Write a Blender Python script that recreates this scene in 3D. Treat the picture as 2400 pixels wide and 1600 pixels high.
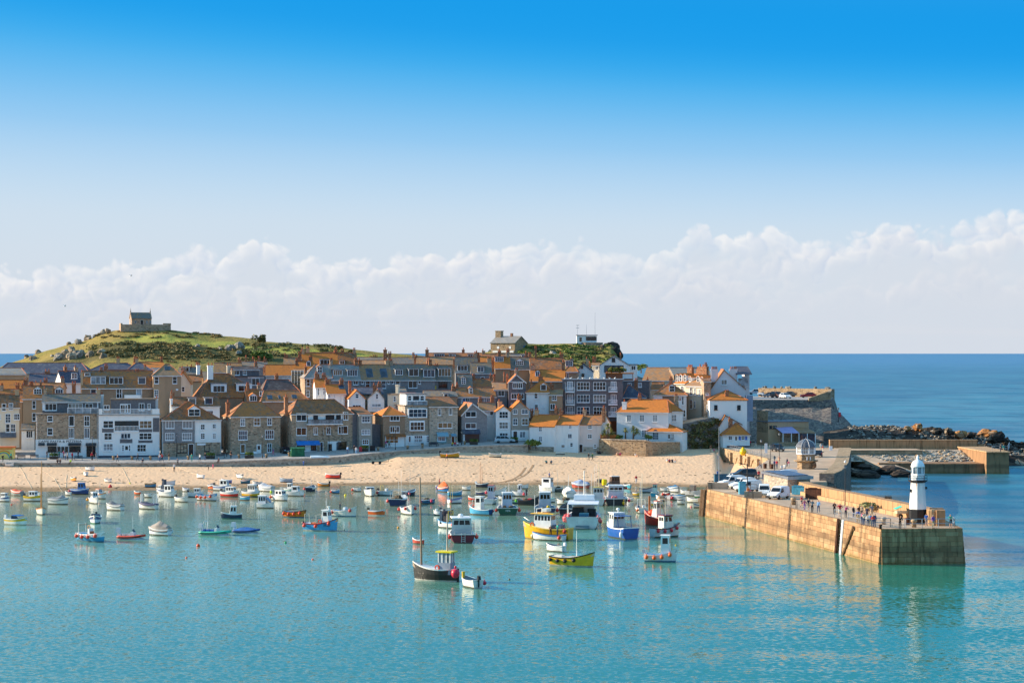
import bpy,bmesh,math,random
from mathutils import Vector,Matrix,noise as mnoise
R=math.radians
random.seed(7)
scene=bpy.context.scene
for o in list(bpy.data.objects):bpy.data.objects.remove(o)
COL=scene.collection
# ------------------------------------------------------------------ camera, sky, sun, exposure
F,CX,HY,CH=4850.0,1200.0,827.5,26.0
cam_data=bpy.data.cameras.new('camera');cam=bpy.data.objects.new('camera',cam_data);COL.objects.link(cam)
cam.location=(0,0,CH);cam.rotation_euler=(R(90),0,0)
cam_data.lens=F/2400*36;cam_data.sensor_width=36;cam_data.sensor_fit='HORIZONTAL'
cam_data.shift_y=(HY-800)/2400
cam_data.clip_start=1;cam_data.clip_end=300000
scene.camera=cam
vs=scene.view_settings
vs.view_transform='Standard';vs.look='None';vs.gamma=1;vs.use_curve_mapping=False
EXPO=0.95;vs.exposure=EXPO
scene.render.engine='CYCLES'
scene.cycles.max_bounces=6;scene.cycles.diffuse_bounces=3;scene.cycles.glossy_bounces=3
scene.cycles.transparent_max_bounces=6;scene.cycles.caustics_reflective=False;scene.cycles.caustics_refractive=False
SUN_EL,SUN_BACK=19.5,13.0
sd=Vector((-math.cos(R(SUN_EL))*math.cos(R(SUN_BACK)),math.cos(R(SUN_EL))*math.sin(R(SUN_BACK)),math.sin(R(SUN_EL))))
sun=bpy.data.lights.new('sun','SUN');sun.energy=4.7;sun.angle=R(0.5);sun.color=(1.0,0.85,0.64)
sun_o=bpy.data.objects.new('sun',sun);COL.objects.link(sun_o);sun_o.location=(-300,300,200)
sun_o.rotation_euler=(-sd).to_track_quat('-Z','Y').to_euler()
def lin(c):
 if isinstance(c,str):
  c=tuple(int(c[i:i+2],16) for i in(0,2,4))
 return tuple((v/255/12.92 if v/255<=.04045 else((v/255+.055)/1.055)**2.4) for v in c[:3])
def lin4(c,k=1.0):
 return tuple(v*k for v in lin(c))+(1,)
class NT:
 """Small helper that writes node trees as expressions."""
 def __init__(s,nt):s.nt=nt;s.n=nt.nodes;s.l=nt.links
 def put(s,sock,v):
  if isinstance(v,bpy.types.NodeSocket):s.l.new(v,sock)
  elif v is not None:
   if hasattr(sock.default_value,'__len__') and not hasattr(v,'__len__'):v=(v,)*len(sock.default_value)
   sock.default_value=v
 def math(s,op,a,b=None,c=None,clamp=False):
  m=s.n.new('ShaderNodeMath');m.operation=op;m.use_clamp=clamp
  s.put(m.inputs[0],a);s.put(m.inputs[1],b)
  if c is not None:s.put(m.inputs[2],c)
  return m.outputs[0]
 def add(s,a,b):return s.math('ADD',a,b)
 def sub(s,a,b):return s.math('SUBTRACT',a,b)
 def mul(s,a,b):return s.math('MULTIPLY',a,b)
 def step(s,v,lo,hi,smooth=True):
  m=s.n.new('ShaderNodeMapRange');m.interpolation_type='SMOOTHSTEP' if smooth else 'LINEAR';m.clamp=True
  s.put(m.inputs['Value'],v);s.put(m.inputs['From Min'],lo);s.put(m.inputs['From Max'],hi)
  m.inputs['To Min'].default_value=0;m.inputs['To Max'].default_value=1
  return m.outputs[0]
 def mix(s,f,a,b,blend='MIX'):
  m=s.n.new('ShaderNodeMix');m.data_type='RGBA';m.blend_type=blend;m.clamp_factor=True
  s.put(m.inputs[0],f);s.put(m.inputs[6],a);s.put(m.inputs[7],b)
  return m.outputs[2]
 def xyz(s,v):
  m=s.n.new('ShaderNodeSeparateXYZ');s.put(m.inputs[0],v);return m.outputs
 def vec(s,x,y,z):
  m=s.n.new('ShaderNodeCombineXYZ');s.put(m.inputs[0],x);s.put(m.inputs[1],y);s.put(m.inputs[2],z);return m.outputs[0]
 def scale(s,v,sc):
  m=s.n.new('ShaderNodeVectorMath');m.operation='MULTIPLY';s.put(m.inputs[0],v);m.inputs[1].default_value=sc;return m.outputs[0]
 def noise(s,v,sc=1,det=3,rough=.55,dist=0,col=False):
  m=s.n.new('ShaderNodeTexNoise');s.put(m.inputs['Vector'],v);m.inputs['Scale'].default_value=sc
  m.inputs['Detail'].default_value=det;m.inputs['Roughness'].default_value=rough;m.inputs['Distortion'].default_value=dist
  return m.outputs['Color' if col else 'Fac']
 def voro(s,v,sc=1,feature='F1',out='Distance',smooth=None,rnd=1):
  m=s.n.new('ShaderNodeTexVoronoi');m.feature=feature;s.put(m.inputs['Vector'],v);m.inputs['Scale'].default_value=sc
  m.inputs['Randomness'].default_value=rnd
  if smooth is not None and feature=='SMOOTH_F1':m.inputs['Smoothness'].default_value=smooth
  return m.outputs[out]
 def ramp(s,f,stops,interp='LINEAR'):
  m=s.n.new('ShaderNodeValToRGB');s.put(m.inputs[0],f);cr=m.color_ramp;cr.interpolation=interp
  while len(cr.elements)<len(stops):cr.elements.new(0.5)
  for e,(p,c) in zip(cr.elements,stops):e.position=p;e.color=tuple(c)+((1,) if len(c)==3 else())
  return m.outputs[0]
 def pos(s):return s.n.new('ShaderNodeNewGeometry').outputs['Position']
 def bump(s,h,strength=.3,dist=.1):
  m=s.n.new('ShaderNodeBump');m.inputs['Strength'].default_value=strength;m.inputs['Distance'].default_value=dist
  s.put(m.inputs['Height'],h);return m.outputs[0]
world=bpy.data.worlds.new('World');scene.world=world;world.use_nodes=True
world.cycles.sampling_method='MANUAL';world.cycles.sample_map_resolution=512
def build_world():
 nt=world.node_tree;nt.nodes.clear();g=NT(nt)
 sky=nt.nodes.new('ShaderNodeTexSky');sky.sky_type='NISHITA';sky.sun_disc=False
 sky.sun_elevation=R(SUN_EL);sky.sun_rotation=math.atan2(sd.x,sd.y);sky.altitude=20
 sky.air_density=1;sky.dust_density=.6;sky.ozone_density=3
 k=2**-EXPO
 d=nt.nodes.new('ShaderNodeTexCoord').outputs['Generated']
 x,y,z=g.xyz(d)
 el=g.math('ARCSINE',z);az=g.math('ARCTAN2',x,y)
 ela=g.math('ABSOLUTE',el)
 base=g.ramp(g.math('MULTIPLY',g.mul(ela,g.add(1,g.mul(x,.45))),1/0.8,clamp=True),[(0,lin4((207,215,227),k)),(.03,lin4((212,220,231),k)),(.075,lin4((208,224,238),k)),(.100,lin4((186,216,241),k)),(.125,lin4((152,203,242),k)),(.162,lin4((62,178,240),k)),(.192,lin4((0,155,235),k)),(.245,lin4((0,152,232),k)),(.5,lin4((110,184,240),k)),(1,lin4((140,196,240),k))],'B_SPLINE')  # upper sky, out of view, is brightened to lift shaded fronts
 nish=g.mix(1,sky.outputs[0],(.105,.105,.105,1),'MULTIPLY')
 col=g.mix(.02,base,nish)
 # cumulus banks along the horizon: (height of tops, swing, seed, ...); all share one field of puffs
 def tex2(kind,v,sc,det=2,col=False):
  m=nt.nodes.new('ShaderNodeTexNoise' if kind=='n' else 'ShaderNodeTexVoronoi')
  if kind=='n':m.noise_dimensions='2D';m.inputs['Detail'].default_value=det;m.inputs['Roughness'].default_value=.55
  else:m.voronoi_dimensions='2D';m.feature='F1'
  g.put(m.inputs['Vector'],v);m.inputs['Scale'].default_value=sc
  return m.outputs['Color' if col else('Fac' if kind=='n' else 'Distance')]
 wx,wy,wz=g.xyz(tex2('n',g.vec(az,el,0),55,3,True))
 px=g.add(az,g.mul(g.sub(wx,.5),.016));py=g.add(el,g.mul(g.sub(wy,.5),.016))
 def puffs(ox,oy):
  p=g.vec(g.add(px,ox),g.mul(g.add(py,oy),1.15),0)
  def dome(sc):d_=tex2('v',p,sc);return g.sub(.45,g.mul(d_,d_))
  return g.add(g.mul(dome(66),.0105),g.mul(dome(165),.0052))
 pf=puffs(0,0);rel=g.mul(g.sub(pf,puffs(-.0022,.0018)),120)
 def bank(col,h0,amp,seed,soft,topc,shade,alpha,low):
  v1=g.vec(g.add(az,seed),0,0)
  big=tex2('n',v1,9,1);med=tex2('n',v1,34,1)
  top=g.add(g.add(h0,g.mul(g.sub(big,.5),amp*2)),g.mul(g.sub(med,.5),amp*1.5))
  top=g.add(top,g.mul(g.math('SINE',az),.045))
  dens=g.add(g.sub(top,el),pf)
  m=g.step(dens,0,soft)
  lit=g.math('ADD',g.add(.34,rel),g.mul(g.step(dens,.014,0),.42),clamp=True)
  c=g.mix(lit,shade,topc)
  c=g.mix(g.step(dens,.003,.019),c,low)
  return g.mix(g.mul(g.mul(m,alpha),g.add(.5,g.mul(g.step(g.add(g.mul(big,.5),g.mul(wz,.5)),.38,.56),.5))),col,c)
 lowc=lin4((215,222,232),k)
 col=bank(col,.0470,.0140,3.31,.0038,lin4((250,248,247),k),lin4((200,213,233),k),.74,lowc)
 col=bank(col,.0410,.0130,8.07,.0050,lin4((246,244,244),k),lin4((202,212,230),k),.62,lowc)
 col=bank(col,.0270,.0120,1.77,.0080,lin4((238,236,238),k),lin4((204,212,227),k),.5,lin4((211,218,229),k))
 wis=tex2('n',g.vec(g.mul(az,5),g.mul(el,70),0),1,2)
 col=g.mix(g.mul(g.step(wis,.5,.75),g.mul(g.step(ela,.05,.0),.2)),col,lin4((228,227,230),k))
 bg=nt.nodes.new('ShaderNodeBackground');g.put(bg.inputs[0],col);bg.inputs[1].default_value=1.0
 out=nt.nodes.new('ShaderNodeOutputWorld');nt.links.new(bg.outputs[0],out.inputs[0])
build_world()
# ------------------------------------------------------------------ helpers
def Pz(px,py,z):
 """World point on the horizontal plane z seen at photo pixel (px, py)."""
 Y=(CH-z)*F/(py-HY);return Vector(((px-CX)/F*Y,Y,z))
def Py(px,py,Y):
 return Vector(((px-CX)/F*Y,Y,CH-(py-HY)/F*Y))
def tag(o,label=None,cat=None,group=None,kind=None):
 if label:o['label']=label
 if cat:o['category']=cat
 if group:o['group']=group
 if kind:o['kind']=kind
 return o
def empty(name,loc=(0,0,0),rz=0,**k):
 o=bpy.data.objects.new(name,None);COL.objects.link(o);o.location=loc;o.rotation_euler=(0,0,rz);o.empty_display_size=.2
 return tag(o,**k)
class MB:
 """Collects faces; build() links them as one mesh object."""
 def __init__(s):s.v=[];s.f=[];s.m=[];s.mi=0;s.sm=[]
 def face(s,pts,mi=None):
  b=len(s.v);s.v+=[tuple(p) for p in pts];s.f.append(tuple(range(b,b+len(pts))));s.m.append(s.mi if mi is None else mi)
 def verts(s,pts):b=len(s.v);s.v+=[tuple(p) for p in pts];return b
 def idx(s,f,mi=None):s.f.append(tuple(f));s.m.append(s.mi if mi is None else mi)
 def box(s,x0,x1,y0,y1,z0,z1,mi=None,tx=0,ty=0):
  """tx, ty: how much the top is drawn in on each side."""
  b=s.verts([(x0,y0,z0),(x1,y0,z0),(x1,y1,z0),(x0,y1,z0),(x0+tx,y0+ty,z1),(x1-tx,y0+ty,z1),(x1-tx,y1-ty,z1),(x0+tx,y1-ty,z1)])
  for f in((0,3,2,1),(4,5,6,7),(0,1,5,4),(1,2,6,5),(2,3,7,6),(3,0,4,7)):s.idx([b+i for i in f],mi)
  return s
 def slab(s,pts,th,mi=None):
  """A flat polygon given a thickness downwards along its normal."""
  P=[Vector(p) for p in pts];n=Vector((0,0,0))
  for i in range(len(P)):
   a,c=P[i],P[(i+1)%len(P)]
   n+=Vector(((a.y-c.y)*(a.z+c.z),(a.z-c.z)*(a.x+c.x),(a.x-c.x)*(a.y+c.y)))
  n.normalize()
  if n.z<0:P=P[::-1];n=-n
  Q=[p-n*th for p in P];k=len(P);b=s.verts(P+Q)
  s.idx([b+i for i in range(k)],mi);s.idx([b+k+i for i in reversed(range(k))],mi)
  for i in range(k):j=(i+1)%k;s.idx([b+i,b+k+i,b+k+j,b+j],mi)
  return s
 def prism(s,poly,z0,z1,mi=None,top=True,bottom=True,k=1.0):
  """poly: list of (x, y); k scales the top about the centroid."""
  n=len(poly);cx=sum(p[0] for p in poly)/n;cy=sum(p[1] for p in poly)/n
  a=sum(poly[i][0]*poly[(i+1)%n][1]-poly[(i+1)%n][0]*poly[i][1] for i in range(n))
  if a<0:poly=poly[::-1]
  b=s.verts([(p[0],p[1],z0) for p in poly]+[(cx+(p[0]-cx)*k,cy+(p[1]-cy)*k,z1) for p in poly])
  for i in range(n):j=(i+1)%n;s.idx([b+i,b+j,b+n+j,b+n+i],mi)
  if top:s.idx([b+n+i for i in range(n)],mi)
  if bottom:s.idx([b+i for i in reversed(range(n))],mi)
  return s
 def tube(s,pts,r,n=5,mi=None,caps=True,r2=None):
  P=[Vector(p) for p in pts];rings=[]
  for i,p in enumerate(P):
   t=(P[min(i+1,len(P)-1)]-P[max(i-1,0)]).normalized()
   u=t.cross(Vector((0,0,1)) if abs(t.z)<.95 else Vector((1,0,0))).normalized();w=t.cross(u)
   rr=r if r2 is None else r+(r2-r)*i/max(1,len(P)-1)
   if isinstance(r,(list,tuple)):rr=r[i]
   rings.append(s.verts([p+(u*math.cos(2*math.pi*k/n)+w*math.sin(2*math.pi*k/n))*rr for k in range(n)]))
  for a,b in zip(rings,rings[1:]):
   for k in range(n):j=(k+1)%n;s.idx([a+k,b+k,b+j,a+j],mi)
  if caps:s.idx([rings[0]+k for k in range(n)],mi);s.idx([rings[-1]+k for k in reversed(range(n))],mi)
  return s
 def lathe(s,prof,n=12,c=(0,0),mi=None,ph=0,z0=0):
  """prof: list of (radius, z)."""
  rings=[s.verts([(c[0]+max(r,.0005)*math.cos(2*math.pi*k/n+ph),c[1]+max(r,.0005)*math.sin(2*math.pi*k/n+ph),z0+z) for k in range(n)]) for r,z in prof]
  for a,b in zip(rings,rings[1:]):
   for k in range(n):j=(k+1)%n;s.idx([a+k,a+j,b+j,b+k],mi)
  s.idx([rings[0]+k for k in reversed(range(n))],mi);s.idx([rings[-1]+k for k in range(n)],mi)
  return s
 def ball(s,c,r,n=8,m=5,mi=None,sz=1,fn=None):
  c=Vector(c);rings=[]
  for i in range(m+1):
   th=math.pi*i/m;ring=[]
   for k in range(n):
    q=Vector((math.sin(th)*math.cos(2*math.pi*k/n),math.sin(th)*math.sin(2*math.pi*k/n),-math.cos(th)))
    rr=r*(fn(q) if fn else 1);ring.append(c+Vector((q.x*rr,q.y*rr,q.z*rr*sz)))
   rings.append(s.verts(ring))
  for a,b in zip(rings,rings[1:]):
   for k in range(n):j=(k+1)%n;s.idx([a+k,a+j,b+j,b+k],mi)
  return s
 def mesh(s,name,mats,smooth=False):
  me=bpy.data.meshes.new(name);me.from_pydata(s.v,[],s.f);me.update()
  for m in(mats if isinstance(mats,(list,tuple)) else[mats]):me.materials.append(m)
  me.polygons.foreach_set('material_index',s.m)
  if smooth:me.polygons.foreach_set('use_smooth',[True]*len(s.f))
  return me
 def build(s,name,mats,parent=None,smooth=False,loc=None,rz=None,**k):
  o=bpy.data.objects.new(name,s.mesh(name,mats,smooth));COL.objects.link(o);o.parent=parent
  if loc is not None:o.location=loc
  if rz is not None:o.rotation_euler=(0,0,rz)
  return tag(o,**k)
def link(name,me,parent=None,loc=(0,0,0),rot=(0,0,0),sc=(1,1,1),**k):
 o=bpy.data.objects.new(name,me);COL.objects.link(o);o.parent=parent;o.location=loc;o.rotation_euler=rot;o.scale=sc
 return tag(o,**k)
def copy_tree(o,parent=None):
 c=o.copy();COL.objects.link(c);c.parent=parent
 for ch in list(o.children):copy_tree(ch,c)
 return c
def text_mesh(body,size,depth=.01,align='CENTER'):
 cu=bpy.data.curves.new('text','FONT');cu.body=body;cu.size=size;cu.extrude=depth;cu.align_x=align;cu.resolution_u=2
 ob=bpy.data.objects.new('text',cu);COL.objects.link(ob)
 dg=bpy.context.evaluated_depsgraph_get();me=bpy.data.meshes.new_from_object(ob.evaluated_get(dg))
 bpy.data.objects.remove(ob);return me
 # ------------------------------------------------------------------ materials
MC={}
def new_mat(name):
 m=bpy.data.materials.new(name);m.use_nodes=True
 return m,NT(m.node_tree),m.node_tree.nodes['Principled BSDF']
def plain(name,c,rough=.55,var=.12,sc=1.5,metal=0,spec=.4,bump=0,bsc=8):
 """Paint, plastic, cloth: a colour with light uneven wear."""
 if name in MC:return MC[name]
 m,g,b=new_mat(name);p=g.pos()
 n=g.noise(p,sc,3)
 c=lin(c);dark=tuple(v*(1-var) for v in c)+(1,);lt=tuple(min(1,v*(1+var*.6)) for v in c)+(1,)
 g.put(b.inputs['Base Color'],g.mix(g.step(n,.35,.68),dark,lt))
 b.inputs['Roughness'].default_value=rough;b.inputs['Metallic'].default_value=metal;b.inputs['Specular IOR Level'].default_value=spec
 if bump:g.put(b.inputs['Normal'],g.bump(g.noise(p,bsc,3),bump,.1))
 MC[name]=m;return m
def paint(c,rough=.4):
 """A painted colour given as hex."""
 return plain('paint_'+c,c,rough,.10,.9)
def hull_paint(c):
 """Boat paint: streaks run down from the rail, dull patches, weed and scum near the waterline."""
 n_='hull_'+c
 if n_ in MC:return MC[n_]
 m,g,b=new_mat(n_);p=g.pos();x,y,z=g.xyz(p);cc=lin(c)
 st=g.noise(g.vec(g.mul(x,2.6),g.mul(y,2.6),g.mul(z,.35)),1,4,.65);n2=g.noise(p,1.1,3)
 col=g.mix(g.step(n2,.35,.7),tuple(v*.82 for v in cc)+(1,),cc+(1,));col=g.mix(g.mul(g.step(st,.56,.74),.3),col,tuple(v*.5+.03 for v in cc)+(1,))
 col=g.mix(g.mul(g.step(g.add(z,g.mul(g.sub(st,.5),.5)),.24,.06),.55),col,lin4((104,96,70)))
 g.put(b.inputs['Base Color'],col);g.put(b.inputs['Roughness'],g.add(.28,g.mul(st,.3)));MC[n_]=m;return m
def render_wall(name,c,dirt=.22):
 if name in MC:return MC[name]
 m,g,b=new_mat(name);p=g.pos();x,y,z=g.xyz(p)
 st=g.noise(g.vec(g.mul(x,1.6),g.mul(y,1.6),g.mul(z,.22)),1,4)
 n2=g.noise(p,.45,3)
 c=lin(c);f=g.mul(g.step(g.add(g.mul(st,.6),g.mul(n2,.4)),.48,.72),dirt)
 g.put(b.inputs['Base Color'],g.mix(f,c+(1,),tuple(v*.45 for v in c)+(1,)))
 b.inputs['Roughness'].default_value=.8;b.inputs['Specular IOR Level'].default_value=.2
 g.put(b.inputs['Normal'],g.bump(g.noise(p,3,3),.15,.06))
 MC[name]=m;return m
def rubble(name,c1,c2,mortar,sc=2.2,bump=.5):
 """Uneven stone: cells of differing tone with sunk joints."""
 if name in MC:return MC[name]
 m,g,b=new_mat(name);p=g.pos();q=g.scale(p,(1,1,1.7))
 w=g.noise(p,1.2,2,col=True)
 mixv=m.node_tree.nodes.new('ShaderNodeVectorMath');mixv.operation='MULTIPLY_ADD';g.put(mixv.inputs[0],w);mixv.inputs[1].default_value=(.35,)*3;g.put(mixv.inputs[2],q)
 v=mixv.outputs[0]
 cell=g.voro(v,sc,'F1','Color');cr,cg,cb=g.xyz(cell)
 edge=g.voro(v,sc,'DISTANCE_TO_EDGE')
 big=g.noise(p,.25,3)
 col=g.mix(cr,lin4(c1),lin4(c2))
 col=g.mix(g.mul(g.step(cg,.72,.95),.55),col,lin4((40,34,30)))
 col=g.mix(g.mul(g.step(cb,.75,.95),.45),col,lin4((196,176,150)))
 col=g.mix(g.mul(g.step(big,.5,.7),.3),col,lin4(c1,.6))
 col=g.mix(g.step(edge,.07,.0),col,lin4(mortar))
 g.put(b.inputs['Base Color'],col);b.inputs['Roughness'].default_value=.85;b.inputs['Specular IOR Level'].default_value=.2
 g.put(b.inputs['Normal'],g.bump(g.step(edge,0,.12),bump,.12))
 MC[name]=m;return m
def slate_hung(name,c1,c2,sc=1.0):
 """Hung slates: level courses with tone differing slate by slate."""
 if name in MC:return MC[name]
 m,g,b=new_mat(name);p=g.pos();x,y,z=g.xyz(p)
 u=g.add(g.mul(x,1),g.mul(y,.6))
 row=g.math('FLOOR',g.mul(z,4.2*sc))
 cellu=g.math('FLOOR',g.add(g.mul(u,3.2*sc),g.mul(row,.5)))
 wn=m.node_tree.nodes.new('ShaderNodeTexWhiteNoise');g.put(wn.inputs['Vector'],g.vec(cellu,row,0))
 fz=g.math('FRACT',g.mul(z,4.2*sc))
 big=g.noise(p,.35,3)
 col=g.mix(g.add(g.mul(wn.outputs['Value'],.6),g.mul(big,.4)),lin4(c1),lin4(c2))
 col=g.mix(g.mul(g.step(fz,.14,.0),.5),col,lin4((28,28,30)))
 g.put(b.inputs['Base Color'],col);b.inputs['Roughness'].default_value=.6;b.inputs['Specular IOR Level'].default_value=.35
 g.put(b.inputs['Normal'],g.bump(fz,.25,.05))
 MC[name]=m;return m
def roof_mat(name,base,lichen,amt,base2=None):
 """Slates overgrown with lichen: amt 0..1 says how much of the roof is orange."""
 if name in MC:return MC[name]
 m,g,b=new_mat(name);p=g.pos();x,y,z=g.xyz(p)
 row=g.math('FLOOR',g.mul(z,5.5));u=g.add(x,g.mul(y,.8))
 wn=m.node_tree.nodes.new('ShaderNodeTexWhiteNoise');g.put(wn.inputs['Vector'],g.vec(g.math('FLOOR',g.add(g.mul(u,2.6),g.mul(row,.5))),row,0))
 n1=g.noise(p,.28,3);n2=g.noise(p,1.7,4,.65);n3=g.noise(g.vec(g.mul(x,1.2),g.mul(y,1.2),g.mul(z,.3)),.8,3)
 c=g.mix(wn.outputs['Value'],lin4(base,.8),lin4(base2 or base,1.15))
 c=g.mix(g.mul(g.step(n3,.5,.7),.35),c,lin4((150,146,140)))
 f=g.add(g.add(g.mul(n1,.45),g.mul(n2,.35)),g.mul(wn.outputs['Value'],.2))
 t=.78-.62*amt
 lf=g.mul(g.step(f,t-.07,t+.12),min(1,.35+amt))
 lc=g.mix(n2,lin4(lichen,.62),lin4(lichen,1.15))
 g.put(b.inputs['Base Color'],g.mix(lf,c,lc))
 b.inputs['Roughness'].default_value=.75;b.inputs['Specular IOR Level'].default_value=.25
 g.put(b.inputs['Normal'],g.bump(g.add(g.math('FRACT',g.mul(z,5.5)),n2),.3,.05))
 MC[name]=m;return m
def glass(name,c,rough=.06):
 if name in MC:return MC[name]
 m,g,b=new_mat(name);n=g.noise(g.pos(),.9,2)
 g.put(b.inputs['Base Color'],g.mix(g.step(n,.35,.65),lin4(c,.5),lin4(c,1.3)))
 b.inputs['Roughness'].default_value=rough;b.inputs['Specular IOR Level'].default_value=.5
 MC[name]=m;return m
W_=render_wall('white_render',(244,242,238));W_DIM=render_wall('grey_white_render',(228,225,222),.25)
CREAM=render_wall('cream_render',(236,220,194),.25);PINK=render_wall('pinkish_render',(230,214,206),.3)
LILAC=render_wall('pale_lilac_render',(232,222,222),.12);GREYR=render_wall('grey_render',(168,164,160),.3)
BROWNR=render_wall('brown_render',(182,150,120),.3);TANR=render_wall('tan_render',(200,166,130),.3)
STONE=rubble('brown_rubble',(164,138,114),(204,176,148),(172,152,132));STONE2=rubble('grey_rubble',(172,158,142),(206,190,170),(182,170,156))
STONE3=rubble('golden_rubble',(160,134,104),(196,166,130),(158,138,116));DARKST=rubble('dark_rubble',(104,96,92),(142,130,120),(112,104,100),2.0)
SLATE=slate_hung('grey_hung_slate',(124,123,126),(156,153,153));SLATE2=slate_hung('dark_hung_slate',(92,91,96),(124,121,124));SLATE3=slate_hung('brown_hung_slate',(138,114,92),(170,142,116))
SLATE4=slate_hung('warm_grey_hung_slate',(154,145,134),(186,175,161))
LI=(212,126,54)
RG=roof_mat('grey_slate_roof',(122,117,112),(168,128,80),.42);RGL=roof_mat('pale_slate_roof',(146,142,138),(172,138,92),.36)
RD=roof_mat('dark_slate_roof',(78,82,98),(128,106,82),.15);RK=roof_mat('near_black_roof',(84,74,74),(116,88,70),.15)
RB=roof_mat('brown_lichen_roof',(126,94,70),(184,112,58),.5);RO=roof_mat('orange_lichen_roof',(146,98,64),LI,.72)
RM=roof_mat('mixed_lichen_roof',(128,108,92),(196,122,60),.55);RT=roof_mat('tan_slate_roof',(156,124,96),(194,132,74),.45)
RIDGE=plain('terracotta_ridge',(186,112,78),.8,.3,2);POT=plain('terracotta_pot',(178,96,62),.8,.3,3);LEAD=plain('lead',(120,124,132),.6,.2)
WHITE=plain('white_paint',(246,246,246),.45,.05);FASC=plain('white_gutter',(222,220,218),.5,.15,.8)
BLK=plain('black_paint',(30,30,34),.45,.2);STEEL=plain('galvanised_steel',(176,178,182),.4,.15,2,.6);DKSTEEL=plain('dark_iron',(58,56,56),.6,.3,3)
GL=[glass('dark_pane',(26,30,38)),glass('blue_pane',(52,66,84)),glass('curtained_pane',(128,122,116)),glass('warm_pane',(120,92,66)),glass('pale_pane',(132,142,152))]
BRICKC=rubble('chimney_brick',(150,96,66),(176,116,80),(150,120,100),3.5,.3)
WOOD=plain('weathered_wood',(132,100,72),.7,.35,3,bump=.2);RUST=plain('rusty_steel',(96,58,40),.8,.4,3)
# ------------------------------------------------------------------ sea
def water_material():
 m,g,b=new_mat('harbour_water');p=g.pos();x,y,z=g.xyz(p)
 big=g.noise(g.vec(g.mul(x,.012),g.mul(y,.02),0),1,3)
 yy=g.add(y,g.mul(g.sub(big,.5),60))
 turq=g.mix(g.step(g.add(x,g.mul(y,-.12)),-70,40),lin4((110,156,142)),lin4((36,128,106)))
 turq=g.mix(g.mul(g.step(big,.35,.7),.35),turq,lin4((32,110,98)))
 turq=g.mix(g.mul(g.step(yy,250,165),.55),turq,lin4((40,110,98)))
 sandy=g.step(yy,300,388)
 inner=g.mix(g.mul(sandy,.8),turq,lin4((150,146,118)))
 out1=g.mix(g.step(big,.35,.65),lin4((34,88,108)),lin4((54,112,128)))
 patch=g.noise(g.vec(g.mul(x,.004),g.mul(y,.0016),4),1,3)
 out1=g.mix(g.mul(g.step(patch,.45,.6),.45),out1,lin4((72,138,148)))
 chop_shade=g.noise(g.vec(g.mul(x,.05),g.mul(y,.022),8),1,4,.65)
 out1=g.mix(g.mul(g.step(chop_shade,.45,.62),.5),out1,lin4((20,62,84)))  # dark sides of waves painted into the base colour
 far=g.mix(g.step(y,900,7000),out1,lin4((68,116,148)))
 # the open sea: right of the pier and beyond the town
 outer=g.math('MAXIMUM',g.step(y,520,620),g.step(g.add(x,g.mul(g.sub(y,255),-.06)),52,74))
 g.put(b.inputs['Base Color'],g.mix(outer,inner,far))
 b.inputs['IOR'].default_value=1.33;b.inputs['Specular IOR Level'].default_value=.3
 rough=g.math('MAXIMUM',g.step(yy,310,190),outer)
 def slopes(sx,sy,seed,det=2):
  m2=m.node_tree.nodes.new('ShaderNodeTexNoise');m2.noise_dimensions='2D';m2.inputs['Scale'].default_value=1;m2.inputs['Detail'].default_value=det;m2.inputs['Roughness'].default_value=.6
  g.put(m2.inputs['Vector'],g.vec(g.add(g.mul(x,sx),seed),g.add(g.mul(y,sy),g.mul(x,sy*.12)),0));return g.xyz(m2.outputs['Color'])
 a1=slopes(1.5,2.3,3);a2=slopes(.3,.62,31);a3=slopes(.018,.09,77,2)
 k1=g.add(.055,g.mul(rough,.12));k2=g.add(.022,g.mul(rough,.04));k3=g.add(g.add(.008,g.mul(g.step(g.add(x,g.mul(y,-.1)),-60,40),.085)),g.mul(outer,.22))
 def tot(i):return g.add(g.add(g.mul(g.sub(a1[i],.5),k1),g.mul(g.sub(a2[i],.5),k2)),g.mul(g.sub(a3[i],.5),k3))
 nv=m.node_tree.nodes.new('ShaderNodeVectorMath');nv.operation='NORMALIZE';g.put(nv.inputs[0],g.vec(tot(0),g.mul(tot(1),1.6),1))
 g.put(b.inputs['Normal'],nv.outputs[0]);g.put(b.inputs['Roughness'],g.add(.09,g.mul(outer,.19)))
 return m
WATER=water_material()
S=MB();E=120000.0
S.face([(-E,-200,0),(E,-200,0),(E,E,0),(-E,E,0)])
S.build('sea',WATER,kind='structure')
def interp(tab,x,k=1):
 if x<=tab[0][0]:return tab[0][k]
 for a,b in zip(tab,tab[1:]):
  if x<=b[0]:t=(x-a[0])/(b[0]-a[0]);return a[k]+(b[k]-a[k])*t
 return tab[-1][k]
def fbm(x,y,z=0,o=3):
 v,a=0,1
 for i in range(o):v+=a*mnoise.noise(Vector((x,y,z+i*7.3)));x*=2.03;y*=2.03;a*=.5
 return v
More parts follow.
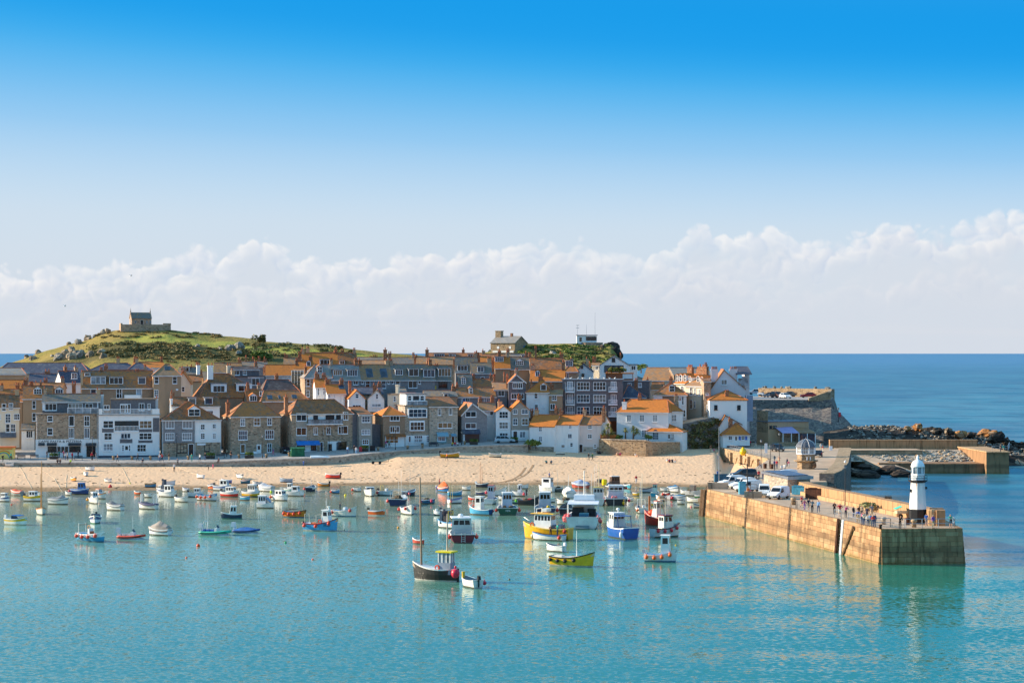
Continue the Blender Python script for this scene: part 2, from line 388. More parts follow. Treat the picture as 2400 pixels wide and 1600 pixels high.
 # ------------------------------------------------------------------ beach
SHORE_W=[(-250,1155),(0,1153),(210,1150),(400,1148),(640,1141),(854,1137),(1000,1135),(1300,1136),(1480,1139),(1650,1141),(1900,1141)]
SHORE_T=[(-250,443,1.75),(640,443,1.75),(800,447,2.1),(900,455,2.96),(940,458,3.76),(1074,463,3.97),(1200,466,3.76),(1400,468,3.2),(1514,463,2.95),(1590,470,3.57),(1684,476,3.9),(1696,472,1.4),(1750,440,1.8),(1900,436,1.8)]
def shore(px,s):
 """Sand point in the column px: s 0 at the water's edge, 1 at the foot of the wall."""
 Yw=CH*F/(interp(SHORE_W,px)-HY);Yt=interp(SHORE_T,px,1);zt=interp(SHORE_T,px,2)
 Y=Yw+(Yt-Yw)*s;X=(px-CX)/F*Y
 z=zt*(s if s<0 else s**1.05)+(.07*fbm(X*.12,Y*.12) if s>.05 else 0)
 return Vector((X,Y,z))
def on_sand(px,py):
 lo,hi=-.3,1.3
 for i in range(30):
  m=(lo+hi)/2;q=shore(px,m);y=HY+(CH-q.z)*F/q.y
  if y>py:lo=m
  else:hi=m
 return shore(px,(lo+hi)/2)
def sand_material():
 m,g,b=new_mat('beach_sand');p=g.pos();x,y,z=g.xyz(p)
 n1=g.noise(p,.12,3);n2=g.noise(g.vec(g.mul(x,1.3),g.mul(y,.8),0),1.2,4,.65);n3=g.voro(g.vec(g.mul(x,1.5),y,0),.9,'SMOOTH_F1',smooth=.5)
 dry=g.mix(n1,lin4((222,180,142)),lin4((230,194,158)))
 dry=g.mix(g.mul(g.step(n2,.52,.68),.35),dry,lin4((184,144,104)))
 c=g.mix(g.step(g.add(z,g.mul(g.sub(n1,.5),.5)),.42,.12),dry,lin4((150,122,92)))
 g.put(b.inputs['Base Color'],c);b.inputs['Roughness'].default_value=.9;b.inputs['Specular IOR Level'].default_value=.15
 g.put(b.inputs['Normal'],g.bump(g.add(g.mul(n2,.6),g.mul(n3,.4)),.7,.28))
 return m
SAND=sand_material()
S=MB();cols=list(range(-250,1901,14));rows=[-.5,-.2,-.05,0]+[i/22 for i in range(1,23)]+[1.12]
for px in cols:S.verts([shore(px,s) for s in rows])
nr=len(rows)
for i in range(len(cols)-1):
 for j in range(nr-1):S.idx([i*nr+j,(i+1)*nr+j,(i+1)*nr+j+1,i*nr+j+1])
S.build('beach',SAND,smooth=True,kind='structure')
# ------------------------------------------------------------------ promenade and sea wall
EDGE=[(-250,1083,443),(300,1084,443),(500,1082,443),(600,1077.5,443.5),(700,1074,445),(800,1070,447.5),(827,1066,449),(940,1055.5,457),(1074,1046,462),(1187,1042,465),(1246,1042,466)]
ASPH=plain('promenade_paving',(170,162,156),.85,.22,.5,bump=.1);KERB=plain('granite_coping',(190,180,168),.8,.25,1.2)
def edge(px):return Py(px,interp(EDGE,px,1),interp(EDGE,px,2))
def prom_z(px,Y):e=edge(px);return e.z+max(0,min(Y-e.y,15))*.05
def on_prom(px,py):
 lo,hi=440,490
 for i in range(30):
  Y=(lo+hi)/2;y=HY+(CH-prom_z(px,Y))*F/Y
  if y>py:lo=Y
  else:hi=Y
 return Vector(((px-CX)/F*Y,Y,prom_z(px,Y)))
S=MB();pxs=list(range(-250,1247,16))
for px in pxs:
 e=edge(px);S.verts([e,(px-CX)/F*(e.y+15)*Vector((1,0,0))+Vector((0,e.y+15,prom_z(px,e.y+15))),(px-CX)/F*(e.y+34)*Vector((1,0,0))+Vector((0,e.y+34,prom_z(px,e.y+15)+.3))])
for i in range(len(pxs)-1):
 for j in range(2):S.idx([i*3+j,(i+1)*3+j,(i+1)*3+j+1,i*3+j+1])
S.build('promenade_road',ASPH,kind='structure')
WALLST=rubble('sea_wall_stone',(160,146,130),(198,180,160),(168,154,138),1.6,.4)
S=MB();K=MB()
for i in range(len(pxs)-1):
 a,b=edge(pxs[i]),edge(pxs[i+1])
 S.face([(a.x,a.y-.02,a.z-.18),(a.x,a.y-.5,-1),(b.x,b.y-.5,-1),(b.x,b.y-.02,b.z-.18)])
 n=Vector((b.y-a.y,-(b.x-a.x),0)).normalized()
 K.slab([a+n*.12+Vector((0,0,.06)),b+n*.12+Vector((0,0,.06)),b-n*.75+Vector((0,0,.06)),a-n*.75+Vector((0,0,.06))],.26)
sw=S.build('sea_wall',WALLST,label='low rubble sea wall running along the top of the beach',cat='wall')
K.build('coping',KERB,sw)
# ------------------------------------------------------------------ ground under the town, hill and headland
def town_z(Y):return 3.3+max(0,Y-480)*.125
SCRUB=plain('town_ground',(104,92,76),.9,.35,.3)
S=MB();xs=[-150+i*5 for i in range(40)];ys=[474+i*9 for i in range(17)]
for X in xs:S.verts([(X*Y/470,Y,min(town_z(Y),max(3.2,3.2+(47-X)*.9))+.3*fbm(X*.05,Y*.05)) for Y in ys])
n=len(ys)
for i in range(len(xs)-1):
 for j in range(n-1):S.idx([i*n+j,(i+1)*n+j,(i+1)*n+j+1,i*n+j+1])
S.build('town_ground',SCRUB,smooth=True,kind='structure')
def hill_material():
 m,g,b=new_mat('hill_turf');p=g.pos();x,y,z=g.xyz(p)
 n1=g.noise(p,.05,4,.6);n2=g.noise(p,.35,4,.65);n3=g.noise(g.vec(x,y,g.mul(z,2.5)),1.3,3)
 c=g.mix(n2,lin4((128,112,58)),lin4((172,148,84)))
 c=g.mix(g.mul(g.step(n1,.45,.62),.75),c,lin4((130,124,60)))
 c=g.mix(g.mul(g.step(n2,.58,.74),.7),c,lin4((88,90,50)))
 c=g.mix(g.mul(g.step(n3,.60,.75),.5),c,lin4((150,116,76)))
 dk=g.mul(g.mul(g.step(g.add(y,g.mul(g.sub(n1,.5),30)),696,712),g.step(g.add(y,g.mul(g.sub(n2,.5),6)),736,731)),g.step(g.add(x,g.mul(g.sub(n1,.5),60)),-178,-160))
 c=g.mix(g.mul(dk,.8),c,g.mix(n2,lin4((66,66,42)),lin4((104,96,62))))
 lawn=g.mul(g.mul(g.step(g.add(y,g.mul(g.sub(n1,.5),16)),733,737),g.step(g.add(y,g.mul(g.sub(n1,.5),22)),788,780)),g.step(x,-150,-138))
 c=g.mix(lawn,c,g.mix(n2,lin4((146,146,62)),lin4((176,168,84))))
 g.put(b.inputs['Base Color'],c);b.inputs['Roughness'].default_value=.95;b.inputs['Specular IOR Level'].default_value=.1
 g.put(b.inputs['Normal'],g.bump(g.add(n2,g.mul(n3,.5)),.9,.8))
 return m
TURF=hill_material()
RIDGE_L=[(-60,900),(10,858),(26,850),(55,841),(82,830.6),(112,820),(157,808),(196,800),(235,784),(265,775),(292,772.5),(388,771),(439,778),(501,785),(591,793),(622,800.6),(726,807),(807,816),(897,826),(960,831),(1010,836),(1100,845),(1250,860)]
PROF_L=[(600,13),(640,16),(690,22.8),(715,25.6),(732,29.7),(772,30.9),(800,35.3),(830,34),(860,24),(900,-2)]
RIDGE_R=[(940,850),(1000,839),(1060,832),(1100,827),(1140,825),(1200,815),(1228,805),(1290,806),(1320,805.5),(1352,804),(1396,813),(1415,810),(1433,808),(1442,815),(1448,828),(1456,850),(1475,880),(1520,915)]
PROF_R=[(560,13),(590,15),(625,20.2),(650,21.2),(672,25.2),(684,25.6),(700,29.2),(715,28.5),(735,20),(770,-2)]
def hill_z(px,Y,ridge,prof,Yr,top):
 zr=CH-(interp(ridge,px)-HY)/F*Yr
 k=max(.25,min(1.1,(zr-12)/(top-12)))
 z=zr-(top-interp(prof,Y))*k
 X=(px-CX)/F*Y
 amp=.8 if abs(Y-Yr)>12 else .25
 if 734<Y<770 and ridge is RIDGE_L:amp=.12
 return Vector((X,Y,z+amp*fbm(X*.11,Y*.11,3)))
def hill(name,ridge,prof,Yr,top,p0,p1):
 S=MB();cs=[p0+i*7 for i in range((p1-p0)//7+1)]
 Ys=[prof[0][0]+i*4 for i in range(int((prof[-1][0]-prof[0][0])/4)+1)]
 if Yr not in Ys:Ys=sorted(Ys+[Yr])
 for px in cs:S.verts([hill_z(px,Y,ridge,prof,Yr,top) for Y in Ys])
 n=len(Ys)
 for i in range(len(cs)-1):
  for j in range(n-1):S.idx([i*n+j,(i+1)*n+j,(i+1)*n+j+1,i*n+j+1])
 return S.build(name,TURF,smooth=True,kind='structure')
hill('hill',RIDGE_L,PROF_L,800,35.3,-60,1250)
hill('headland',RIDGE_R,PROF_R,700,29.2,940,1520)
def on_hill(px,py,right=False):
 a=(RIDGE_R,PROF_R,700,29.2) if right else(RIDGE_L,PROF_L,800,35.3)
 Y=a[1][0][0]
 while Y<a[2]:
  q=hill_z(px,Y,*a)
  if HY+(CH-q.z)*F/Y<=py:break
  Y+=1
 return hill_z(px,Y,*a)
ROCK=rubble('granite_rock',(150,130,108),(190,168,140),(92,80,68),.5,.8)
ROCKD=rubble('dark_shore_rock',(50,44,40),(88,74,62),(34,30,28),.5,.9)
ROCKG=rubble('grey_boulder',(132,130,124),(172,164,150),(90,86,82),.8,.8);ROCKO=rubble('orange_rock',(150,100,56),(186,132,80),(90,64,44),.5,.8)
def rock_mesh(seed,n=9,m=6,rough=.45):
 S=MB();S.ball((0,0,0),1,n,m,fn=lambda q:1+rough*fbm(q.x*1.3+seed*3.1,q.y*1.3,q.z*1.3+seed)+.12*mnoise.noise(Vector((q.x*4+seed,q.y*4,q.z*4))));return S
def rock(pt,r,seed,mat,label,sz=(1,1,.8),group=None,rough=.45,n=9,m=6):
 return link('rock',rock_mesh(seed,n,m,rough).mesh('rock',mat),None,pt,(0,0,seed),(r*sz[0],r*sz[1],r*sz[2]),label=label,cat='rock',group=group)
Z1=lambda x,y:(x/4.9,700+y/4.9)
hill_rocks=[(680,700,3.0,'broad pale boulder at the lower end of the outcrop on the hillside'),(745,640,2.6,'rounded boulder on top of the hillside outcrop above dark slate roofs'),(760,680,3.0,'tall split boulder in the middle of the hillside outcrop'),(820,690,2.8,'blocky boulder of the hillside outcrop nearest the roofs'),(820,610,2.6,'grey slab leaning at the upper edge of the hillside outcrop'),(880,670,3.0,'large weathered boulder right of the split one in the outcrop'),(930,650,2.4,'shaded boulder at the right side of the outcrop'),(1040,660,2.8,'wide grey boulder in dark scrub right of the outcrop'),(1170,640,2.6,'isolated pale boulder standing in the dark scrub'),(1190,680,2.0,'small boulder just below the isolated pale one in scrub'),(905,520,2.4,'upright rock stack on the sunny slope above the outcrop'),(1010,450,2.4,'dark rounded boulder on the skyline left of the chapel'),(1190,375,2.2,'pale crag on the skyline just below the chapel wall'),(1240,360,2.0,'flat boulder beside the crag below the chapel wall'),(1720,350,2.2,'grey boulder in front of the chapel terrace wall'),(1095,432,1.4,'low dark rock on the skyline between boulder and crag'),(440,625,2.0,'lone boulder low on the left skyline of the hill'),(305,665,1.7,'last small boulder at the foot of the hill by the sea'),(380,700,2.2,'half buried slab on the lower sunny slope'),(790,523,1.4,'flat rock along the skyline of the lower slope'),(600,668,1.2,'small half buried stone on the sunny slope')]
for i,(x,y,r,lb) in enumerate(hill_rocks):
 px,py=Z1(x,y);q=on_hill(px,py);rock(q+Vector((0,0,r*.12)),r*.72,i+1,ROCK if i%5 else ROCKG,lb,(1.1,.8,.85),'boulders on the hill')
for i,(x,y,r,lb) in enumerate([(590,480,2.6,'big blue grey rock face among scrub on the right of the hill'),(490,492,2.0,'grey rock left of the big rock face in the scrub'),(590,545,1.6,'lower stone under the big rock face on the hill'),(370,490,1.1,'small pale stone in the brown scrub of the hill'),(115,455,1.0,'tiny pale stone under the lawn edge of the hill')]):
 px,py=440+x/4.9,720+y/4.9;q=on_hill(px,py);rock(q+Vector((0,0,r*.25)),r*.8,i+40,ROCKG,lb,(1.2,.8,.9),'boulders on the hill')
def foliage(pts,mat,name,parent=None,leaf=.35,per=60,**k):
 """Leaf-sized faces spread through the volume of each clump (centre, rx, ry, rz)."""
 S=MB();rnd=random.Random(len(pts)*7+int(leaf*100))
 for(c,rx,ry,rz) in pts:
  c=Vector(c)
  S.ball(c,1,7,5,fn=None) if False else None
  for i in range(per):
   d=Vector((rnd.gauss(0,1),rnd.gauss(0,1),rnd.gauss(0,1))).normalized()*(rnd.uniform(.45,1.05))
   q=c+Vector((d.x*rx,d.y*ry,abs(d.z)*rz if d.z<-.4 else d.z*rz))
   a=Vector((rnd.uniform(-1,1),rnd.uniform(-1,1),rnd.uniform(-.6,.6))).normalized()*leaf*rnd.uniform(.6,1.3)
   bb=Vector((rnd.uniform(-1,1),rnd.uniform(-1,1),rnd.uniform(-1,1))).normalized()*leaf*rnd.uniform(.5,1)
   S.face([q-a-bb,q+a-bb,q+a+bb,q-a+bb])
 return S.build(name,mat,parent,**k)
def leaf_mat(name,c1,c2):
 m,g,b=new_mat(name);n=g.noise(g.pos(),.9,3)
 g.put(b.inputs['Base Color'],g.mix(g.step(n,.35,.65),lin4(c1),lin4(c2)));b.inputs['Roughness'].default_value=.7;b.inputs['Specular IOR Level'].default_value=.2
 MC[name]=m;return m
LEAFD=leaf_mat('dark_scrub_leaf',(96,94,58),(132,122,78));LEAFG=leaf_mat('green_leaf',(88,108,52),(132,146,72));LEAFB=leaf_mat('brown_scrub',(128,108,66),(160,138,88));PALML=leaf_mat('palm_leaf',(96,108,52),(160,152,78))
# scrub over the slopes
def scrub(name,label,n,x0,x1,y0,y1,mat,r,right=False,leaf=.3,per=60,seed=1):
 leaf=.26;per=70;n=int(n*.75)
 rnd=random.Random(seed);pts=[]
 for i in range(n):
  px=rnd.uniform(x0,x1);py=rnd.uniform(y0,y1);q=on_hill(px,py,right);rr=r*rnd.uniform(.6,1.3)
  pts.append((q+Vector((0,0,rr*.05)),rr*1.7,rr*1.2,rr*.42))
 return foliage(pts,mat,name,None,leaf,per,label=label,cat='scrub',kind='stuff')
scrub('dark_scrub','dark scrub covering the slope below the lawn',110,215,440,804,838,LEAFD,1.8,seed=2)
scrub('brown_scrub','brown heath scrub over the lower hillside',150,330,640,806,850,LEAFB,1.1,leaf=.35,per=34,seed=3)
scrub('hedge_scrub','dark hedge bank under the upper lawn',90,560,790,805,835,LEAFD,1.7,seed=4)
scrub('summit_scrub','low tussocks around the chapel knoll',60,230,520,776,792,LEAFB,.9,leaf=.3,per=30,seed=5)
scrub('headland_scrub','low green scrub covering the headland slope',150,1150,1440,808,850,LEAFG,.8,True,.4,34,6)
scrub('headland_dark_scrub','dark scrub in the hollows of the headland',110,1235,1440,815,862,LEAFD,.9,True,.4,34,7)
def bush(px,py,r,label,right=False,mat=LEAFD,name='bush',cat='bush',pt=None,per=160):
 q=pt if pt is not None else on_hill(px,py,right);rnd=random.Random(int(px*3+py));pts=[]
 for i in range(7):pts.append((Vector((rnd.uniform(-.7,.7)*r,rnd.uniform(-.5,.5)*r,rnd.uniform(.2,.9)*r)),r*.55,r*.55,r*.45))
 e=empty(name,q,label=label,cat=cat)
 foliage(pts,mat,'crown',e,max(.12,r*.13),per//3)
 t=MB().tube([(0,0,-.5),(.05,0,r*.4),(.1,.05,r*.9)],.12*r,5,r2=.04*r);t.build('trunk',WOOD,e);return e
bush(607,803,2.7,'dark windswept tree standing alone on the lawn of the hill',name='windswept_tree',cat='tree')
bush(793,823,1.6,'round dark bush on the lawn above the brown roofs');bush(820,827,1.1,'smaller dark bush right of the round one above roofs')
bush(600,842,2.6,'bright green bushy tree behind the chimneys below the hill',mat=LEAFG,name='leafy_tree',cat='tree');bush(622,845,2.4,'blue green bushy tree beside the bright green one',mat=LEAFG,name='leafy_tree',cat='tree')
# ------------------------------------------------------------------ chapel on the hill
def arch_face(S,xc,w,z0,z1,y,mi=None):
 pts=[(xc-w/2,y,z0),(xc+w/2,y,z0),(xc+w/2,y,z1-w/2)]
 for i in range(1,8):a=math.pi*i/8;pts.append((xc+w/2*math.cos(a),y,z1-w/2+w/2*math.sin(a)))
 pts.append((xc-w/2,y,z1-w/2));S.face(pts,mi)
CHST=rubble('chapel_stone',(176,146,122),(206,174,146),(176,150,130),1.6)
def chapel():
 c=Py(332,762,800);e=empty('chapel',(c.x,c.y,c.z-.6),R(20),label='small stone chapel with slate roof on top of the hill',cat='chapel')
 L,D,H,T=7.6,5.4,3.3,5.6
 S=MB();S.box(-L/2,L/2,0,D,0,H)
 for s in(-1,1):
  x=s*L/2;S.slab([(x-.18,-.1,H),(x+.18,-.1,H),(x+.18,D/2,T+.3),(x-.18,D/2,T+.3)],.3);S.slab([(x-.18,D+.1,H),(x+.18,D+.1,H),(x+.18,D/2,T+.3),(x-.18,D/2,T+.3)],.3)
  S.face([(x,0,H),(x,D,H),(x,D/2,T)]);S.box(x-.18,x+.18,D/2-.18,D/2+.18,T+.2,T+.9,tx=.08,ty=.08);S.box(x-.06,x+.06,D/2-.06,D/2+.06,T+.9,T+1.6)
 S.build('wall',CHST,e)
 S=MB();S.slab([(-L/2+.1,-.25,H-.1),(L/2-.1,-.25,H-.1),(L/2-.1,D/2,T),(-L/2+.1,D/2,T)],.15);S.slab([(-L/2+.1,D+.25,H-.1),(L/2-.1,D+.25,H-.1),(L/2-.1,D/2,T),(-L/2+.1,D/2,T)],.15)
 S.build('roof',RG,e)
 S=MB();arch_face(S,.1,.9,.1,2.6,-.04);S.build('door',BLK,e)
 S=MB();arch_face(S,.1,1.25,.05,2.85,-.02);S.build('door_surround',KERB,e)
 for x in(2.0,3.4,-2.4):
  S=MB();S.box(x-.35,x+.35,-.05,.1,1.3,2.4);w=S.build('window',KERB,e);S=MB();S.box(x-.24,x+.24,-.07,.05,1.4,2.3);S.build('pane',GL[4],w)
 S=MB();arch_face(S,0,1.1,1.0,3.1,0);o=S.build('side_window',GL[4],e);o.location=(-L/2-.03,D/2,0);o.rotation_euler=(0,0,R(-90))
 q=Py(332,772,796);w=empty('terrace_wall',(q.x,q.y,q.z-.8),R(14),label='stone terrace wall around the chapel on the summit',cat='wall')
 S=MB();S.box(-8,11,-1.4,-.7,0,2.6);S.box(-8,-7.3,-.65,8,0,3.2);S.box(10.3,11,-.65,8,0,2.7);S.box(8.0,11.05,-1.45,-.65,2.65,3.2);S.build('wall',CHST,w)
 S=MB();S.box(-8.08,7.9,-1.5,-.6,2.62,2.74);S.build('coping',KERB,w)
chapel()
# watch house and store on the headland
def headland_buildings():
 c=Py(1175,824,690);e=empty('stone_store',(c.x,c.y,c.z),R(-26),label='long stone store with big square chimney on the headland',cat='building')
 L,D,H,T=9.0,9.5,3.0,5.2
 S=MB();S.box(-4,L-4,0,D,-1,H)
 for x in(-4,L-4):S.face([(x,0,H),(x,D,H),(x,D/2,T)])
 S.build('wall',STONE3,e)
 S=MB();S.slab([(-4.2,-.3,H-.12),(L-3.8,-.3,H-.12),(L-3.8,D/2,T+.05),(-4.2,D/2,T+.05)],.14);S.slab([(-4.2,D+.3,H-.12),(L-3.8,D+.3,H-.12),(L-3.8,D/2,T+.05),(-4.2,D/2,T+.05)],.14);S.build('roof',RGL,e)
 S=MB();S.box(-4.1,-2.1,D/2-1,D/2+1,H,T+1.6);S.box(-4.2,-2.0,D/2-1.1,D/2+1.1,T+1.62,T+1.85);ch=S.build('chimney',STONE3,e)
 S=MB();S.box(1.2,1.9,D/2-.4,D/2+.4,T-.2,T+1);S.build('chimney',BRICKC,e)
 for x in(-1.2,3.2):S=MB();S.box(x-.4,x+.4,-.05,.1,1.0,1.8);S.build('window',WHITE,e)
 S=MB();S.box(-3,L-4.3,-.5,-.06,-.3,.35);S.build('white_plinth',W_,e)
 S=MB();S.box(L-4.02,L-3.94,D*.7,D*.82,0,2.1);S.build('blue_door',paint('3a6ea0'),e)
 c=Py(1368,818,705);e=empty('lookout_station',(c.x,c.y,c.z),0,label='white coast lookout with glazed watch room on round stone base',cat='lookout')
 S=MB();S.lathe([(4.6,-4),(4.5,0),(4.4,2.0),(4.5,2.05),(4.5,2.25)],16,(2.2,2));S.build('stone_base',STONE,e)
 S=MB();S.box(-2.4,.6,-1.2,3,-.5,4.6);S.build('tower',W_,e)
 S=MB();S.box(.62,4.4,-.8,3,2.3,4.5);S.build('watch_room',W_,e)
 S=MB();S.box(.8,4.3,-.86,-.78,2.9,4.2);S.box(4.38,4.46,-.6,2.8,2.9,4.2);S.build('watch_window',GL[0],e)
 S=MB();S.box(-1.5,-.7,-1.26,-1.15,2.6,4.0);S.build('window',GL[3],e)
 S=MB();S.box(-2.6,4.7,-1.4,3.2,4.62,4.85);S.build('roof',LEAD,e)
 S=MB();S.box(-1.4,-.2,-1.3,-1.18,-1.4,1.9);S.build('blue_board',paint('3c78c0'),e)
 S=MB();S.box(.2,3.2,-3.0,-2.7,.4,.9);S.build('sign_board',WHITE,e)
 for x,h,y in((-2.1,3.4,0),(1.0,3.6,1),(3.9,7.6,1)):S=MB();S.tube([(x,y,4.85),(x,y,4.85+h)],.06,5,r2=.03);S.build('mast',STEEL,e)
 for zz in(7.1,8.0):S=MB();S.box(-2.6,-1.5,-.05,.05,zz,zz+.14);S.build('aerial',STEEL,e)
 S=MB();S.box(-9.6,-2.45,.5,3.5,-.5,1.0,tx=0);S.build('annex',W_,e);S=MB();S.box(-9.7,-2.5,.4,3.6,1.02,1.16);S.build('annex_roof',LEAD,e)
 for i,(px,py,r,lb) in enumerate([(1432,822,5.0,'dark rounded crag at the seaward end of the headland'),(1412,826,4.2,'dark crag beside the lookout on the headland'),(1440,832,4.0,'lower dark crag dropping to the sea behind the white gable')]):
  rock(Py(px,py,702-i*3),r*.62,70+i,ROCKD,lb,(1.2,.9,1.0),rough=.3,n=14,m=9)
 rock(on_hill(1296,830,True),1.6,77,ROCKG,'pale flat rock in the headland scrub above the roofs',(1.5,.8,.6))
headland_buildings()
# ------------------------------------------------------------------ stone pier with its head, parapet and quay
DZ=4.36
def D(px,py):return Pz(px,py,DZ)
PIERST=None
def pier_materials():
 out=[]
 for i,(a,b) in enumerate([((170,130,92),(190,150,110)),((158,120,84),(180,138,100)),((178,142,104),(198,162,122)),((148,112,80),(172,132,96)),((166,128,92),(184,146,108))]):
  m,g,bs=new_mat('pier_granite_%d'%i);p=g.pos();x,y,z=g.xyz(p)
  st=g.noise(g.vec(g.mul(x,1.8),g.mul(y,1.8),g.mul(z,.18)),1,4,.6);n=g.noise(p,.7,4,.6)
  c=g.mix(n,lin4(a),lin4(b))
  c=g.mix(g.mul(g.step(st,.48,.66),.65),c,lin4((98,74,50)))
  tide=g.add(z,g.mul(g.sub(n,.5),1.6))
  c=g.mix(g.mul(g.mul(g.step(tide,2.3,1.9),g.step(tide,.9,1.4)),.45),c,lin4((82,66,50)))
  c=g.mix(g.mul(g.step(tide,.45,.05),.5),c,lin4((120,104,50)))
  g.put(bs.inputs['Base Color'],c);bs.inputs['Roughness'].default_value=.8;bs.inputs['Specular IOR Level'].default_value=.25
  g.put(bs.inputs['Normal'],g.bump(n,.35,.1));out.append(m)
 return out
PG=pier_materials()
JOINT=plain('lime_joint',(168,142,110),.9,.3,1)
CONC=plain('concrete_deck',(190,164,138),.85,.22,.35,bump=.1)
Ax,Ay=45.5,255.0;Bx,By=30.9,330.5
deck_poly=[(Ax,Ay),(55.7,256),(56.2,268),(54.6,282),(50.4,310),(48.9,326),(52.5,338),(66,420),(74,462),(92,462),(92,474),(78,500),(60,505),(46,486),(47.9,471),(52.4,424),(44.8,387),(36.5,361),(Bx,By)]
BAT=.085
def inset(poly,d):
 n=len(poly);out=[]
 for i in range(n):
  p0,p1,p2=Vector(poly[i-1]),Vector(poly[i]),Vector(poly[(i+1)%n])
  a=(p1-p0).normalized();b=(p2-p1).normalized();na=Vector((a.y,-a.x));nb=Vector((b.y,-b.x));m=(na+nb)
  m=m/max(.35,m.dot(na)) if m.length>.1 else na
  out.append((p1.x+m.x*d,p1.y+m.y*d))
 return out
pier=empty('pier',(0,0,0),label='long stone harbour pier with sunlit inner face and blunt head',cat='pier')
S=MB();top=inset(deck_poly,-.3);bot=inset(deck_poly,BAT*(DZ+3)-.3);n=len(top)
b=S.verts([(x,y,DZ-.12) for x,y in top]+[(x,y,-3) for x,y in bot])
for i in range(n):j=(i+1)%n;S.idx([b+i,b+n+i,b+n+j,b+j])
S.build('core',JOINT,pier)
S=MB();S.face([(x,y,DZ) for x,y in inset(deck_poly,-.28)]);S.build('deck',CONC,pier)
# bevelled unit block shared by all stones
def unit_block():
 bm=bmesh.new();bmesh.ops.create_cube(bm,size=1);bmesh.ops.bevel(bm,geom=bm.edges[:],offset=.018,segments=1,affect='EDGES')
 me=bpy.data.meshes.new('stone_block');bm.to_mesh(me);bm.free();return me
UB=[]
for m in PG:me=unit_block();me.materials.append(m);UB.append(me)
rnd=random.Random(5)
COURSE=[(-.55,.2),(.2,.9),(.9,1.5),(1.5,2.15),(2.15,2.75),(2.75,3.4),(3.4,3.95),(3.95,DZ+.02)]
def face_line(ax,ay,bx,by,rev):
 d=Vector((bx-ax,by-ay,0));L=d.length;d.normalize();nrm=Vector((d.y,-d.x,0))*rev;return Vector((ax,ay,0)),d,L,nrm
def lay(parent,ax,ay,bx,by,rev,s0,s1,lmin,lmax,stuff=None,skip=None,courses=COURSE,start=0):
 o,d,L,nrm=face_line(ax,ay,bx,by,rev);ang=math.atan2(d.y,d.x)
 for ci,(z0,z1) in enumerate(courses):
  s=s0-(rnd.uniform(0,.6) if start else 0)
  while s<s1:
   l=rnd.uniform(lmin,lmax)*(1.25 if ci==len(courses)-1 else 1);e=min(s+l,s1)
   if s1-e<.5:e=s1
   zc=(z0+z1)/2;off=BAT*(DZ-zc)+rnd.uniform(-.012,.014)
   if not(skip and skip(s,e,zc)):
    c=o+d*((s+e)/2)+nrm*(off-.28)+Vector((0,0,zc));sc=(e-s-.022,.62,z1-z0-.02);k=rnd.randrange(5)
    if stuff is None:link('stone_block',UB[k],parent,c,(BAT*0,0,ang),sc)
    else:
     hx=d*sc[0]/2;hy=nrm*sc[1]/2;hz=Vector((0,0,sc[2]/2));q=[c+hx*a+hy*b2+hz*c2 for c2 in(-1,1) for a,b2 in((-1,-1),(1,-1),(1,1),(-1,1))]
     bb=stuff.verts(q)
     for f in((4,5,6,7),(0,1,5,4),(1,2,6,5),(2,3,7,6),(3,0,4,7)):stuff.idx([bb+i for i in f],k)
   s=e
slot=lambda s,e,z:26.2<(s+e)/2<27.4
LAB=math.hypot(Bx-Ax,By-Ay)
lay(pier,Ax,Ay,Bx,By,-1,0,13.6,.9,1.7)
lay(pier,Ax,Ay,Bx,By,-1,15.0,30,1.0,2.0)
lay(pier,Ax,Ay,55.7,256,1,0,10.25,.9,1.8)
ST=MB();lay(pier,Ax,Ay,Bx,By,-1,30,LAB,1.2,2.4,ST);lay(pier,Bx,By,36.5,361,-1,0,31,1.2,2.4,ST);lay(pier,36.5,361,44.8,387,-1,0,27,1.2,2.4,ST)
lay(pier,55.7,256,56.2,268,1,0,12,1.2,2.2,ST);lay(pier,56.2,268,54.6,282,1,0,14,1.2,2.4,ST)
ST.build('stone_facing',PG,pier,kind='stuff')
# recessed steps in the inner face, timber fenders and ladders
o,dd,L,nrm=face_line(Ax,Ay,Bx,By,-1)
def face_pt(s,z,out=0):return o+dd*s+nrm*(BAT*(DZ-z)+out)+Vector((0,0,z))
S=MB()
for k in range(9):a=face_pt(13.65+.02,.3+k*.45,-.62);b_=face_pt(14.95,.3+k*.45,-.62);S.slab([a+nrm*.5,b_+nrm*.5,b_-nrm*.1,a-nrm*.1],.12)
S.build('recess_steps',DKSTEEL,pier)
def fender(s,w=.16,mat=WOOD,z0=-1,z1=DZ+.1,out=.1):
 S=MB();S.tube([face_pt(s,z0,out),face_pt(s,z1,out)],w,6);return S.build('timber_fender',mat,pier)
fender(13.5,.12,WHITE);fender(13.15,.12,WHITE);fender(15.1,.2,RUST)
S=MB();S.tube([face_pt(12.6,-.4,.15),face_pt(9.0,3.9,.25)],.16,6);S.build('leaning_timber',WOOD,pier)
def ladder(s):
 S=MB()
 for t in(-.25,.25):S.tube([face_pt(s+t,-.3,.12),face_pt(s+t,DZ+.1,.12),face_pt(s+t,DZ+1.0,-.1),face_pt(s+t,DZ+1.0,-.7),face_pt(s+t,DZ,-.8)],.045,5)
 for k in range(14):a,b_=face_pt(s-.25,k*.32,.12),face_pt(s+.25,k*.32,.12);S.tube([a,b_],.035,4)
 S.build('ladder',DKSTEEL,pier)
ladder(34.5);ladder(54.5);ladder(LAB-.8)
for t in(-.9,-2.2):fender(LAB+t+1.6,.3,WOOD,-1.5,DZ-.1,.3)
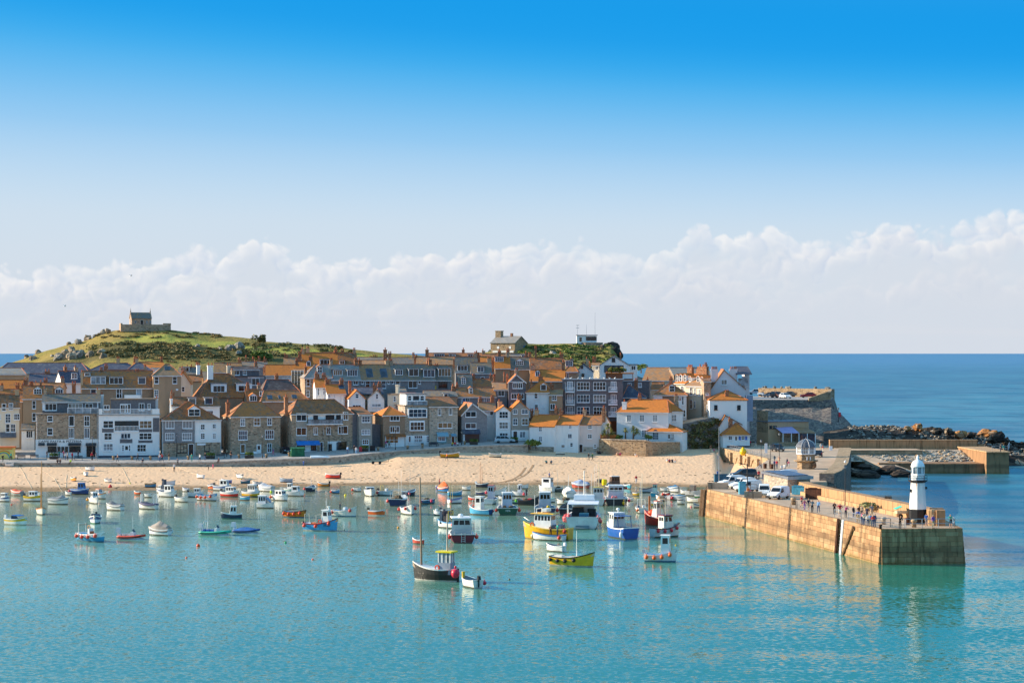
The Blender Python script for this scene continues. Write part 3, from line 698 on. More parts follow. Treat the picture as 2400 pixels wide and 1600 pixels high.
# parapet on the outer side with a ledge in front
PARA=[(58.0-.6,268.5),(53.4,284),(49.6,308),(47.6,322),(48.2,330)]
def ribbon(pts,w,z0,z1,side):
 """A wall that follows a polyline; w is its thickness to one side."""
 P=[Vector((x,y,0)) for x,y in pts];S=MB();off=[]
 for i,p in enumerate(P):
  t=(P[min(i+1,len(P)-1)]-P[max(0,i-1)]).normalized();off.append(p+Vector((t.y,-t.x,0))*w*side)
 for i in range(len(P)-1):
  a,b,c,d_=P[i],P[i+1],off[i+1],off[i]
  S.prism([(a.x,a.y),(b.x,b.y),(c.x,c.y),(d_.x,d_.y)],z0,z1)
 return S
par=empty('parapet_wall',(0,0,0),label='thick stone parapet along the outer side of the pier',cat='wall')
inner=[(53.2,264),(51.6,274.4),(48.6,292),(46.2,304.6),(44.6,316),(44.3,326)]
ribbon(inner,1.5,DZ-.1,DZ+1.75,1).build('wall',PG[0],par);ribbon([(x-.55,y) for x,y in inner[1:]],.56,DZ-.1,DZ+.55,1).build('ledge',PG[2],par)
S=MB();S.prism([(53.25,259.6),(54.3,259.3),(55.0,264.2),(53.2,264.1)],DZ,DZ+1.95);S.build('rounded_end',PG[3],par)
S=MB();S.lathe([(.62,0),(.6,1.8),(.45,2.0)],10,(52.9,260.6));o_=S.build('end_buttress',PG[2],par);o_.location.z=DZ
old=empty('old_pier_wall',(0,0,0),label='tall weathered wall of the older pier rising behind the shed',cat='wall')
ow=[(49.6,334),(52,342),(57,366),(63.6,404),(67,424)]
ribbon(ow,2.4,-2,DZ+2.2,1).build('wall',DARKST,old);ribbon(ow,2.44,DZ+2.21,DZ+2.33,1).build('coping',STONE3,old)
S=MB();S.prism([(46.2,330),(50.4,331),(51,340),(47.2,339)],DZ,DZ+1.1);S.build('sloping_block',CONC,old)
# railings round the head
def rail(pts,h,name,label=None,parent=None,mat=STEEL,mid=2,gap=1.9,cat='railing',r=.04):
 e=parent or empty(name,pts[0],label=label,cat=cat);base=Vector(pts[0]) if not parent else Vector((0,0,0));S=MB();T=MB()
 for a,b in zip(pts,pts[1:]):
  a=Vector(a)-base;b=Vector(b)-base;n=max(1,int((b-a).length/gap))
  for k in range(1,mid+1):T.tube([a+Vector((0,0,h*k/mid)),b+Vector((0,0,h*k/mid))],r,5)
  for i in range(n+1):q=a+(b-a)*i/n;S.tube([q,q+Vector((0,0,h))],r*1.15,5)
 S.build('railing_post',mat,e);T.build('rail',mat,e);return e
def fp(s,out=-.5):q=face_pt(s,DZ,out);return Vector((q.x,q.y,DZ))
rail([fp(18.2),fp(15.6)],1.05,'railing','short white railing beside the recessed steps on the pier');rail([fp(12.9),fp(7.6),fp(3.2),Vector((47.2,258.0,DZ)),Vector((48.6,256.2,DZ))],1.1,'railing','white railing along the inner edge of the pier head, crowded with people')
rail([Vector((48.7,255.9,DZ)),Vector((54.9,256.6,DZ)),Vector((55.2,259,DZ))],1.15,'railing','thin railing across the front of the pier head')
# lighthouse
def lighthouse():
 q=D(2151,1226.5);e=empty('lighthouse',q,R(8),label='small white octagonal lighthouse with black base at the pier head',cat='lighthouse')
 LW,g,b=new_mat('lighthouse_paint');p=g.pos();x,y,z=g.xyz(p)
 st=g.noise(g.vec(g.mul(x,5),g.mul(y,5),g.mul(z,.35)),1,4);n=g.noise(p,.6,3)
 f=g.mul(g.step(st,.53,.66),g.step(g.add(z,g.mul(g.sub(n,.5),1.5)),DZ+2.4,DZ+5.2));g.put(b.inputs['Base Color'],g.mix(g.mul(f,.8),lin4((236,234,230)),lin4((176,96,40))));b.inputs['Roughness'].default_value=.5
 n8=8;ph=math.pi/8
 MB().lathe([(1.16,0),(1.1,.08),(1.1,1.85)],n8,ph=ph).build('black_base',BLK,e)
 MB().lathe([(1.08,1.86),(.86,5.35)],n8,ph=ph).build('tower',LW,e)
 S=MB();S.lathe([(.86,5.2),(1.18,5.42),(1.22,5.44),(1.22,5.54)],n8,ph=ph);S.build('gallery',BLK,e)
 S=MB()
 for k in range(8):
  a=2*math.pi*k/8+ph;a2=2*math.pi*(k+1)/8+ph;p1=Vector((1.16*math.cos(a),1.16*math.sin(a),5.54));p2=Vector((1.16*math.cos(a2),1.16*math.sin(a2),5.54))
  S.tube([p1,p1+Vector((0,0,.6))],.03,4)
  for h in(.3,.6):S.tube([p1+Vector((0,0,h)),p2+Vector((0,0,h))],.025,4)
 S.build('gallery_rail',BLK,e)
 MB().lathe([(.84,5.55),(.84,6.35)],n8,ph=ph).build('lantern_base',WHITE,e)
 MB().lathe([(.76,6.36),(.76,7.2)],n8,ph=ph).build('lantern_glass',GL[4],e)
 for k in range(8):
  a=2*math.pi*k/8+ph;MB().box(-.05,.05,-.05,.05,6.36,7.22).build('glazing_bar',WHITE,e,loc=(.79*math.cos(a),.79*math.sin(a),0),rz=a)
 MB().lathe([(.9,7.2),(.88,7.3),(.78,7.62),(.55,7.95),(.2,8.12),(.14,8.2),(.2,8.3),(.2,8.42),(.12,8.5),(.1,8.62),(.02,8.72)],12).build('dome',WHITE,e,True)
 MB().box(-.12,.12,-.12,.12,4.4,4.7).build('lamp_box',DKSTEEL,e,loc=(1.0,-.25,0));MB().box(-.16,.16,-.05,.05,4.0,4.4).build('small_window',GL[0],e,loc=(-.98,-.1,0),rz=R(90))
lighthouse()
def old_lighthouse():
 q=Pz(1889,1098,DZ);e=empty('domed_lantern_house',q,R(10),label='old octagonal stone lantern house with leaded dome and glazed windows',cat='lantern house')
 MB().lathe([(1.7,0),(1.7,1.6),(1.75,1.62),(1.75,2.7)],8).build('stone_drum',STONE3,e)
 MB().lathe([(1.7,1.2),(2.3,1.5),(2.3,1.62)],16).build('balcony',STONE3,e)
 MB().lathe([(1.72,2.71),(1.86,2.75),(1.86,2.9)],8).build('sill_ring',WHITE,e)
 MB().lathe([(1.72,2.91),(1.72,4.05)],8).build('lantern_glass',GL[2],e)
 for k in range(8):
  a0=2*math.pi*k/8;a1=2*math.pi*(k+1)/8
  for t in(0,.25,.5,.75):
   x=1.74*(math.cos(a0)*(1-t)+math.cos(a1)*t);y=1.74*(math.sin(a0)*(1-t)+math.sin(a1)*t);w=.1 if t==0 else .035
   MB().box(-w,w,-w,w,2.91,4.06).build('glazing_bar',WHITE,e,loc=(x,y,0),rz=(a0+a1)/2)
  S=MB();p0=(1.75*math.cos(a0),1.75*math.sin(a0),3.5);p1=(1.75*math.cos(a1),1.75*math.sin(a1),3.5);S.tube([p0,p1],.04,4);S.build('glazing_bar',WHITE,e)
 MB().lathe([(1.95,4.06),(1.9,4.15),(1.75,4.5),(1.4,4.95),(.8,5.3),(.3,5.45),(.12,5.7),(.02,5.95)],16).build('dome',plain('old_lead',(92,96,106),.55,.2),e)
 for k in range(8):
  a=2*math.pi*k/8;S=MB();S.tube([(r*math.cos(a)*1.02,r*math.sin(a)*1.02,z) for r,z in((1.95,4.12),(1.76,4.52),(1.42,4.98),(.82,5.34),(.15,5.6))],.03,4);S.build('dome_rib',WHITE,e)
 MB().box(-.42,.42,-1.66,-1.62,1.7,2.3).build('plaque',WHITE,e)
 MB().lathe([(.34,0),(.4,.4),(.34,.9),(.1,1.0)],8).build('barrel',WOOD,e,loc=(1.0,-2.0,.3))
old_lighthouse()
def shed():
 a,b_=D(1846,1154),D(1899,1152);e=empty('stone_shed',(a+b_)/2,math.atan2(b_.y-a.y,b_.x-a.x),label='small stone shed with grey panelled roof on the pier',cat='shed')
 w=(b_-a).length/2
 MB().box(-w,w,0,6.5,0,2.5).build('wall',STONE2,e)
 S=MB();S.slab([(-w-.3,-.35,2.46),(w+.3,-.35,2.46),(w+.3,6.8,3.0),(-w-.3,6.8,3.0)],.34);S.build('roof',plain('grey_felt',(112,116,126),.7,.15),e)
 for i in range(4):x=-w+.15+i*w*.48;MB().box(x,x+w*.4,.3,6.3,0,.06).build('roof_panel',plain('blue_grey_sheet',(84,96,120),.35,.15),e,loc=(0,0,2.55+.02)).rotation_euler=(math.atan2(.54,7.15),0,0)
 MB().box(-w-.32,w+.32,-.42,-.36,2.0,2.5).build('fascia',plain('pale_fascia',(176,174,172),.6),e)
shed()
# ------------------------------------------------------------------ arched quay wall, bank and beach fixtures
def arch_wall():
 a=Vector((52.4,424,0));b=Vector((47.9,471,0));d_=(b-a);L=d_.length;d_.normalize();n=Vector((-d_.y,d_.x,0))
 e=empty('arched_quay_wall',(0,0,0),label='sunlit stone quay wall with three pointed arches above the beach',cat='wall')
 # height of the wall foot follows the sand
 S=MB();cuts=[.0];ARC=[(14,4.6,2.7),(21.4,3.6,2.5),(30.7,3.8,2.3)]
 foot=.9;pts=[]
 def P(s,z,o=0):q=a+d_*s+n*(o);return Vector((q.x,q.y,z))
 seg=[0]
 for c,w,h in ARC:seg+=[c-w/2,c+w/2]
 seg.append(L)
 for i in range(0,len(seg),2):S.face([P(seg[i],foot-1,.05),P(seg[i],DZ,.05),P(seg[i+1],DZ,.05),P(seg[i+1],foot-1,.05)])
 V=MB();Bk=MB()
 for c,w,h in ARC:
  arc=[]
  for k in range(9):
   t=-1+k/4;zz=foot+h*(1-abs(t)**1.6*.62) if abs(t)<1 else foot+h*.38
   arc.append((c+t*w/2,zz))
  for(s0,z0),(s1,z1) in zip(arc,arc[1:]):
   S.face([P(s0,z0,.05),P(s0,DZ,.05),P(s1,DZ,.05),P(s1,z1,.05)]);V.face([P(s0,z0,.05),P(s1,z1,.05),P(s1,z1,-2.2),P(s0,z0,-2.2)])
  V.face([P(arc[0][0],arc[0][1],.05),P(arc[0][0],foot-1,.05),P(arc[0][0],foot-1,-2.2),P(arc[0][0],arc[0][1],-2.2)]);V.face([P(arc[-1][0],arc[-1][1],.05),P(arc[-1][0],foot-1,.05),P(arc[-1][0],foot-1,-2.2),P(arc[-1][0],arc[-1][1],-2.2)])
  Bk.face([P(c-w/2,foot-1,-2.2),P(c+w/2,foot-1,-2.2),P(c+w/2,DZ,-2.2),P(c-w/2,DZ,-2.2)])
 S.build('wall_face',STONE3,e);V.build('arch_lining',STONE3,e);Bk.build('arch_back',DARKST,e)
 K=MB()
 K.slab([P(-.5,DZ+.1,.15),P(L+1,DZ+.1,.15),P(L+1,DZ+.1,-.6),P(-.5,DZ+.1,-.6)],.22);K.build('coping',STONE3,e)
 for s in(8,17.6,25.5,36):S2=MB();S2.box(-.5,.5,-.35,.35,foot-1,DZ-.4,tx=.1,ty=.05);S2.build('buttress',STONE3,e,loc=P(s,0,.3),rz=math.atan2(d_.y,d_.x))
 rail([P(2,DZ+.1,-.3),P(26,DZ+.1,-.3),P(40,DZ+.1,-.3)],1.0,'railing','pale railing on top of the arched quay wall',mid=2,gap=2.2)
 S=MB();S.ball((0,0,0),.75,10,6,sz=1.1);S.lathe([(.2,.6),(.28,.8),(.25,1.0)],8);S.build('large_buoy',paint('f2c81e'),None,True,P(22,DZ+.4,.5),label='big yellow buoy hanging on the railing of the arched wall',cat='buoy')
arch_wall()
# ivy bank below the granite terrace
def bank():
 e=empty('ivy_bank',Py(1640,1050,478),label='dark ivy covered bank between white house and kiosk',cat='bank');base=e.location;pts=[];rr=random.Random(3)
 S=MB();a,b_=Py(1597,1052,476),Py(1692,1048,479)
 S.face([a,b_,b_+Vector((0,1.5,7.4)),a+Vector((0,1.5,5.6))]);S.v=[tuple(Vector(v)-base) for v in S.v];S.build('retaining_wall',DARKST,e)
 S=MB();S.face([(v+Vector(w)-base) for v,w in((a+Vector((0,1.5,5.6)),(0,0,0)),(b_+Vector((0,1.5,7.4)),(0,0,0)),(b_+Vector((0,9,7.6)),(0,0,0)),(a+Vector((0,9,6)),(0,0,0)))]);S.build('terrace',CONC,e)
 for i in range(60):
  t=rr.random();u=rr.random();q=a.lerp(b_,t)+Vector((0,.2+u*1.2,u*(4.6+1.6*t)))-base;pts.append((q,1.2,.7,.8))
 foliage(pts,LEAFD,'ivy',e,.3,46)
bank()
# ------------------------------------------------------------------ right: bastion, rocky point and the small pier
ZR=lambda x,y:(1640+x/3.095,860+y/3.095)
def bastion():
 e=empty('bastion',(0,0,0),label='dark stone bastion with car park and sunlit parapet above the point',cat='bastion')
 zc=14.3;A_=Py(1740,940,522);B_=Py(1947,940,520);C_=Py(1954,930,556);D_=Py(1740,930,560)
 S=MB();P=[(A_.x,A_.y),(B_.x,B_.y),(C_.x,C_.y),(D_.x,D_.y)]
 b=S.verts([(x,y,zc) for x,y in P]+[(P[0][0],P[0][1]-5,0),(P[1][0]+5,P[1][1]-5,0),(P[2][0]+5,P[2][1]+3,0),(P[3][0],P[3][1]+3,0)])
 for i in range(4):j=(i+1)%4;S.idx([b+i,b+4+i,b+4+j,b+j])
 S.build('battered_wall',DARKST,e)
 S=MB();S.face([(x,y,zc) for x,y in P]);S.build('car_park',ASPH,e)
 W=MB();a=Vector((D_.x+5.0,566,0));c=Vector((C_.x-1.5,549,0));d_=Vector((B_.x,B_.y+.4,0))
 W.prism([(a.x,a.y),(c.x,c.y),(c.x+.8,c.y+1.0),(a.x+.8,a.y+1.0)],zc-3,zc+2.2)
 W.prism([(d_.x-.9,d_.y),(d_.x,d_.y),(c.x,c.y-.05),(c.x-.9,c.y-.05)],zc-.5,zc+2.0)
 k=W.verts([(d_.x-5.5,d_.y-.3,zc-.3),(d_.x-.92,d_.y-.3,zc-.3),(d_.x-.92,d_.y+.5,zc-.3),(d_.x-5.5,d_.y+.5,zc-.3),(d_.x-5.5,d_.y-.3,zc+.4),(d_.x-.92,d_.y-.3,zc+2.0),(d_.x-.92,d_.y+.5,zc+2.0),(d_.x-5.5,d_.y+.5,zc+.4)])
 for f in((4,5,6,7),(0,1,5,4),(1,2,6,5),(2,3,7,6),(3,0,4,7)):W.idx([k+i for i in f])
 W.build('parapet',STONE3,e)
 for i in range(14):
  t=rnd.random();q=a.lerp(c,t);link('parapet_stone',rock_mesh(i+100).mesh('parapet_stone',ROCKG),e,(q.x,q.y+.6,zc+2.4),(0,0,i),(rnd.uniform(.25,.5),)*3)
  # sloping revetment at the foot
 S=MB();pts=[]
 for i in range(13):
  px=1750+i*22;col=[]
  for j in range(9):
   t=j/8;Y=500+18*t;z=4.5+(7.8 if px<1960 else max(.0,7.8-(px-1960)*.115))*t+.5*fbm(px*.05,j*.7)
   col.append(((px-CX)/F*Y,Y,z))
  pts.append(S.verts(col))
 for i in range(12):
  for j in range(8):S.idx([pts[i]+j,pts[i+1]+j,pts[i+1]+j+1,pts[i]+j+1])
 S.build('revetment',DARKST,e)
bastion()
def rocky_point():
 S=MB();n=9;cs=list(range(1930,2441,15))
 def prof(px,t):
  Y=476+46*t;hh=interp([(1930,6.8),(2010,7.9),(2150,7.6),(2300,5.8),(2360,3.9),(2440,3.0)],px)
  z=hh*(.45+.55*min(1,t*2.0))+.6*fbm(px*.03,t*4)
  if t>.8:z-=(t-.8)*30
  if px>2330:z-=max(0,.12-t)*30
  return Vector(((px-CX)/F*Y,Y,z))
 for px in cs:S.verts([prof(px,j/(n-1)) for j in range(n)])
 for i in range(len(cs)-1):
  for j in range(n-1):S.idx([i*n+j,(i+1)*n+j,(i+1)*n+j+1,i*n+j+1])
 S.build('rocky_point',ROCKD,kind='structure')
 meshes=[rock_mesh(i,6,4,.5) for i in range(6)]
 B=MB();rr=random.Random(11)
 for i in range(950):
  px=rr.uniform(1990,2420);t=rr.uniform(.12,.8);q=prof(px,t);r=rr.uniform(.18,.46);k=rr.choice(meshes);a=rr.uniform(0,6)
  b=len(B.v);ca,sa=math.cos(a),math.sin(a);mi=rr.choice([0,0,1,1,0,3])
  B.v+=[(q.x+(x*ca-y*sa)*r,q.y+(x*sa+y*ca)*r,q.z+z*r*.7+.1) for x,y,z in k.v];B.f+=[tuple(b+j for j in f) for f in k.f];B.m+=[mi]*len(k.f)
 B.build('boulder_field',[ROCKG,ROCKD,STONE3,STONE2],kind='stuff',label='grey boulders piled over the rocky point',cat='boulders')
 big=[(1505,425,1.6,'small orange crag at the left end of the rocky point',1),(1585,415,2.6,'tall orange crag standing up left of centre on the point',1),(1660,440,2.4,'dark low crag just right of the tall orange crag',0),(1730,445,2.2,'dark crag in the middle of the rocky point',0),(1810,445,2.4,'dark humped crag with the sea behind',0),(1820,465,1.7,'rounded orange boulder in front of the dark humped crag',1),(1890,468,2.3,'broad orange crag right of the rounded boulder',1),(1970,470,2.2,'brown crag left of the largest rock of the point',0),(2090,470,3.6,'largest rock of the point, orange topped and steep',1),(2150,490,3.2,'dark shoulder right of the largest rock',0),(2220,515,2.4,'dark tapering rock toward the tip of the point',0),(2270,528,1.7,'low dark rock near the tip of the point',0),(2330,545,1.9,'brown rock at the far tip by the picture edge',0),(2100,520,1.6,'pale boulder below the largest rock',2)]
 for i,(x,y,r,lb,k) in enumerate(big):
  px,py=ZR(x,y);rock(Py(px,py+7,492+i%3*4),r*.44,120+i,[ROCKD,ROCKO,ROCKG][k],lb,(1.6,1.1,.85),'crags on the rocky point',.55,12,8)
rocky_point()
def small_pier():
 e=empty('small_pier',(0,0,0),label='low outer pier with long sunlit wall and end block',cat='pier')
 X=lambda px,Y:(px-CX)/F*Y
 def blockp(p0,p1,Y0,Y1,z0,z1,name,mat,zr=None):
  S=MB();S.prism([(X(p0,Y0),Y0),(X(p1,Y0),Y0),(X(p1,Y0),Y1),(X(p0,Y0),Y1)],z0,z1);return S.build(name,mat,e)
 blockp(2160,2313,448,456,-2,2.1,'lower_quay',PG[3]);blockp(2060,2160,451,456,-2,2.08,'lower_quay',PG[1])
 S=MB();x0,x1=X(1985,456),X(2312,456);k=S.verts([(x0,456.02,2.2),(x1,456.02,2.0),(x1,467,4.1),(x0,467,4.1)]);S.idx([k,k+1,k+2,k+3]);S.build('rubble_bank',STONE2,e)
 B=MB();rr=random.Random(4);ms=[rock_mesh(i+30,6,4,.4) for i in range(4)]
 for i in range(330):
  u=rr.random();t=rr.random();q=Vector((x0+(x1-x0)*u,456+11*t,2.1+2*t));r=rr.uniform(.3,.6);b=len(B.v);kk=rr.choice(ms);mi=rr.choice([0,0,1])
  B.v+=[(q.x+x*r,q.y+y*r,q.z+z*r*.6) for x,y,z in kk.v];B.f+=[tuple(b+j for j in f) for f in kk.f];B.m+=[mi]*len(kk.f)
 B.build('rubble_stones',[ROCKG,STONE3],e,kind='stuff')
 blockp(1960,2292,467,473,-2,4.15,'upper_walk',CONC)
 blockp(1945,2291,471,472.4,4.16,6.15,'parapet',PG[0]);blockp(1945,2292,470.9,472.5,6.17,6.3,'coping',PG[2])
 blockp(2293,2306,471,472.2,4.1,5.3,'parapet_step',PG[1])
 S=MB();Y0=446;S.prism([(X(2312,Y0),Y0),(X(2366,Y0),Y0),(X(2370,Y0),470),(X(2300,Y0),470)],-2,4.6,k=.97);S.build('end_block',PG[3],e)
 S=MB();S.prism([(X(2311,Y0),Y0-.2),(X(2367,Y0),Y0-.2),(X(2371,Y0),470.4),(X(2299,Y0),470.4)],4.62,4.85,k=.98);S.build('end_cap',PG[2],e)
 rail([Vector((X(2325,448),448,4.85)),Vector((X(2362,448),448,4.85)),Vector((X(2366,466),466,4.85))],1.1,'railing','railing on the end block of the outer pier',gap=1.6)
 # slip and weedy rocks beside it
 S=MB();S.prism([(X(1955,470),470),(X(1990,470),470),(X(2140,444),444),(X(2110,441),441)],-1,.5);k=0
 sl=S;sl.v=[(x,y,(4.2*(y-441)/29 if z>0 else-1.5)+(.3 if z>0 else 0)) for x,y,z in sl.v];sl.build('slipway',CONC,e)
 for i,(px,py,r,lb) in enumerate([(1975,1090,4.2,'black weedy rock slope against the old pier wall'),(2010,1092,4.0,'black weedy rock beside the slipway foot'),(2050,1098,3.4,'dark weed covered rock in the little cove'),(2085,1104,2.8,'dark rock at the waterline of the little cove'),(2112,1110,1.8,'small brown rock at the end of the slipway'),(1990,1108,3.0,'dark rock under the old pier wall at the waterline'),(2030,1112,2.2,'low black rock awash in the cove'),(2095,1088,2.4,'dark rock between slipway and lower quay'),(2060,1082,2.6,'dark rock above the slipway')]):
  q=Pz(px,py,.6);rock(q,r,160+i,ROCKD,lb,(1.25,1.2,.42),'weedy rocks in the cove',.4,12,8)
small_pier()
# ------------------------------------------------------------------ houses
OR={1:(0,820),2:(280,820),3:(500,820),4:(720,800),5:(940,780),6:(1160,780),7:(1380,780),8:(1560,820)}
def cv(r,x,y):return OR[r][0]+x/5.2267,OR[r][1]+y/5.2267
GR=random.Random(21)
def pane_mat():return GR.choices(GL,(7,3,1,1,.6))[0]
HS=[]
class H:
 """A house whose front is given in photo measurements (region, left, right, eave, foot) at distance dist; depth runs away from the front."""
 def __init__(s,name,label,r,dist,rect,wall,roof=('gx',0),mat=None,rz=0,dep=8.5,group=None,cat='house',ov=.25,fascia=True,r2=None,ridge=RIDGE):
  HS.append(s);s.nch=0;s.kind=roof[0];s.r=r;s.dist=dist;x0,x1,ye,yb=rect;s.dep=dep;s.rd=dep/2;s.rz=R(rz);s.wall=wall
  p0,pe=cv(r,x0,ye);p1=cv(r2 or r,x1,ye)[0];xc=(p0+p1)/2
  s.o=Vector(((xc-CX)/F*dist,dist,0))
  zb=town_z(dist)-1.2 if yb is None else CH-(cv(r,0,yb)[1]-HY)/F*dist
  s.o.z=zb-(.6 if yb is not None else 0);s.foot=.6 if yb is not None else 1
  s.e=empty(name,s.o,s.rz,label=label,cat=cat,group=group)
  s.u0=s.at(p0,pe)[0];s.u1=s.at(p1,pe)[0];s.ze=s.at(xc,pe)[1]
  s.build_roof(roof,mat,ov,fascia,ridge)
 def at(s,px,py,w=0):
  o=Vector((0,0,CH))-s.o;d=Vector(((px-CX)/F,1,-(py-HY)/F));c,n=math.cos(-s.rz),math.sin(-s.rz)
  o=Vector((o.x*c-o.y*n,o.x*n+o.y*c,o.z));d=Vector((d.x*c-d.y*n,d.x*n+d.y*c,d.z));t=(w-o.y)/d.y
  return o.x+t*d.x,o.z+t*d.z
 def z(s,r,x,y,w=0):return s.at(*cv(r or s.r,x,y),w)
 def build_roof(s,roof,mat,ov,fascia,ridge):
  k=roof[0];u0,u1,ze,D_=s.u0,s.u1,s.ze,s.dep;S=MB();Wl=MB();T=MB();rd=s.rd;mid=(u0+u1)/2
  Wl.box(u0,u1,0,D_,0,ze);th=.16;s.slope=None
  if k in('gx','hip'):
   xm=cv(s.r,0,0)[0];zr=s.at((s.px(u0)+s.px(u1))/2,cv(s.r,0,roof[1])[1],rd)[1];zr=max(zr,ze+.6);s.zr=zr
   dz=(zr-ze)/rd*ov;f0=(u0-ov,-ov,ze-dz);f1=(u1+ov,-ov,ze-dz);b0=(u0-ov,D_+ov,ze-dz);b1=(u1+ov,D_+ov,ze-dz)
   if k=='gx':
    r0=(u0-ov*.6,rd,zr);r1=(u1+ov*.6,rd,zr);f0=(u0-ov*.6,)+f0[1:];f1=(u1+ov*.6,)+f1[1:];b0=(u0-ov*.6,)+b0[1:];b1=(u1+ov*.6,)+b1[1:]
    for x in(u0,u1):Wl.face([(x,0,ze),(x,D_,ze),(x,rd,zr-.1)])
   else:
    if len(roof)>2:a=s.z(roof[4] if len(roof)>4 else s.r,roof[2],roof[1],rd)[0];b=s.z(roof[4] if len(roof)>4 else s.r,roof[3],roof[1],rd)[0]
    else:a=u0+min(rd,(u1-u0)*.45);b=u1-min(rd,(u1-u0)*.45)
    r0=(a,rd,zr);r1=(max(b,a+.02),rd,zr)
    S.slab([f0,b0,r0],th);S.slab([f1,r1,b1],th)
    for q,e in((f0,r0),(f1,r1)):T.tube([q,e],.1,5)
   S.slab([f0,f1,r1,r0],th);S.slab([b0,b1,r1,r0],th);T.tube([r0,r1],.13,5)
   s.slope=lambda y:ze+(zr-ze)*y/rd
  elif k=='gy':
   ax,az=s.z(s.r,roof[1],roof[2],0);az=max(az,ze+.5);s.zr=az;s.rd=D_*.5
   Wl.face([(u0,0,ze),(u1,0,ze),(ax,0,az-.08)]);Wl.face([(u1,D_,ze),(u0,D_,ze),(ax,D_,az-.08)])
   for u,sg in((u0,-1),(u1,1)):
    sl=(az-ze)/abs(ax-u);S.slab([(u+sg*ov,-ov,ze-sl*ov),(ax,-ov,az),(ax,D_+ov,az),(u+sg*ov,D_+ov,ze-sl*ov)],th)
    if fascia=='barge':B=MB();B.slab([(u+sg*ov,-ov-.06,ze-sl*ov+.04),(ax,-ov-.06,az+.04),(ax,-ov,az+.04),(u+sg*ov,-ov,ze-sl*ov+.04)],.26);B.build('barge_board',FASC,s.e)
   T.tube([(ax,-ov,az+.02),(ax,D_+ov,az+.02)],.13,5)
  elif k=='mono':
   zr=s.at((s.px(u0)+s.px(u1))/2,cv(s.r,0,roof[1])[1],D_)[1];s.zr=zr;dz=(zr-ze)/D_*ov
   S.slab([(u0-.15,-ov,ze-dz),(u1+.15,-ov,ze-dz),(u1+.15,D_,zr),(u0-.15,D_,zr)],th);s.rd=D_
   Wl.box(u0,u1,D_-.3,D_-.01,ze,zr-.1);s.slope=lambda y:ze+(zr-ze)*y/D_
   for x in(u0,u1):Wl.face([(x,0,ze),(x,D_,ze),(x,D_,zr-.1)])
   T.tube([(u0,D_,zr),(u1,D_,zr)],.12,5)
  else:
   S.box(u0-.2,u1+.2,-.2,D_+.2,ze+.002,ze+.22);s.zr=ze+.2
  Wl.build('wall',s.wall,s.e)
  s.roof=S.build('roof',mat or RB,s.e)
  if T.v and ridge:T.build('ridge_tiles',ridge,s.roof)
  if fascia is True and k in('gx','hip','mono'):
   B=MB();B.box(u0-ov*.8,u1+ov*.8,-ov-.12,-ov+.02,ze-.34,ze-.14);B.build('gutter',FASC,s.e)
 def px(s,u):
  c,n=math.cos(s.rz),math.sin(s.rz);x=s.o.x+u*c;y=s.o.y+u*n;return CX+x/y*F
 def rect(s,r,x0,x1,y0,y1,w=0):
  a=s.z(r,x0,y0,w);b=s.z(r,x1,y1,w);return a[0],b[0],b[1],a[1]
 def pane_frame(s,u0,u1,z0,z1,nc,nr,y,parent,frame=WHITE,names=('window','pane'),gm=None,fw=.11,sill=True):
  S=MB();S.box(u0-fw,u0,y-.1,y,z0-fw,z1+fw);S.box(u1,u1+fw,y-.1,y,z0-fw,z1+fw);S.box(u0,u1,y-.1,y,z1,z1+fw);S.box(u0,u1,y-.1,y,z0-fw,z0)
  for i in range(1,nc):x=u0+(u1-u0)*i/nc;S.box(x-fw*.36,x+fw*.36,y-.085,y,z0,z1)
  for j in range(1,nr):zz=z0+(z1-z0)*j/nr;S.box(u0,u1,y-.08,y-.002,zz-fw*.34,zz+fw*.34)
  if sill:S.box(u0-fw-.06,u1+fw+.06,y-.2,y,z0-fw-.1,z0-fw-.004)
  f=S.build(names[0],frame,parent)
  G=MB();G.face([(u0,y-.045,z0),(u1,y-.045,z0),(u1,y-.045,z1),(u0,y-.045,z1)])
  G.build(names[1],gm or pane_mat(),f if parent is s.e else parent);return f
 def w(s,spec,frame=WHITE,r=None,w=0,gm=None):
  """windows: 'x0 x1 y0 y1 columns rows; ...'; '@3' switches to region 3."""
  rr=r or s.r
  for t in spec.split(';'):
   t=t.split()
   if not t:continue
   if t[0][0]=='@':rr=int(t[0][1:]);t=t[1:]
   x0,x1,y0,y1,nc,nr=[float(v) for v in t[:6]];u0,u1,z0,z1=s.rect(rr,x0,x1,y0,y1,w);s.pane_frame(u0+.1,u1-.1,z0+.1,z1-.1,int(nc),int(nr),w,s.e,frame,gm=gm)
  return s
 def door(s,x0,x1,y0,y1,mat,r=None,name='door'):
  u0,u1,z0,z1=s.rect(r,x0,x1,y0,y1);S=MB();S.box(u0,u1,-.07,.02,z0,z1);d=S.build(name,mat,s.e)
  S=MB();S.box(u0-.1,u0-.005,-.11,.02,z0,z1+.1);S.box(u1+.005,u1+.1,-.11,.02,z0,z1+.1);S.box(u0,u1,-.11,.02,z1+.005,z1+.1);S.build('door_frame',WHITE,d)
  S=MB();S.box(u0+.15,u1-.15,-.085,-.072,z0+(z1-z0)*.55,z1-.2);S.build('pane',GL[0],d);return s
 def panel(s,x0,x1,y0,y1,mat,r=None,name='wall_panel',th=.05):
  u0,u1,z0,z1=s.rect(r,x0,x1,y0,y1);S=MB();S.box(u0,u1,-th,.02,z0,z1);S.build(name,mat,s.e);return s
 def bay(s,x0,x1,y0,y1,mat,p=.7,r=None,name='bay'):
  u0,u1,z0,z1=s.rect(r,x0,x1,y0,y1,-p);S=MB();S.box(u0,u1,-p,.02,z0,z1);S.build(name,mat,s.e);return s
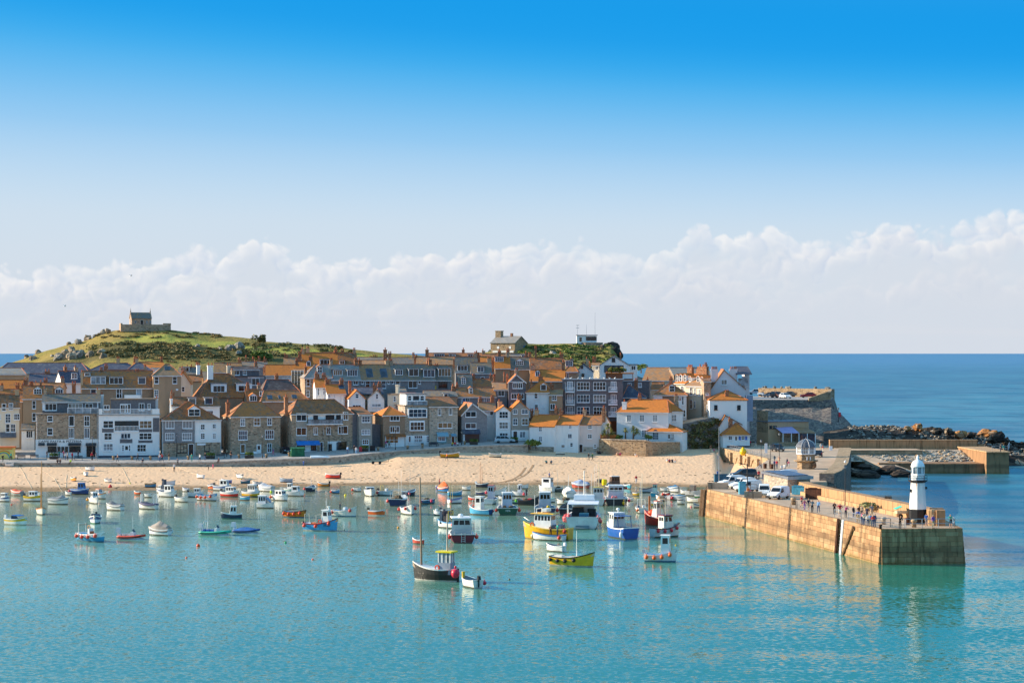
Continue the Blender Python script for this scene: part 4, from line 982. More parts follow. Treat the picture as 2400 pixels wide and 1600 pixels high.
 def awning(s,x0,x1,y0,y1,mat,p=1.0,r=None,name='awning'):
  u0,u1,z0,z1=s.rect(r,x0,x1,y0,y1);S=MB();S.slab([(u0,-p,z0),(u1,-p,z0),(u1,0,z1),(u0,0,z1)],.06);S.box(u0,u1,-p-.03,-p,z0-.2,z0);S.build(name,mat,s.e);return s
 def dormer(s,spec,kind='flat',mat=None,cheek=SLATE,face=WHITE,rm=None,r=None,wd=None,ext=2.6,margin=.1):
  """spec: windows as in w(); each becomes a dormer standing on the roof slope."""
  rr=r or s.r
  for t in spec.split(';'):
   t=t.split()
   if not t:continue
   if t[0][0]=='@':rr=int(t[0][1:]);t=t[1:]
   x0,x1,y0,y1,nc,nr=[float(v) for v in t[:6]];wdd=wd
   if wdd is None:
    wdd=.8
    for i in range(4):
     zb=s.rect(rr,x0,x1,y0,y1,wdd)[2];wdd=max(.15,min(s.rd-.5,(zb-s.ze)/max(.3,s.zr-s.ze)*s.rd)) if s.slope else .8
   u0,u1,z0,z1=s.rect(rr,x0,x1,y0,y1,wdd);g=margin
   C=MB();C.box(u0-g,u1+g,wdd+.02,wdd+ext,z0-.4,z1+g);d=C.build('dormer',cheek,s.e)
   Fm=MB();Fm.box(u0-g-.04,u1+g+.04,wdd-.03,wdd+.015,z0-.16,z1+g)
   mid=(u0+u1)/2;hw=(u1-u0)/2+g+.22;zt=z1+g;Rf=MB()
   if kind=='flat':Rf.box(mid-hw,mid+hw,wdd-.25,wdd+ext,zt+.01,zt+.17)
   else:
    hh=hw*.62;Fm.face([(mid-hw+.2,wdd-.03,zt),(mid+hw-.2,wdd-.03,zt),(mid,wdd-.03,zt+hh-.1)])
    for sg in(-1,1):Rf.slab([(mid+sg*hw,wdd-.22,zt-.08),(mid,wdd-.22,zt+hh),(mid,wdd+ext+.6,zt+hh),(mid+sg*hw,wdd+ext,zt-.08)],.12)
   Fm.build('dormer_front',face,d);Rf.build('dormer_roof',rm or(LEAD if kind=='flat' else mat or RB),d)
   s.pane_frame(u0,u1,z0,z1,int(nc),int(nr),wdd-.03,d,WHITE,('window_frame','pane'),sill=False)
  return s
 def sky(s,spec,r=None):
  """skylights lying on the slope"""
  for t in spec.split(';'):
   x0,x1,y0,y1=[float(v) for v in t.split()[:4]];wd=1.0
   for i in range(4):wd=max(.2,min(s.rd-.2,(s.rect(r,x0,x1,y0,y1,wd)[2]-s.ze)/max(.3,s.zr-s.ze)*s.rd))
   u0,u1=s.rect(r,x0,x1,y0,y1,wd)[:2];zt=s.rect(r,x0,x1,y0,y1,wd)[3];w2=max(wd+.4,min(s.rd-.1,(zt-s.ze)/max(.3,s.zr-s.ze)*s.rd));a,b=s.slope(wd),s.slope(w2)
   S=MB();S.slab([(u0-.08,wd-.08,a+.02),(u1+.08,wd-.08,a+.02),(u1+.08,w2+.08,b+.18),(u0-.08,w2+.08,b+.18)],.12);k=S.build('skylight',LEAD,s.roof)
   S=MB();S.slab([(u0,wd,a+.12),(u1,wd,a+.12),(u1,w2,b+.2),(u0,w2,b+.2)],.06);S.build('skylight_pane',GL[1],s.roof)
  return s
 def ch(s,spec,mat=None,r=None,y=None):
  """chimneys: 'x top bottom width pots; ...' ; y: depth behind the front (ridge by default)"""
  rr=r or s.r;s.nch+=1
  for t in spec.split(';'):
   t=t.split()
   if not t:continue
   if t[0][0]=='@':rr=int(t[0][1:]);t=t[1:]
   x,yt,yb,wd,n=[float(v) for v in t[:5]];yy=s.rd if y is None else y;hw=wd/5.2267/F*s.dist/2;u,zt=s.z(rr,x,yt,yy);zb=s.z(rr,x,yb,yy)[1];n=int(n);ph=.55 if n else 0;zt-=ph
   S=MB();S.box(u-hw,u+hw,yy-.4,yy+.4,zb-1.2,zt-.3);S.box(u-hw-.07,u+hw+.07,yy-.47,yy+.47,zt-.298,zt);c=S.build('chimney',mat or BRICKC,s.e)
   for i in range(n):
    q=u+(0 if n==1 else-hw*.65+hw*1.3*i/(n-1));S=MB();S.lathe([(.16,0),(.13,.5),(.17,.52),(.17,.6)],7,(q,yy),z0=zt-.01);S.build('chimney_pot',POT,c)
  return s
 def rail(s,x0,x1,y0,y1,p=1.2,kind='bars',r=None,slab=True,r2=None):
  """balcony: the rail stands p in front (or behind, p<0) of the wall"""
  u0,_,z0,z1=s.rect(r,x0,x1,y0,y1,-p);u1=s.at(*cv(r2 or r or s.r,x1,y0),-p)[0];S=MB();b=MB()
  b.box(u0,u1,-p-.03,-p+.05,z1-.09,z1);b.box(u0,u1,-p-.02,-p+.04,z0,z0+.07)
  if kind=='bars':
   n=int((u1-u0)/.28)
   for i in range(n+1):x=u0+(u1-u0-.08)*i/n;b.box(x,x+.08,-p-.01,-p+.03,z0+.07,z1-.09)
   k=b.build('balcony_rail',WHITE,s.e)
  else:
   n=max(1,int((u1-u0)/1.6))
   for i in range(n+1):x=u0+(u1-u0-.07)*i/n;b.box(x,x+.07,-p-.025,-p+.045,z0+.07,z1-.09)
   k=b.build('balcony_rail',DKSTEEL if kind=='dark' else WHITE,s.e);G=MB();G.box(u0,u1,-p,-p+.015,z0+.1,z1-.1);G.build('glass_panel',GL[4],k)
  if slab and p>0:S.box(u0-.05,u1+.05,-p-.1,.02,z0-.22,z0-.01);S.build('balcony_slab',WHITE,s.e)
  return s
 def pipe(s,spec,mat=FASC):
  for x,y0,y1 in spec:
   u,z1=s.z(None,x,y0);z0=s.z(None,x,y1)[1];S=MB();S.tube([(u,-.1,z0),(u,-.1,z1)],.06,5);S.build('drainpipe',mat,s.e)
  return s
 def text(s,body,x0,x1,y0,y1,mat=BLK,r=None,off=.09,name='lettering'):
  u0,u1,z0,z1=s.rect(r,x0,x1,y0,y1);me=text_mesh(body,(z1-z0)*1.36);w=max(v.co.x for v in me.vertices)-min(v.co.x for v in me.vertices);me.materials.append(mat)
  link(name,me,s.e,((u0+u1)/2,-off,z0),(R(90),0,0),((u1-u0)/w,1,1));return s
  # ---- front row along the promenade, from the left edge to the right
h=H('stone_house','cream gabled house at the picture edge beside the steep lane',1,462,(-60,236,700,1160),CREAM,('gx',540),RB,14,9)
h.w('22 75 655 745 1 2;108 160 650 735 2 2;65 130 780 890 2 3;170 240 780 855 3 2;70 120 905 1005 1 2;130 190 905 1005 2 2;0 14 790 850 1 2')
h.awning(0,200,1005,1060,SLATE2,1.6,name='porch_roof')
h=H('kiosk','yellow beach kiosk with a painted rainbow at the picture edge',1,450,(-120,158,1198,1365),paint('f0dc7a'),('flat',),paint('e06a2a'),4,3,cat='kiosk')
h.panel(-118,156,1335,1364,paint('dd5a28'),name='orange_base',th=.03);h.panel(-118,150,1205,1218,paint('e88840'),name='orange_band',th=.03)
def rainbow(h):
 for i,c in enumerate(('d84a3a','f0a030','f0e040','58b060','4a80c8')):
  S=MB();ro,ri=1.75-.13*i,1.63-.13*i;u,z=h.z(None,45,1325);z+=.1
  for k in range(12):
   a,b=math.pi*k/12,math.pi*(k+1)/12;S.face([(u+ro*math.cos(a),-.06-.004*i,z+ro*math.sin(a)*.95),(u+ro*math.cos(b),-.06-.004*i,z+ro*math.sin(b)*.95),(u+ri*math.cos(b),-.06-.004*i,z+ri*math.sin(b)*.95),(u+ri*math.cos(a),-.06-.004*i,z+ri*math.sin(a)*.95)])
  S.build('rainbow_band',paint(c),h.e)
rainbow(h)
h=H('cafe_building','stone seafront building with white cafe front and glazed top floor',1,455,(440,1205,790,1318),STONE,('flat',),RG,10,11,cat='building',fascia=False)
h.panel(436,1203,1095,1316,W_,name='shopfront',th=.12)
h.w('580 648 805 875 1 2;580 648 955 1043 1 2;843 910 805 930 1 1;843 907 953 1080 3 1;1030 1097 805 932 2 2;1030 1097 953 1080 3 1')
h.w('585 693 1180 1245 1 1;705 740 1183 1243 1 1;752 787 1183 1243 1 1;797 832 1183 1243 1 1;848 987 1178 1243 1 1',BLK,w=-.12,gm=GL[0]);h.w('1060 1170 1175 1305 4 1',BLK,w=-.12,gm=GL[0])
h.door(483,540,1172,1306,paint('1c2a2a'))
for a,b in((470,550),(575,697),(837,995),(1050,1180)):h.awning(a,b,1133,1158,paint('2e3a42'),.9)
h.text('CAFFE PASTA & PIZZERIA',470,1000,1104,1130,off=.16)
h.pipe([(452,790,1095),(1192,790,1300)])
h.rail(825,1205,706,778,-.25,'glass',slab=False)
h2=H('roof_storey','slate clad top storey with glass doors set back on the cafe building',1,459.5,(520,1225,628,800),SLATE2,('gx',535),RG,10,6,cat='storey')
h2.w('550 695 655 740 3 1;835 1012 655 775 4 1;1042 1138 655 775 2 1');h2.panel(520,548,630,740,WHITE);h2.panel(1190,1204,630,740,WHITE)
h2.ch('1248 515 700 40 1',W_)
h=H('white_apartments','white rendered apartment house with stacked balconies beside the cafe',1,455,(1207,490,800,1318),W_,('flat',),ASPH,10,11,cat='building',r2=2)
h.w('1262 1390 865 955 2 2;1275 1372 1015 1100 2 2;1265 1385 1145 1232 3 2;1480 1560 1020 1085 2 1;@2 245 397 865 960 3 2;18 137 1018 1085 3 1;240 397 1015 1097 3 2;215 327 1155 1245 3 2')
h.door(62,112,1165,1290,W_,2);h.w('@2 30 56 1160 1240 1 3;112 135 1160 1240 1 2')
h.panel(1250,1392,957,1008,SLATE2,name='slate_apron');h.panel(238,400,963,1005,SLATE2,2,'slate_apron');h.panel(232,404,1100,1135,SLATE2,2,'slate_apron');h.panel(5,158,1090,1138,SLATE2,2,'slate_apron');h.panel(410,486,830,1000,SLATE2,2,'slate_cladding')
u0,_,z0,z1=h.rect(1,1405,1405,868,1000);u1=h.z(2,235,868)[0];S=MB();S.box(u0,u1,-.03,.02,z0,z1);S.build('recess_shade_sheet',GL[0],h.e)  # flat dark sheet painted in for the shade of the balcony recess
h.rail(1405,238,930,1000,.15,'bars',1,True,2);h.rail(1218,490,722,796,-.1,'bars',1,False,2)
h.panel(1212,1250,720,798,W_);h.panel(400,488,725,798,W_,2)
uu=h.u0,h.u1;S=MB();S.box(uu[0],uu[1],-.04,.02,.3,1.1);S.build('dark_plinth',paint('2c3a50'),h.e)
h2=H('penthouse','dark slate penthouse with french doors on the white apartment house',1,459.8,(1360,440,608,820),SLATE2,('flat',),RG,10,5.5,cat='storey',r2=2)
h2.w('1475 1560 668 770 3 1;@2 8 137 660 770 4 1;238 305 652 740 2 1;345 380 655 730 1 1');h2.w('@1 1270 1340 675 730 2 1');h2.ch('@2 456 565 700 34 1',W_,y=2)
h=H('seafront_house','slate hung house with big orange brown roof and white right half',2,456,(525,1245,850,1310),W_,('hip',628,835,850),RB,12,9.5)
h.panel(525,920,855,1140,SLATE,name='slate_cladding');h.panel(525,1240,1135,1308,STONE,name='stone_ground_floor')
h.w('565 672 868 960 3 1;772 892 868 960 3 1;560 672 1015 1105 4 2;768 888 1015 1105 4 2;993 1047 908 975 2 2;1138 1182 905 962 2 2;993 1047 1018 1090 2 3;1140 1182 1018 1088 2 3',gm=None);h.w('705 828 1150 1255 3 1;1040 1100 1160 1240 1 1',BLK)
h.door(848,905,1155,1285,paint('3a2a24'));h.panel(952,1055,1142,1165,WHITE,name='shop_sign',th=.1);h.panel(560,672,960,980,WHITE,name='sill');h.panel(765,895,960,980,WHITE,name='sill')
h.dormer('850 982 728 802 2 2','gable',RO);h.pipe([(532,850,1290),(925,850,1300)])
h=H('stone_house','square stone house with hipped slate roof and white central door',3,458,(215,822,808,1300),STONE,('hip',635,362,590),RM,19,9)
h.w('330 387 838 930 2 2;495 573 833 925 2 2;660 716 833 920 2 2;307 416 985 1100 4 2;633 742 980 1090 4 2;660 716 1142 1252 2 2');h.w('332 390 1152 1262 1 1',gm=GL[3])
h.door(535,580,1160,1290,W_);h.panel(485,533,1240,1296,WHITE,name='porch_screen',th=.5);h.ch('178 610 790 44 1;',BRICKC,y=4)
h=H('shop_building','stone shop building with blue awning, glazed balcony and wide brown roof',3,461,(958,560,775,1290),STONE,('hip',605,1020,1480),RB,21,10,r2=4,cat='shop')
h.w('1016 1140 775 868 2 1;1016 1140 950 1043 2 1;1228 1278 945 1035 2 1;1385 1435 945 1032 2 1;1525 1566 935 1025 1 1',gm=None);h.w('@4 440 500 865 960 2 1;380 497 1035 1130 2 1')
h.panel(1012,1145,872,945,SLATE4,name='slate_apron');h.panel(1012,1145,1045,1100,SLATE4,name='slate_apron')
h.awning(1012,1295,1112,1150,paint('1f7fd0'),1.1);h.panel(1012,1268,1165,1262,W_,name='shopfront',th=.1);h.w('1020 1120 1170 1220 3 1;1195 1262 1165 1225 2 1',BLK,w=-.1);h.door(1140,1185,1165,1255,W_)
h.door(1310,1340,1130,1250,paint('26303a'));h.panel(1400,1566,1118,1256,W_,name='shopfront',th=.1);h.w('@4 375 480 1228 1312 2 1',BLK,w=-.1,gm=GL[3]);h.w('1408 1450 1150 1225 2 1;1510 1565 1130 1215 1 1',BLK,w=-.1)
h.rail(1158,436,850,915,1.2,'dark',3,True,4);u0,_,z0,z1=h.rect(3,1160,1160,790,912);u1=h.z(4,432,790)[0];S=MB();S.box(u0,u1,-.05,.02,z0,z1);S.build('balcony_wall',W_,h.e)
h.w('1225 1280 800 905 1 1;1375 1480 795 905 2 1;1505 1560 795 905 1 1',BLK,w=-.05);h.ch('890 545 740 40 1',BRICKC,y=2.5);h.pipe([(1345,940,1030)])
h=H('slate_house','tall narrow slate hung house between the shop and brown house',4,463,(636,795,888,1345),SLATE4,('mono',800),RB,20,9)
h.w('668 770 915 990 3 2;665 770 1078 1140 3 2;672 752 1200 1260 3 2');S=MB();S.box(h.u0-1.6,h.u0-.01,1.5,8,0,h.ze-.1);S.build('side_wing',SLATE2,h.e)
h=H('slate_house','brown slate house with sunlit orange hip and turquoise door',4,466,(930,1198,897,1305),SLATE3,('hip',795,1000,1010),RO,20,8.5)
h.w('1012 1130 905 970 3 1;1012 1128 1038 1115 4 1');h.panel(955,1192,1150,1303,W_,name='shopfront',th=.1);h.w('960 1115 1165 1245 3 2',gm=GL[3],w=-.1);h.door(1128,1168,1175,1290,paint('6fb8c0'));h.awning(950,1200,1135,1155,RB,.8,name='porch_roof')
S=MB();S.box(h.u0-2.4,h.u0-.02,2.0,8.4,0,h.ze-2.2);S.build('side_wing',SLATE2,h.e)
h=H('bay_house','grey stone house with wide bay windows and white attic balcony',5,468,(47,345,895,1388),STONE2,('flat',),RG,17,9,fascia=False)
h.bay(85,320,925,1040,WHITE,.6);h.w('92 312 932 1032 4 2',w=-.6);h.bay(105,290,1075,1200,WHITE,.6);h.w('112 282 1090 1192 4 2',w=-.6)
h.panel(50,385,1255,1386,W_,name='shopfront',th=.1);h.w('90 120 1262 1340 1 1;160 262 1255 1340 4 2;308 345 1260 1340 2 3',w=-.1);h.rail(130,310,1290,1345,.9,'bars',slab=False)
h2=H('attic_storey','white glazed attic with balcony on the grey bay house',5,469.5,(62,298,752,900),W_,('flat',),LEAD,17,6,cat='storey');h2.w('80 128 768 830 1 2;140 225 765 830 1 1;232 282 768 830 1 2');h2.rail(75,320,832,885,1.3,'glass')
h=H('stone_house','plain grey stone house with brown slope roof and turquoise shop window',5,469,(347,693,895,1368),STONE2,('mono',780),RB,15,9)
h.w('450 490 925 1008 1 1;585 625 920 1003 1 1',gm=GL[2]);h.w('450 625 1097 1165 3 1');h.awning(435,575,1215,1258,paint('7fa8b8'),.9);h.panel(440,555,1262,1345,paint('5fa8b4'),name='shopfront');h.w('446 545 1268 1325 2 1',w=-.05,gm=GL[4]);h.awning(610,675,1232,1255,paint('6f9cb0'),.7);h.door(618,650,1262,1345,GL[0])
h=H('gabled_slate_house','grey slate hung house with white edged gable beside the palm',5,472,(742,1055,1000,1345),SLATE,('gy',872,860),RM,13,10,fascia='barge')
h.w('787 920 960 1030 2 1;787 920 1103 1172 2 1');h.awning(745,960,1180,1225,RD,1.3,name='porch_roof');h.panel(780,955,1230,1342,paint('5a3a34'),name='porch_panel',th=.3);h.panel(758,778,1230,1342,WHITE,th=.3)
h=H('house_wing','pale wing with tan roof behind the palm tree',5,477,(970,1165,945,1300),W_DIM,('gx',850),RT,8,7,cat='house');h.w('1085 1130 950 1010 1 1;1015 1060 1085 1155 2 1')
h=H('terraced_house','narrow white house with three stacked window bands above the parked car',5,474,(1162,1343,955,1345),W_,('gy',1260,888),RO,6,9);h.w('1200 1312 962 1045 3 2;1200 1312 1090 1172 3 2;1205 1310 1222 1262 3 1')
h=H('terraced_house','slate and white house with orange gable and two sash columns',6,474,(200,418,930,1320),SLATE4,('gy',305,832),RO,4,9);h.panel(203,416,1190,1318,W_);h.w('220 275 935 992 2 2;325 408 935 992 2 2;220 277 1045 1128 2 2;328 408 1045 1128 2 2');h.w('302 374 1205 1283 2 1',w=-.05);h.door(226,270,1205,1310,paint('22262c'));h.ch('452 925 1000 36 2',BRICKC)
# white cottages on the beach
for lb,x0,x1,ye,wall,win in(('left white beach cottage with rusty orange roof',422,728,1138,W_,'538 578 1148 1207 2 2;538 580 1263 1330 2 2'),('middle white beach cottage with open windows and orange roof',729,1018,1116,W_,'905 942 1118 1175 2 1;893 945 1232 1293 2 1;812 858 1365 1408 2 1;920 957 1343 1395 1 2'),('pinkish beach cottage with brown door at the end of the row',1019,1300,1116,PINK,'1140 1190 1128 1175 2 2;1136 1190 1238 1293 2 2;1208 1245 1360 1410 2 2')):
 h=H('beach_cottage',lb,6,470,(x0,x1,ye,1462),wall,('gx',1000),RO if x0<1000 else RM,-16,9,group='cottages on the beach',fascia=False);h.w(win)
 if x0>1000:h.door(1016+4,1074,1366,1458,paint('4a3430'));h.panel(1078,1290,1395,1460,STONE2,name='stone_base',th=.03);h.ch('1332 890 1030 30 1',y=1.5)
 if x0==729:h.ch('748 890 1010 30 1')
 if x0==422:h.panel(424,722,1390,1460,WALLST,name='stone_base',th=.25)
 # harbour house with its garden wall
h=H('harbour_house','large white house with bright orange hipped roof above the garden wall',7,474,(342,970,965,1400),W_,('hip',812,515,960),RO,-16,10)
h.w('465 520 1003 1088 3 4;622 680 1003 1088 3 4;783 840 1003 1088 3 4;650 705 1185 1275 3 4');h.ch('437 815 965 52 1',W_,y=1.2)
h2=H('house_wing','white right wing of the harbour house with skylight in orange roof',7,476,(955,1150,955,1400),W_,('hip',812,870,965),RO,-2,9);h2.w('1015 1075 1000 1083 3 4');h2.sky('885 935 838 888');h2.ch('1118 800 930 34 1',W_)
h3=H('house_porch','low white wing with arched window and small orange hip',7,471.5,(712,1148,1200,1440),W_,('hip',1108,870,975),RO,-16,5.5);h3.w('965 1043 1235 1300 2 1');h3.w('1000 1043 1235 1300 3 3')
u,z=h3.z(None,818,1300);S=MB();arch_face(S,u,1.2,z,z+2.2,-.06);S.build('arched_window',GL[1],h3.e)
for dx in(-.3,0,.3):S=MB();S.box(u+dx-.03,u+dx+.03,-.1,-.05,z,z+1.9);S.build('glazing_bar',WHITE,h3.e)
for dz in(.5,1.0,1.5):S=MB();S.box(u-.6,u+.6,-.1,-.052,z+dz-.03,z+dz+.03);S.build('glazing_bar',WHITE,h3.e)
def garden_wall():
 e=empty('garden_wall',(0,0,0),label='sunlit rubble garden wall under the harbour house',cat='wall')
 pts=[(1404,468.5),(1430,466.5),(1514,463.0),(1528,463),(1594,468)];tops=[1029.5,1029.5,1032,1036,1036];S=MB()
 P=[Py(p,t,Y) for(p,Y),t in zip(pts,tops)]
 for a,b in zip(P,P[1:]):S.face([(a.x,a.y,1),(b.x,b.y,1),b,a]);S.face([a,b,b+Vector((0,4,0)),a+Vector((0,4,0))])
 a=P[0];S.face([(a.x,a.y,1),a,a+Vector((0,8,0)),(a.x,a.y+8,1)])
 S.build('wall',STONE3,e);K=MB()
 for a,b in zip(P,P[1:]):K.slab([a+Vector((0,-.15,.12)),b+Vector((0,-.15,.12)),b+Vector((0,.5,.12)),a+Vector((0,.5,.12))],.2)
 K.build('coping',STONE2,e)
 f=empty('garden_fence',P[0]+Vector((.3,.6,.1)),R(-9),label='bright orange wooden fence above the garden wall',cat='fence')
 for i in range(17):MB().box(i*.24,i*.24+.21,0,.05,0,1.05).build('slat',paint('e8823c',.7),f)
 MB().box(0,4.1,.055,.11,.3,.42).build('fence_rail',paint('c86a30',.7),f);MB().box(0,4.1,.055,.11,.75,.87).build('fence_rail',paint('c86a30',.7),f)
garden_wall()
# houses round the head of the lane, right
h=H('slate_roof_house','grey slate corner house with hipped roof and white attic dormer',7,486,(795,1200,755,1250),SLATE3,('hip',612,990,1010),RM,-6,9.5);h.dormer('990 1048 650 715 1 2','gable',RO);h.w('862 902 770 808 1 1;1138 1165 775 880 1 2;1155 1185 940 1030 1 2');h.panel(795,900,765,812,W_);h.panel(1100,1196,765,1200,W_DIM,name='white_strip',th=.03)
h=H('granite_terrace','row of granite houses with sunlit flank and small white dormers',7,492,(1180,1408,645,None),CREAM,('gx',540),RT,-48,10,fascia=True);h.w('1240 1268 665 765 1 2;1292 1312 675 760 1 2;1240 1270 815 930 1 2;1290 1312 830 920 1 2;1345 1365 690 770 1 2')
h.dormer('1235 1252 540 590 1 2;1330 1352 535 595 1 2;1378 1398 545 620 1 2','gable',RO,cheek=W_)
h=H('granite_terrace','further granite houses of the lane with four little dormers',7,512,(1045,1182,615,None),CREAM,('gx',500),RO,-48,10);h.dormer('1075 1092 520 595 1 2;1120 1138 515 592 1 2;1172 1190 515 592 1 2','gable',RO,cheek=W_);h.w('1130 1160 650 710 1 2');h.ch('1245 390 480 80 3;1400 385 470 150 3',BRICKC)
h=H('tall_white_house','tall pale gable end block with two broad chimney stacks',8,490,(553,975,470,None),LILAC,('gy',715,240),RM,-3,14,fascia=False,cat='house');h.w('680 752 362 425 2 1')
h.ch('598 205 330 84 4;830 205 330 96 4',LILAC,y=1.0);S=MB();S.box(h.u1+.01,h.u1+1.2,3,13,0,h.ze+3.4);S.build('stair_wing',LILAC,h.e);h.panel(890,1010,345,430,GL[4],name='glazed_gallery',th=.1)
S=MB();S.slab([(h.u1-2.2,-.4,h.ze+3.4),(h.u1+1.6,-.4,h.ze+3.4),(h.u1+1.0,6,h.ze+5.2),(h.u1-2.2,6,h.ze+5.2)],.15);S.build('gallery_roof',RD,h.e)
h=H('brown_gable_house','shaded brown end house beside the granite terrace',8,484,(470,552,380,None),STONE,('mono',340),RB,0,8);h.w('490 532 530 555 1 1;500 536 670 750 1 2')
h=H('square_white_house','plain white house with orange pyramid roof and two small dark windows',8,480,(540,998,605,1000),W_,('hip',498,720,765),RO,1,9.5,fascia=False);h.w('595 635 675 732 1 1;877 918 675 732 1 1',BLK,gm=GL[0]);h.ch('750 490 620 44 2',BRICKC,y=2.0)
S=MB();S.box(h.u1+.02,h.u1+1.5,1,4,3,9);S.build('blue_grey_annex',paint('7c8ea6'),h.e)
h=H('kiosk_house','small white harbour office with orange hipped roof and blue shutters',8,474,(705,1032,1035,1192),W_,('hip',895,850,880),RO,3,6,cat='office');h.w('768 815 1045 1105 2 1;925 970 1043 1102 2 2');h.panel(895,922,1040,1102,paint('4470c0'),name='blue_shutter');h.panel(973,1000,1040,1102,paint('4470c0'),name='blue_shutter');h.door(845,880,1050,1170,W_);h.panel(750,1030,1172,1190,paint('4a3038'),name='plinth',th=.1)
h=H('cottage','narrow cottage with steep tiled gable behind the harbour office',8,479,(665,930,905,None),W_,('gy',728,795),RB,6,8)
h=H('flat_roofed_building','flat roofed stone building with sunlit left end by the quay',8,488,(1258,1752,880,1130),TANR,('flat',),LEAD,16,7,cat='building',fascia=False)
S=MB();S.box(h.u0-.02,h.u0-.001,.2,6.8,3,8);S.build('lit_end',STONE3,h.e);h.w('1272 1300 925 960 1 2;1312 1360 925 960 2 1',BLK)
def shelter():
 q=Pz(1838,1044,DZ);e=empty('glazed_shelter',q,R(6),label='harbour shelter with lilac glazed roof and tan end',cat='shelter')
 MB().box(-.3,6.4,1.5,5,0,3.2).build('back_wall',STONE,e);S=MB();S.slab([(-.6,-1,3.0),(3.4,-1,3.0),(2.6,3,4.3),(-1.6,3,4.3)],.1);S.build('glazed_roof',paint('a9a2cf'),e);S=MB();S.slab([(3.42,-1,3.0),(7.4,-1,3.0),(6.0,3,4.1),(2.62,3,4.3)],.1);S.build('tan_roof',RT,e)
 for x in(-.5,1.5,3.3,5.3,7.2):MB().box(x-.08,x+.08,-.95,-.8,0,2.95).build('post',WHITE,e)
 MB().box(3.4,7.1,-.92,-.9,.4,2.8).build('glass_screen',GL[1],e)
 MB().box(-2.0,2.6,-1.8,-1.4,0,.9).build('bench_wall',STONE3,e)
shelter()
# ---- second and further rows, left to right
h=H('brown_house','brown rendered house with two white dormers beside the cafe',1,482,(280,640,592,None),BROWNR,('gx',435),RM,10,9.5);h.w('393 440 620 720 1 2;393 440 770 870 1 2');h.dormer('418 505 480 535 3 2;682 768 483 528 3 1','hip',RT);h.ch('385 385 460 40 3;905 385 470 46 2;500 365 440 20 1')
S=MB();a=h.rect(None,272,428,900,968);S.box(a[0],a[1],-3,0,0,a[3]-1.2);S.build('white_extension',W_,h.e);h.w('320 400 985 1075 3 1',w=-3);S=MB();S.slab([(a[0]-.2,-3.3,a[2]-.1),(a[1]+.2,-3.3,a[2]-.1),(a[1]+.2,0,a[3]),(a[0]-.2,0,a[3])],.15);S.build('extension_roof',RG,h.e)
H('cottage','cottage with dark orange valley roof above the cream house',1,484,(-40,275,625,None),BROWNR,('gx',480),RM,4,9).ch('215 400 500 40 2;8 450 560 36 1')
H('cottage','orange roofed cottage with white right gable above the valley roof',1,500,(-30,255,488,None),W_,('gx',365),RO,6,9).ch('318 340 420 44 2')
H('slate_hall','pale slate roofed hall at the left edge with white chimney',1,528,(-40,312,290,None),BROWNR,('hip',220,-20,260),RGL,8,10).ch('215 235 300 22 1',W_)
H('long_slate_hall','long dark blue slate roof stretching below the hill',1,560,(-60,1100,290,None),BROWNR,('hip',158,90,1000),RD,5,16)
H('slate_house','dark slate roofed house with brick chimney in front of the long hall',1,540,(230,760,388,None),BROWNR,('gx',290),RD,6,10).ch('580 235 330 58 2;345 290 380 12 0')
h=H('white_gable_house','house with narrow brilliant white gable end and rear window',1,520,(765,1000,395,None),W_,('gx',255),RD,28,7);h.w('875 945 285 350 2 2');h.ch('800 180 260 34 1')
S=MB();S.slab([(h.u0-.1,-.2,h.ze-1),(h.u0-.1,h.dep/2,h.zr+1.5),(h.u0-.1,h.dep,h.ze-1)],.1);
h=H('mansard_house','long lichen covered house with four white dormers behind the apartments',1,484,(1005,403,462,None),SLATE3,('gx',255),RM,10,10,r2=2);h.dormer('1118 1288 330 412 3 1;1346 1500 340 412 3 1;@2 234 316 340 412 1 1;-10 38 338 408 1 1');h.dormer('1042 1100 285 318 1 1');h.w('1110 1180 478 535 1 1;1425 1497 475 590 1 2;@2 -2 30 475 590 1 2;205 275 475 590 1 2');h.ch('1002 245 460 26 1',TANR,y=1.2);h.ch('1240 210 270 28 2;@2 120 250 330 34 2;215 230 300 40 2')
S=MB();a=h.rect(2,60,262,560,600);S.box(a[0],a[1],-1.5,0,a[2]-.3,a[3]+.2);S.build('white_parapet',W_,h.e)
h=H('slate_house','dark slate house with one tiny dormer behind the mansard',1,508,(1265,330,330,None),BROWNR,('gx',243),RD,8,8,r2=2);h.dormer('1343 1392 285 312 2 1','gable',RG)
H('slate_house','blue slate hipped roof with grey sunlit end below the chapel',1,538,(1090,215,245,None),W_,('hip',160,1285,1568),RD,10,11,r2=2)
H('slate_house','second blue slate hip with pale left slope right of the first',2,532,(90,420,250,None),W_,('hip',155,205,260),RD,10,11)
H('orange_hall','orange roofed hall with white wall at the foot of the hill path',2,566,(180,545,212,None),W_,('gx',147),RO,12,10)
h=H('brown_gable_house','tall brown house with shallow hip and blue skylight',2,484,(412,755,308,None),BROWNR,('hip',172,560,615),RT,12,10);h.w('427 482 325 413 1 2;650 705 325 413 1 2;427 475 485 572 2 3');h.panel(690,720,475,497,WHITE,name='wall_unit',th=.3);h.sky('555 620 210 245')
H('cottage','little orange roof tucked behind the tall brown house',2,500,(700,872,400,None),CREAM,('gy',780,262),RO,5,8).w('760 800 450 510 1 2')
h=H('white_flank_house','house with sunlit white flank and broad brown roof with white dormers',2,488,(985,650,572,None),SLATE3,('hip',290,1120,1340),RB,18,11,r2=3,fascia=False);h.dormer('1150 1285 440 512 3 1;@3 310 445 438 502 2 1',ext=3.5,margin=.5);h.ch('965 158 240 40 2;1112 160 300 66 2',W_,y=4);h.ch('@3 520 470 540 60 1')
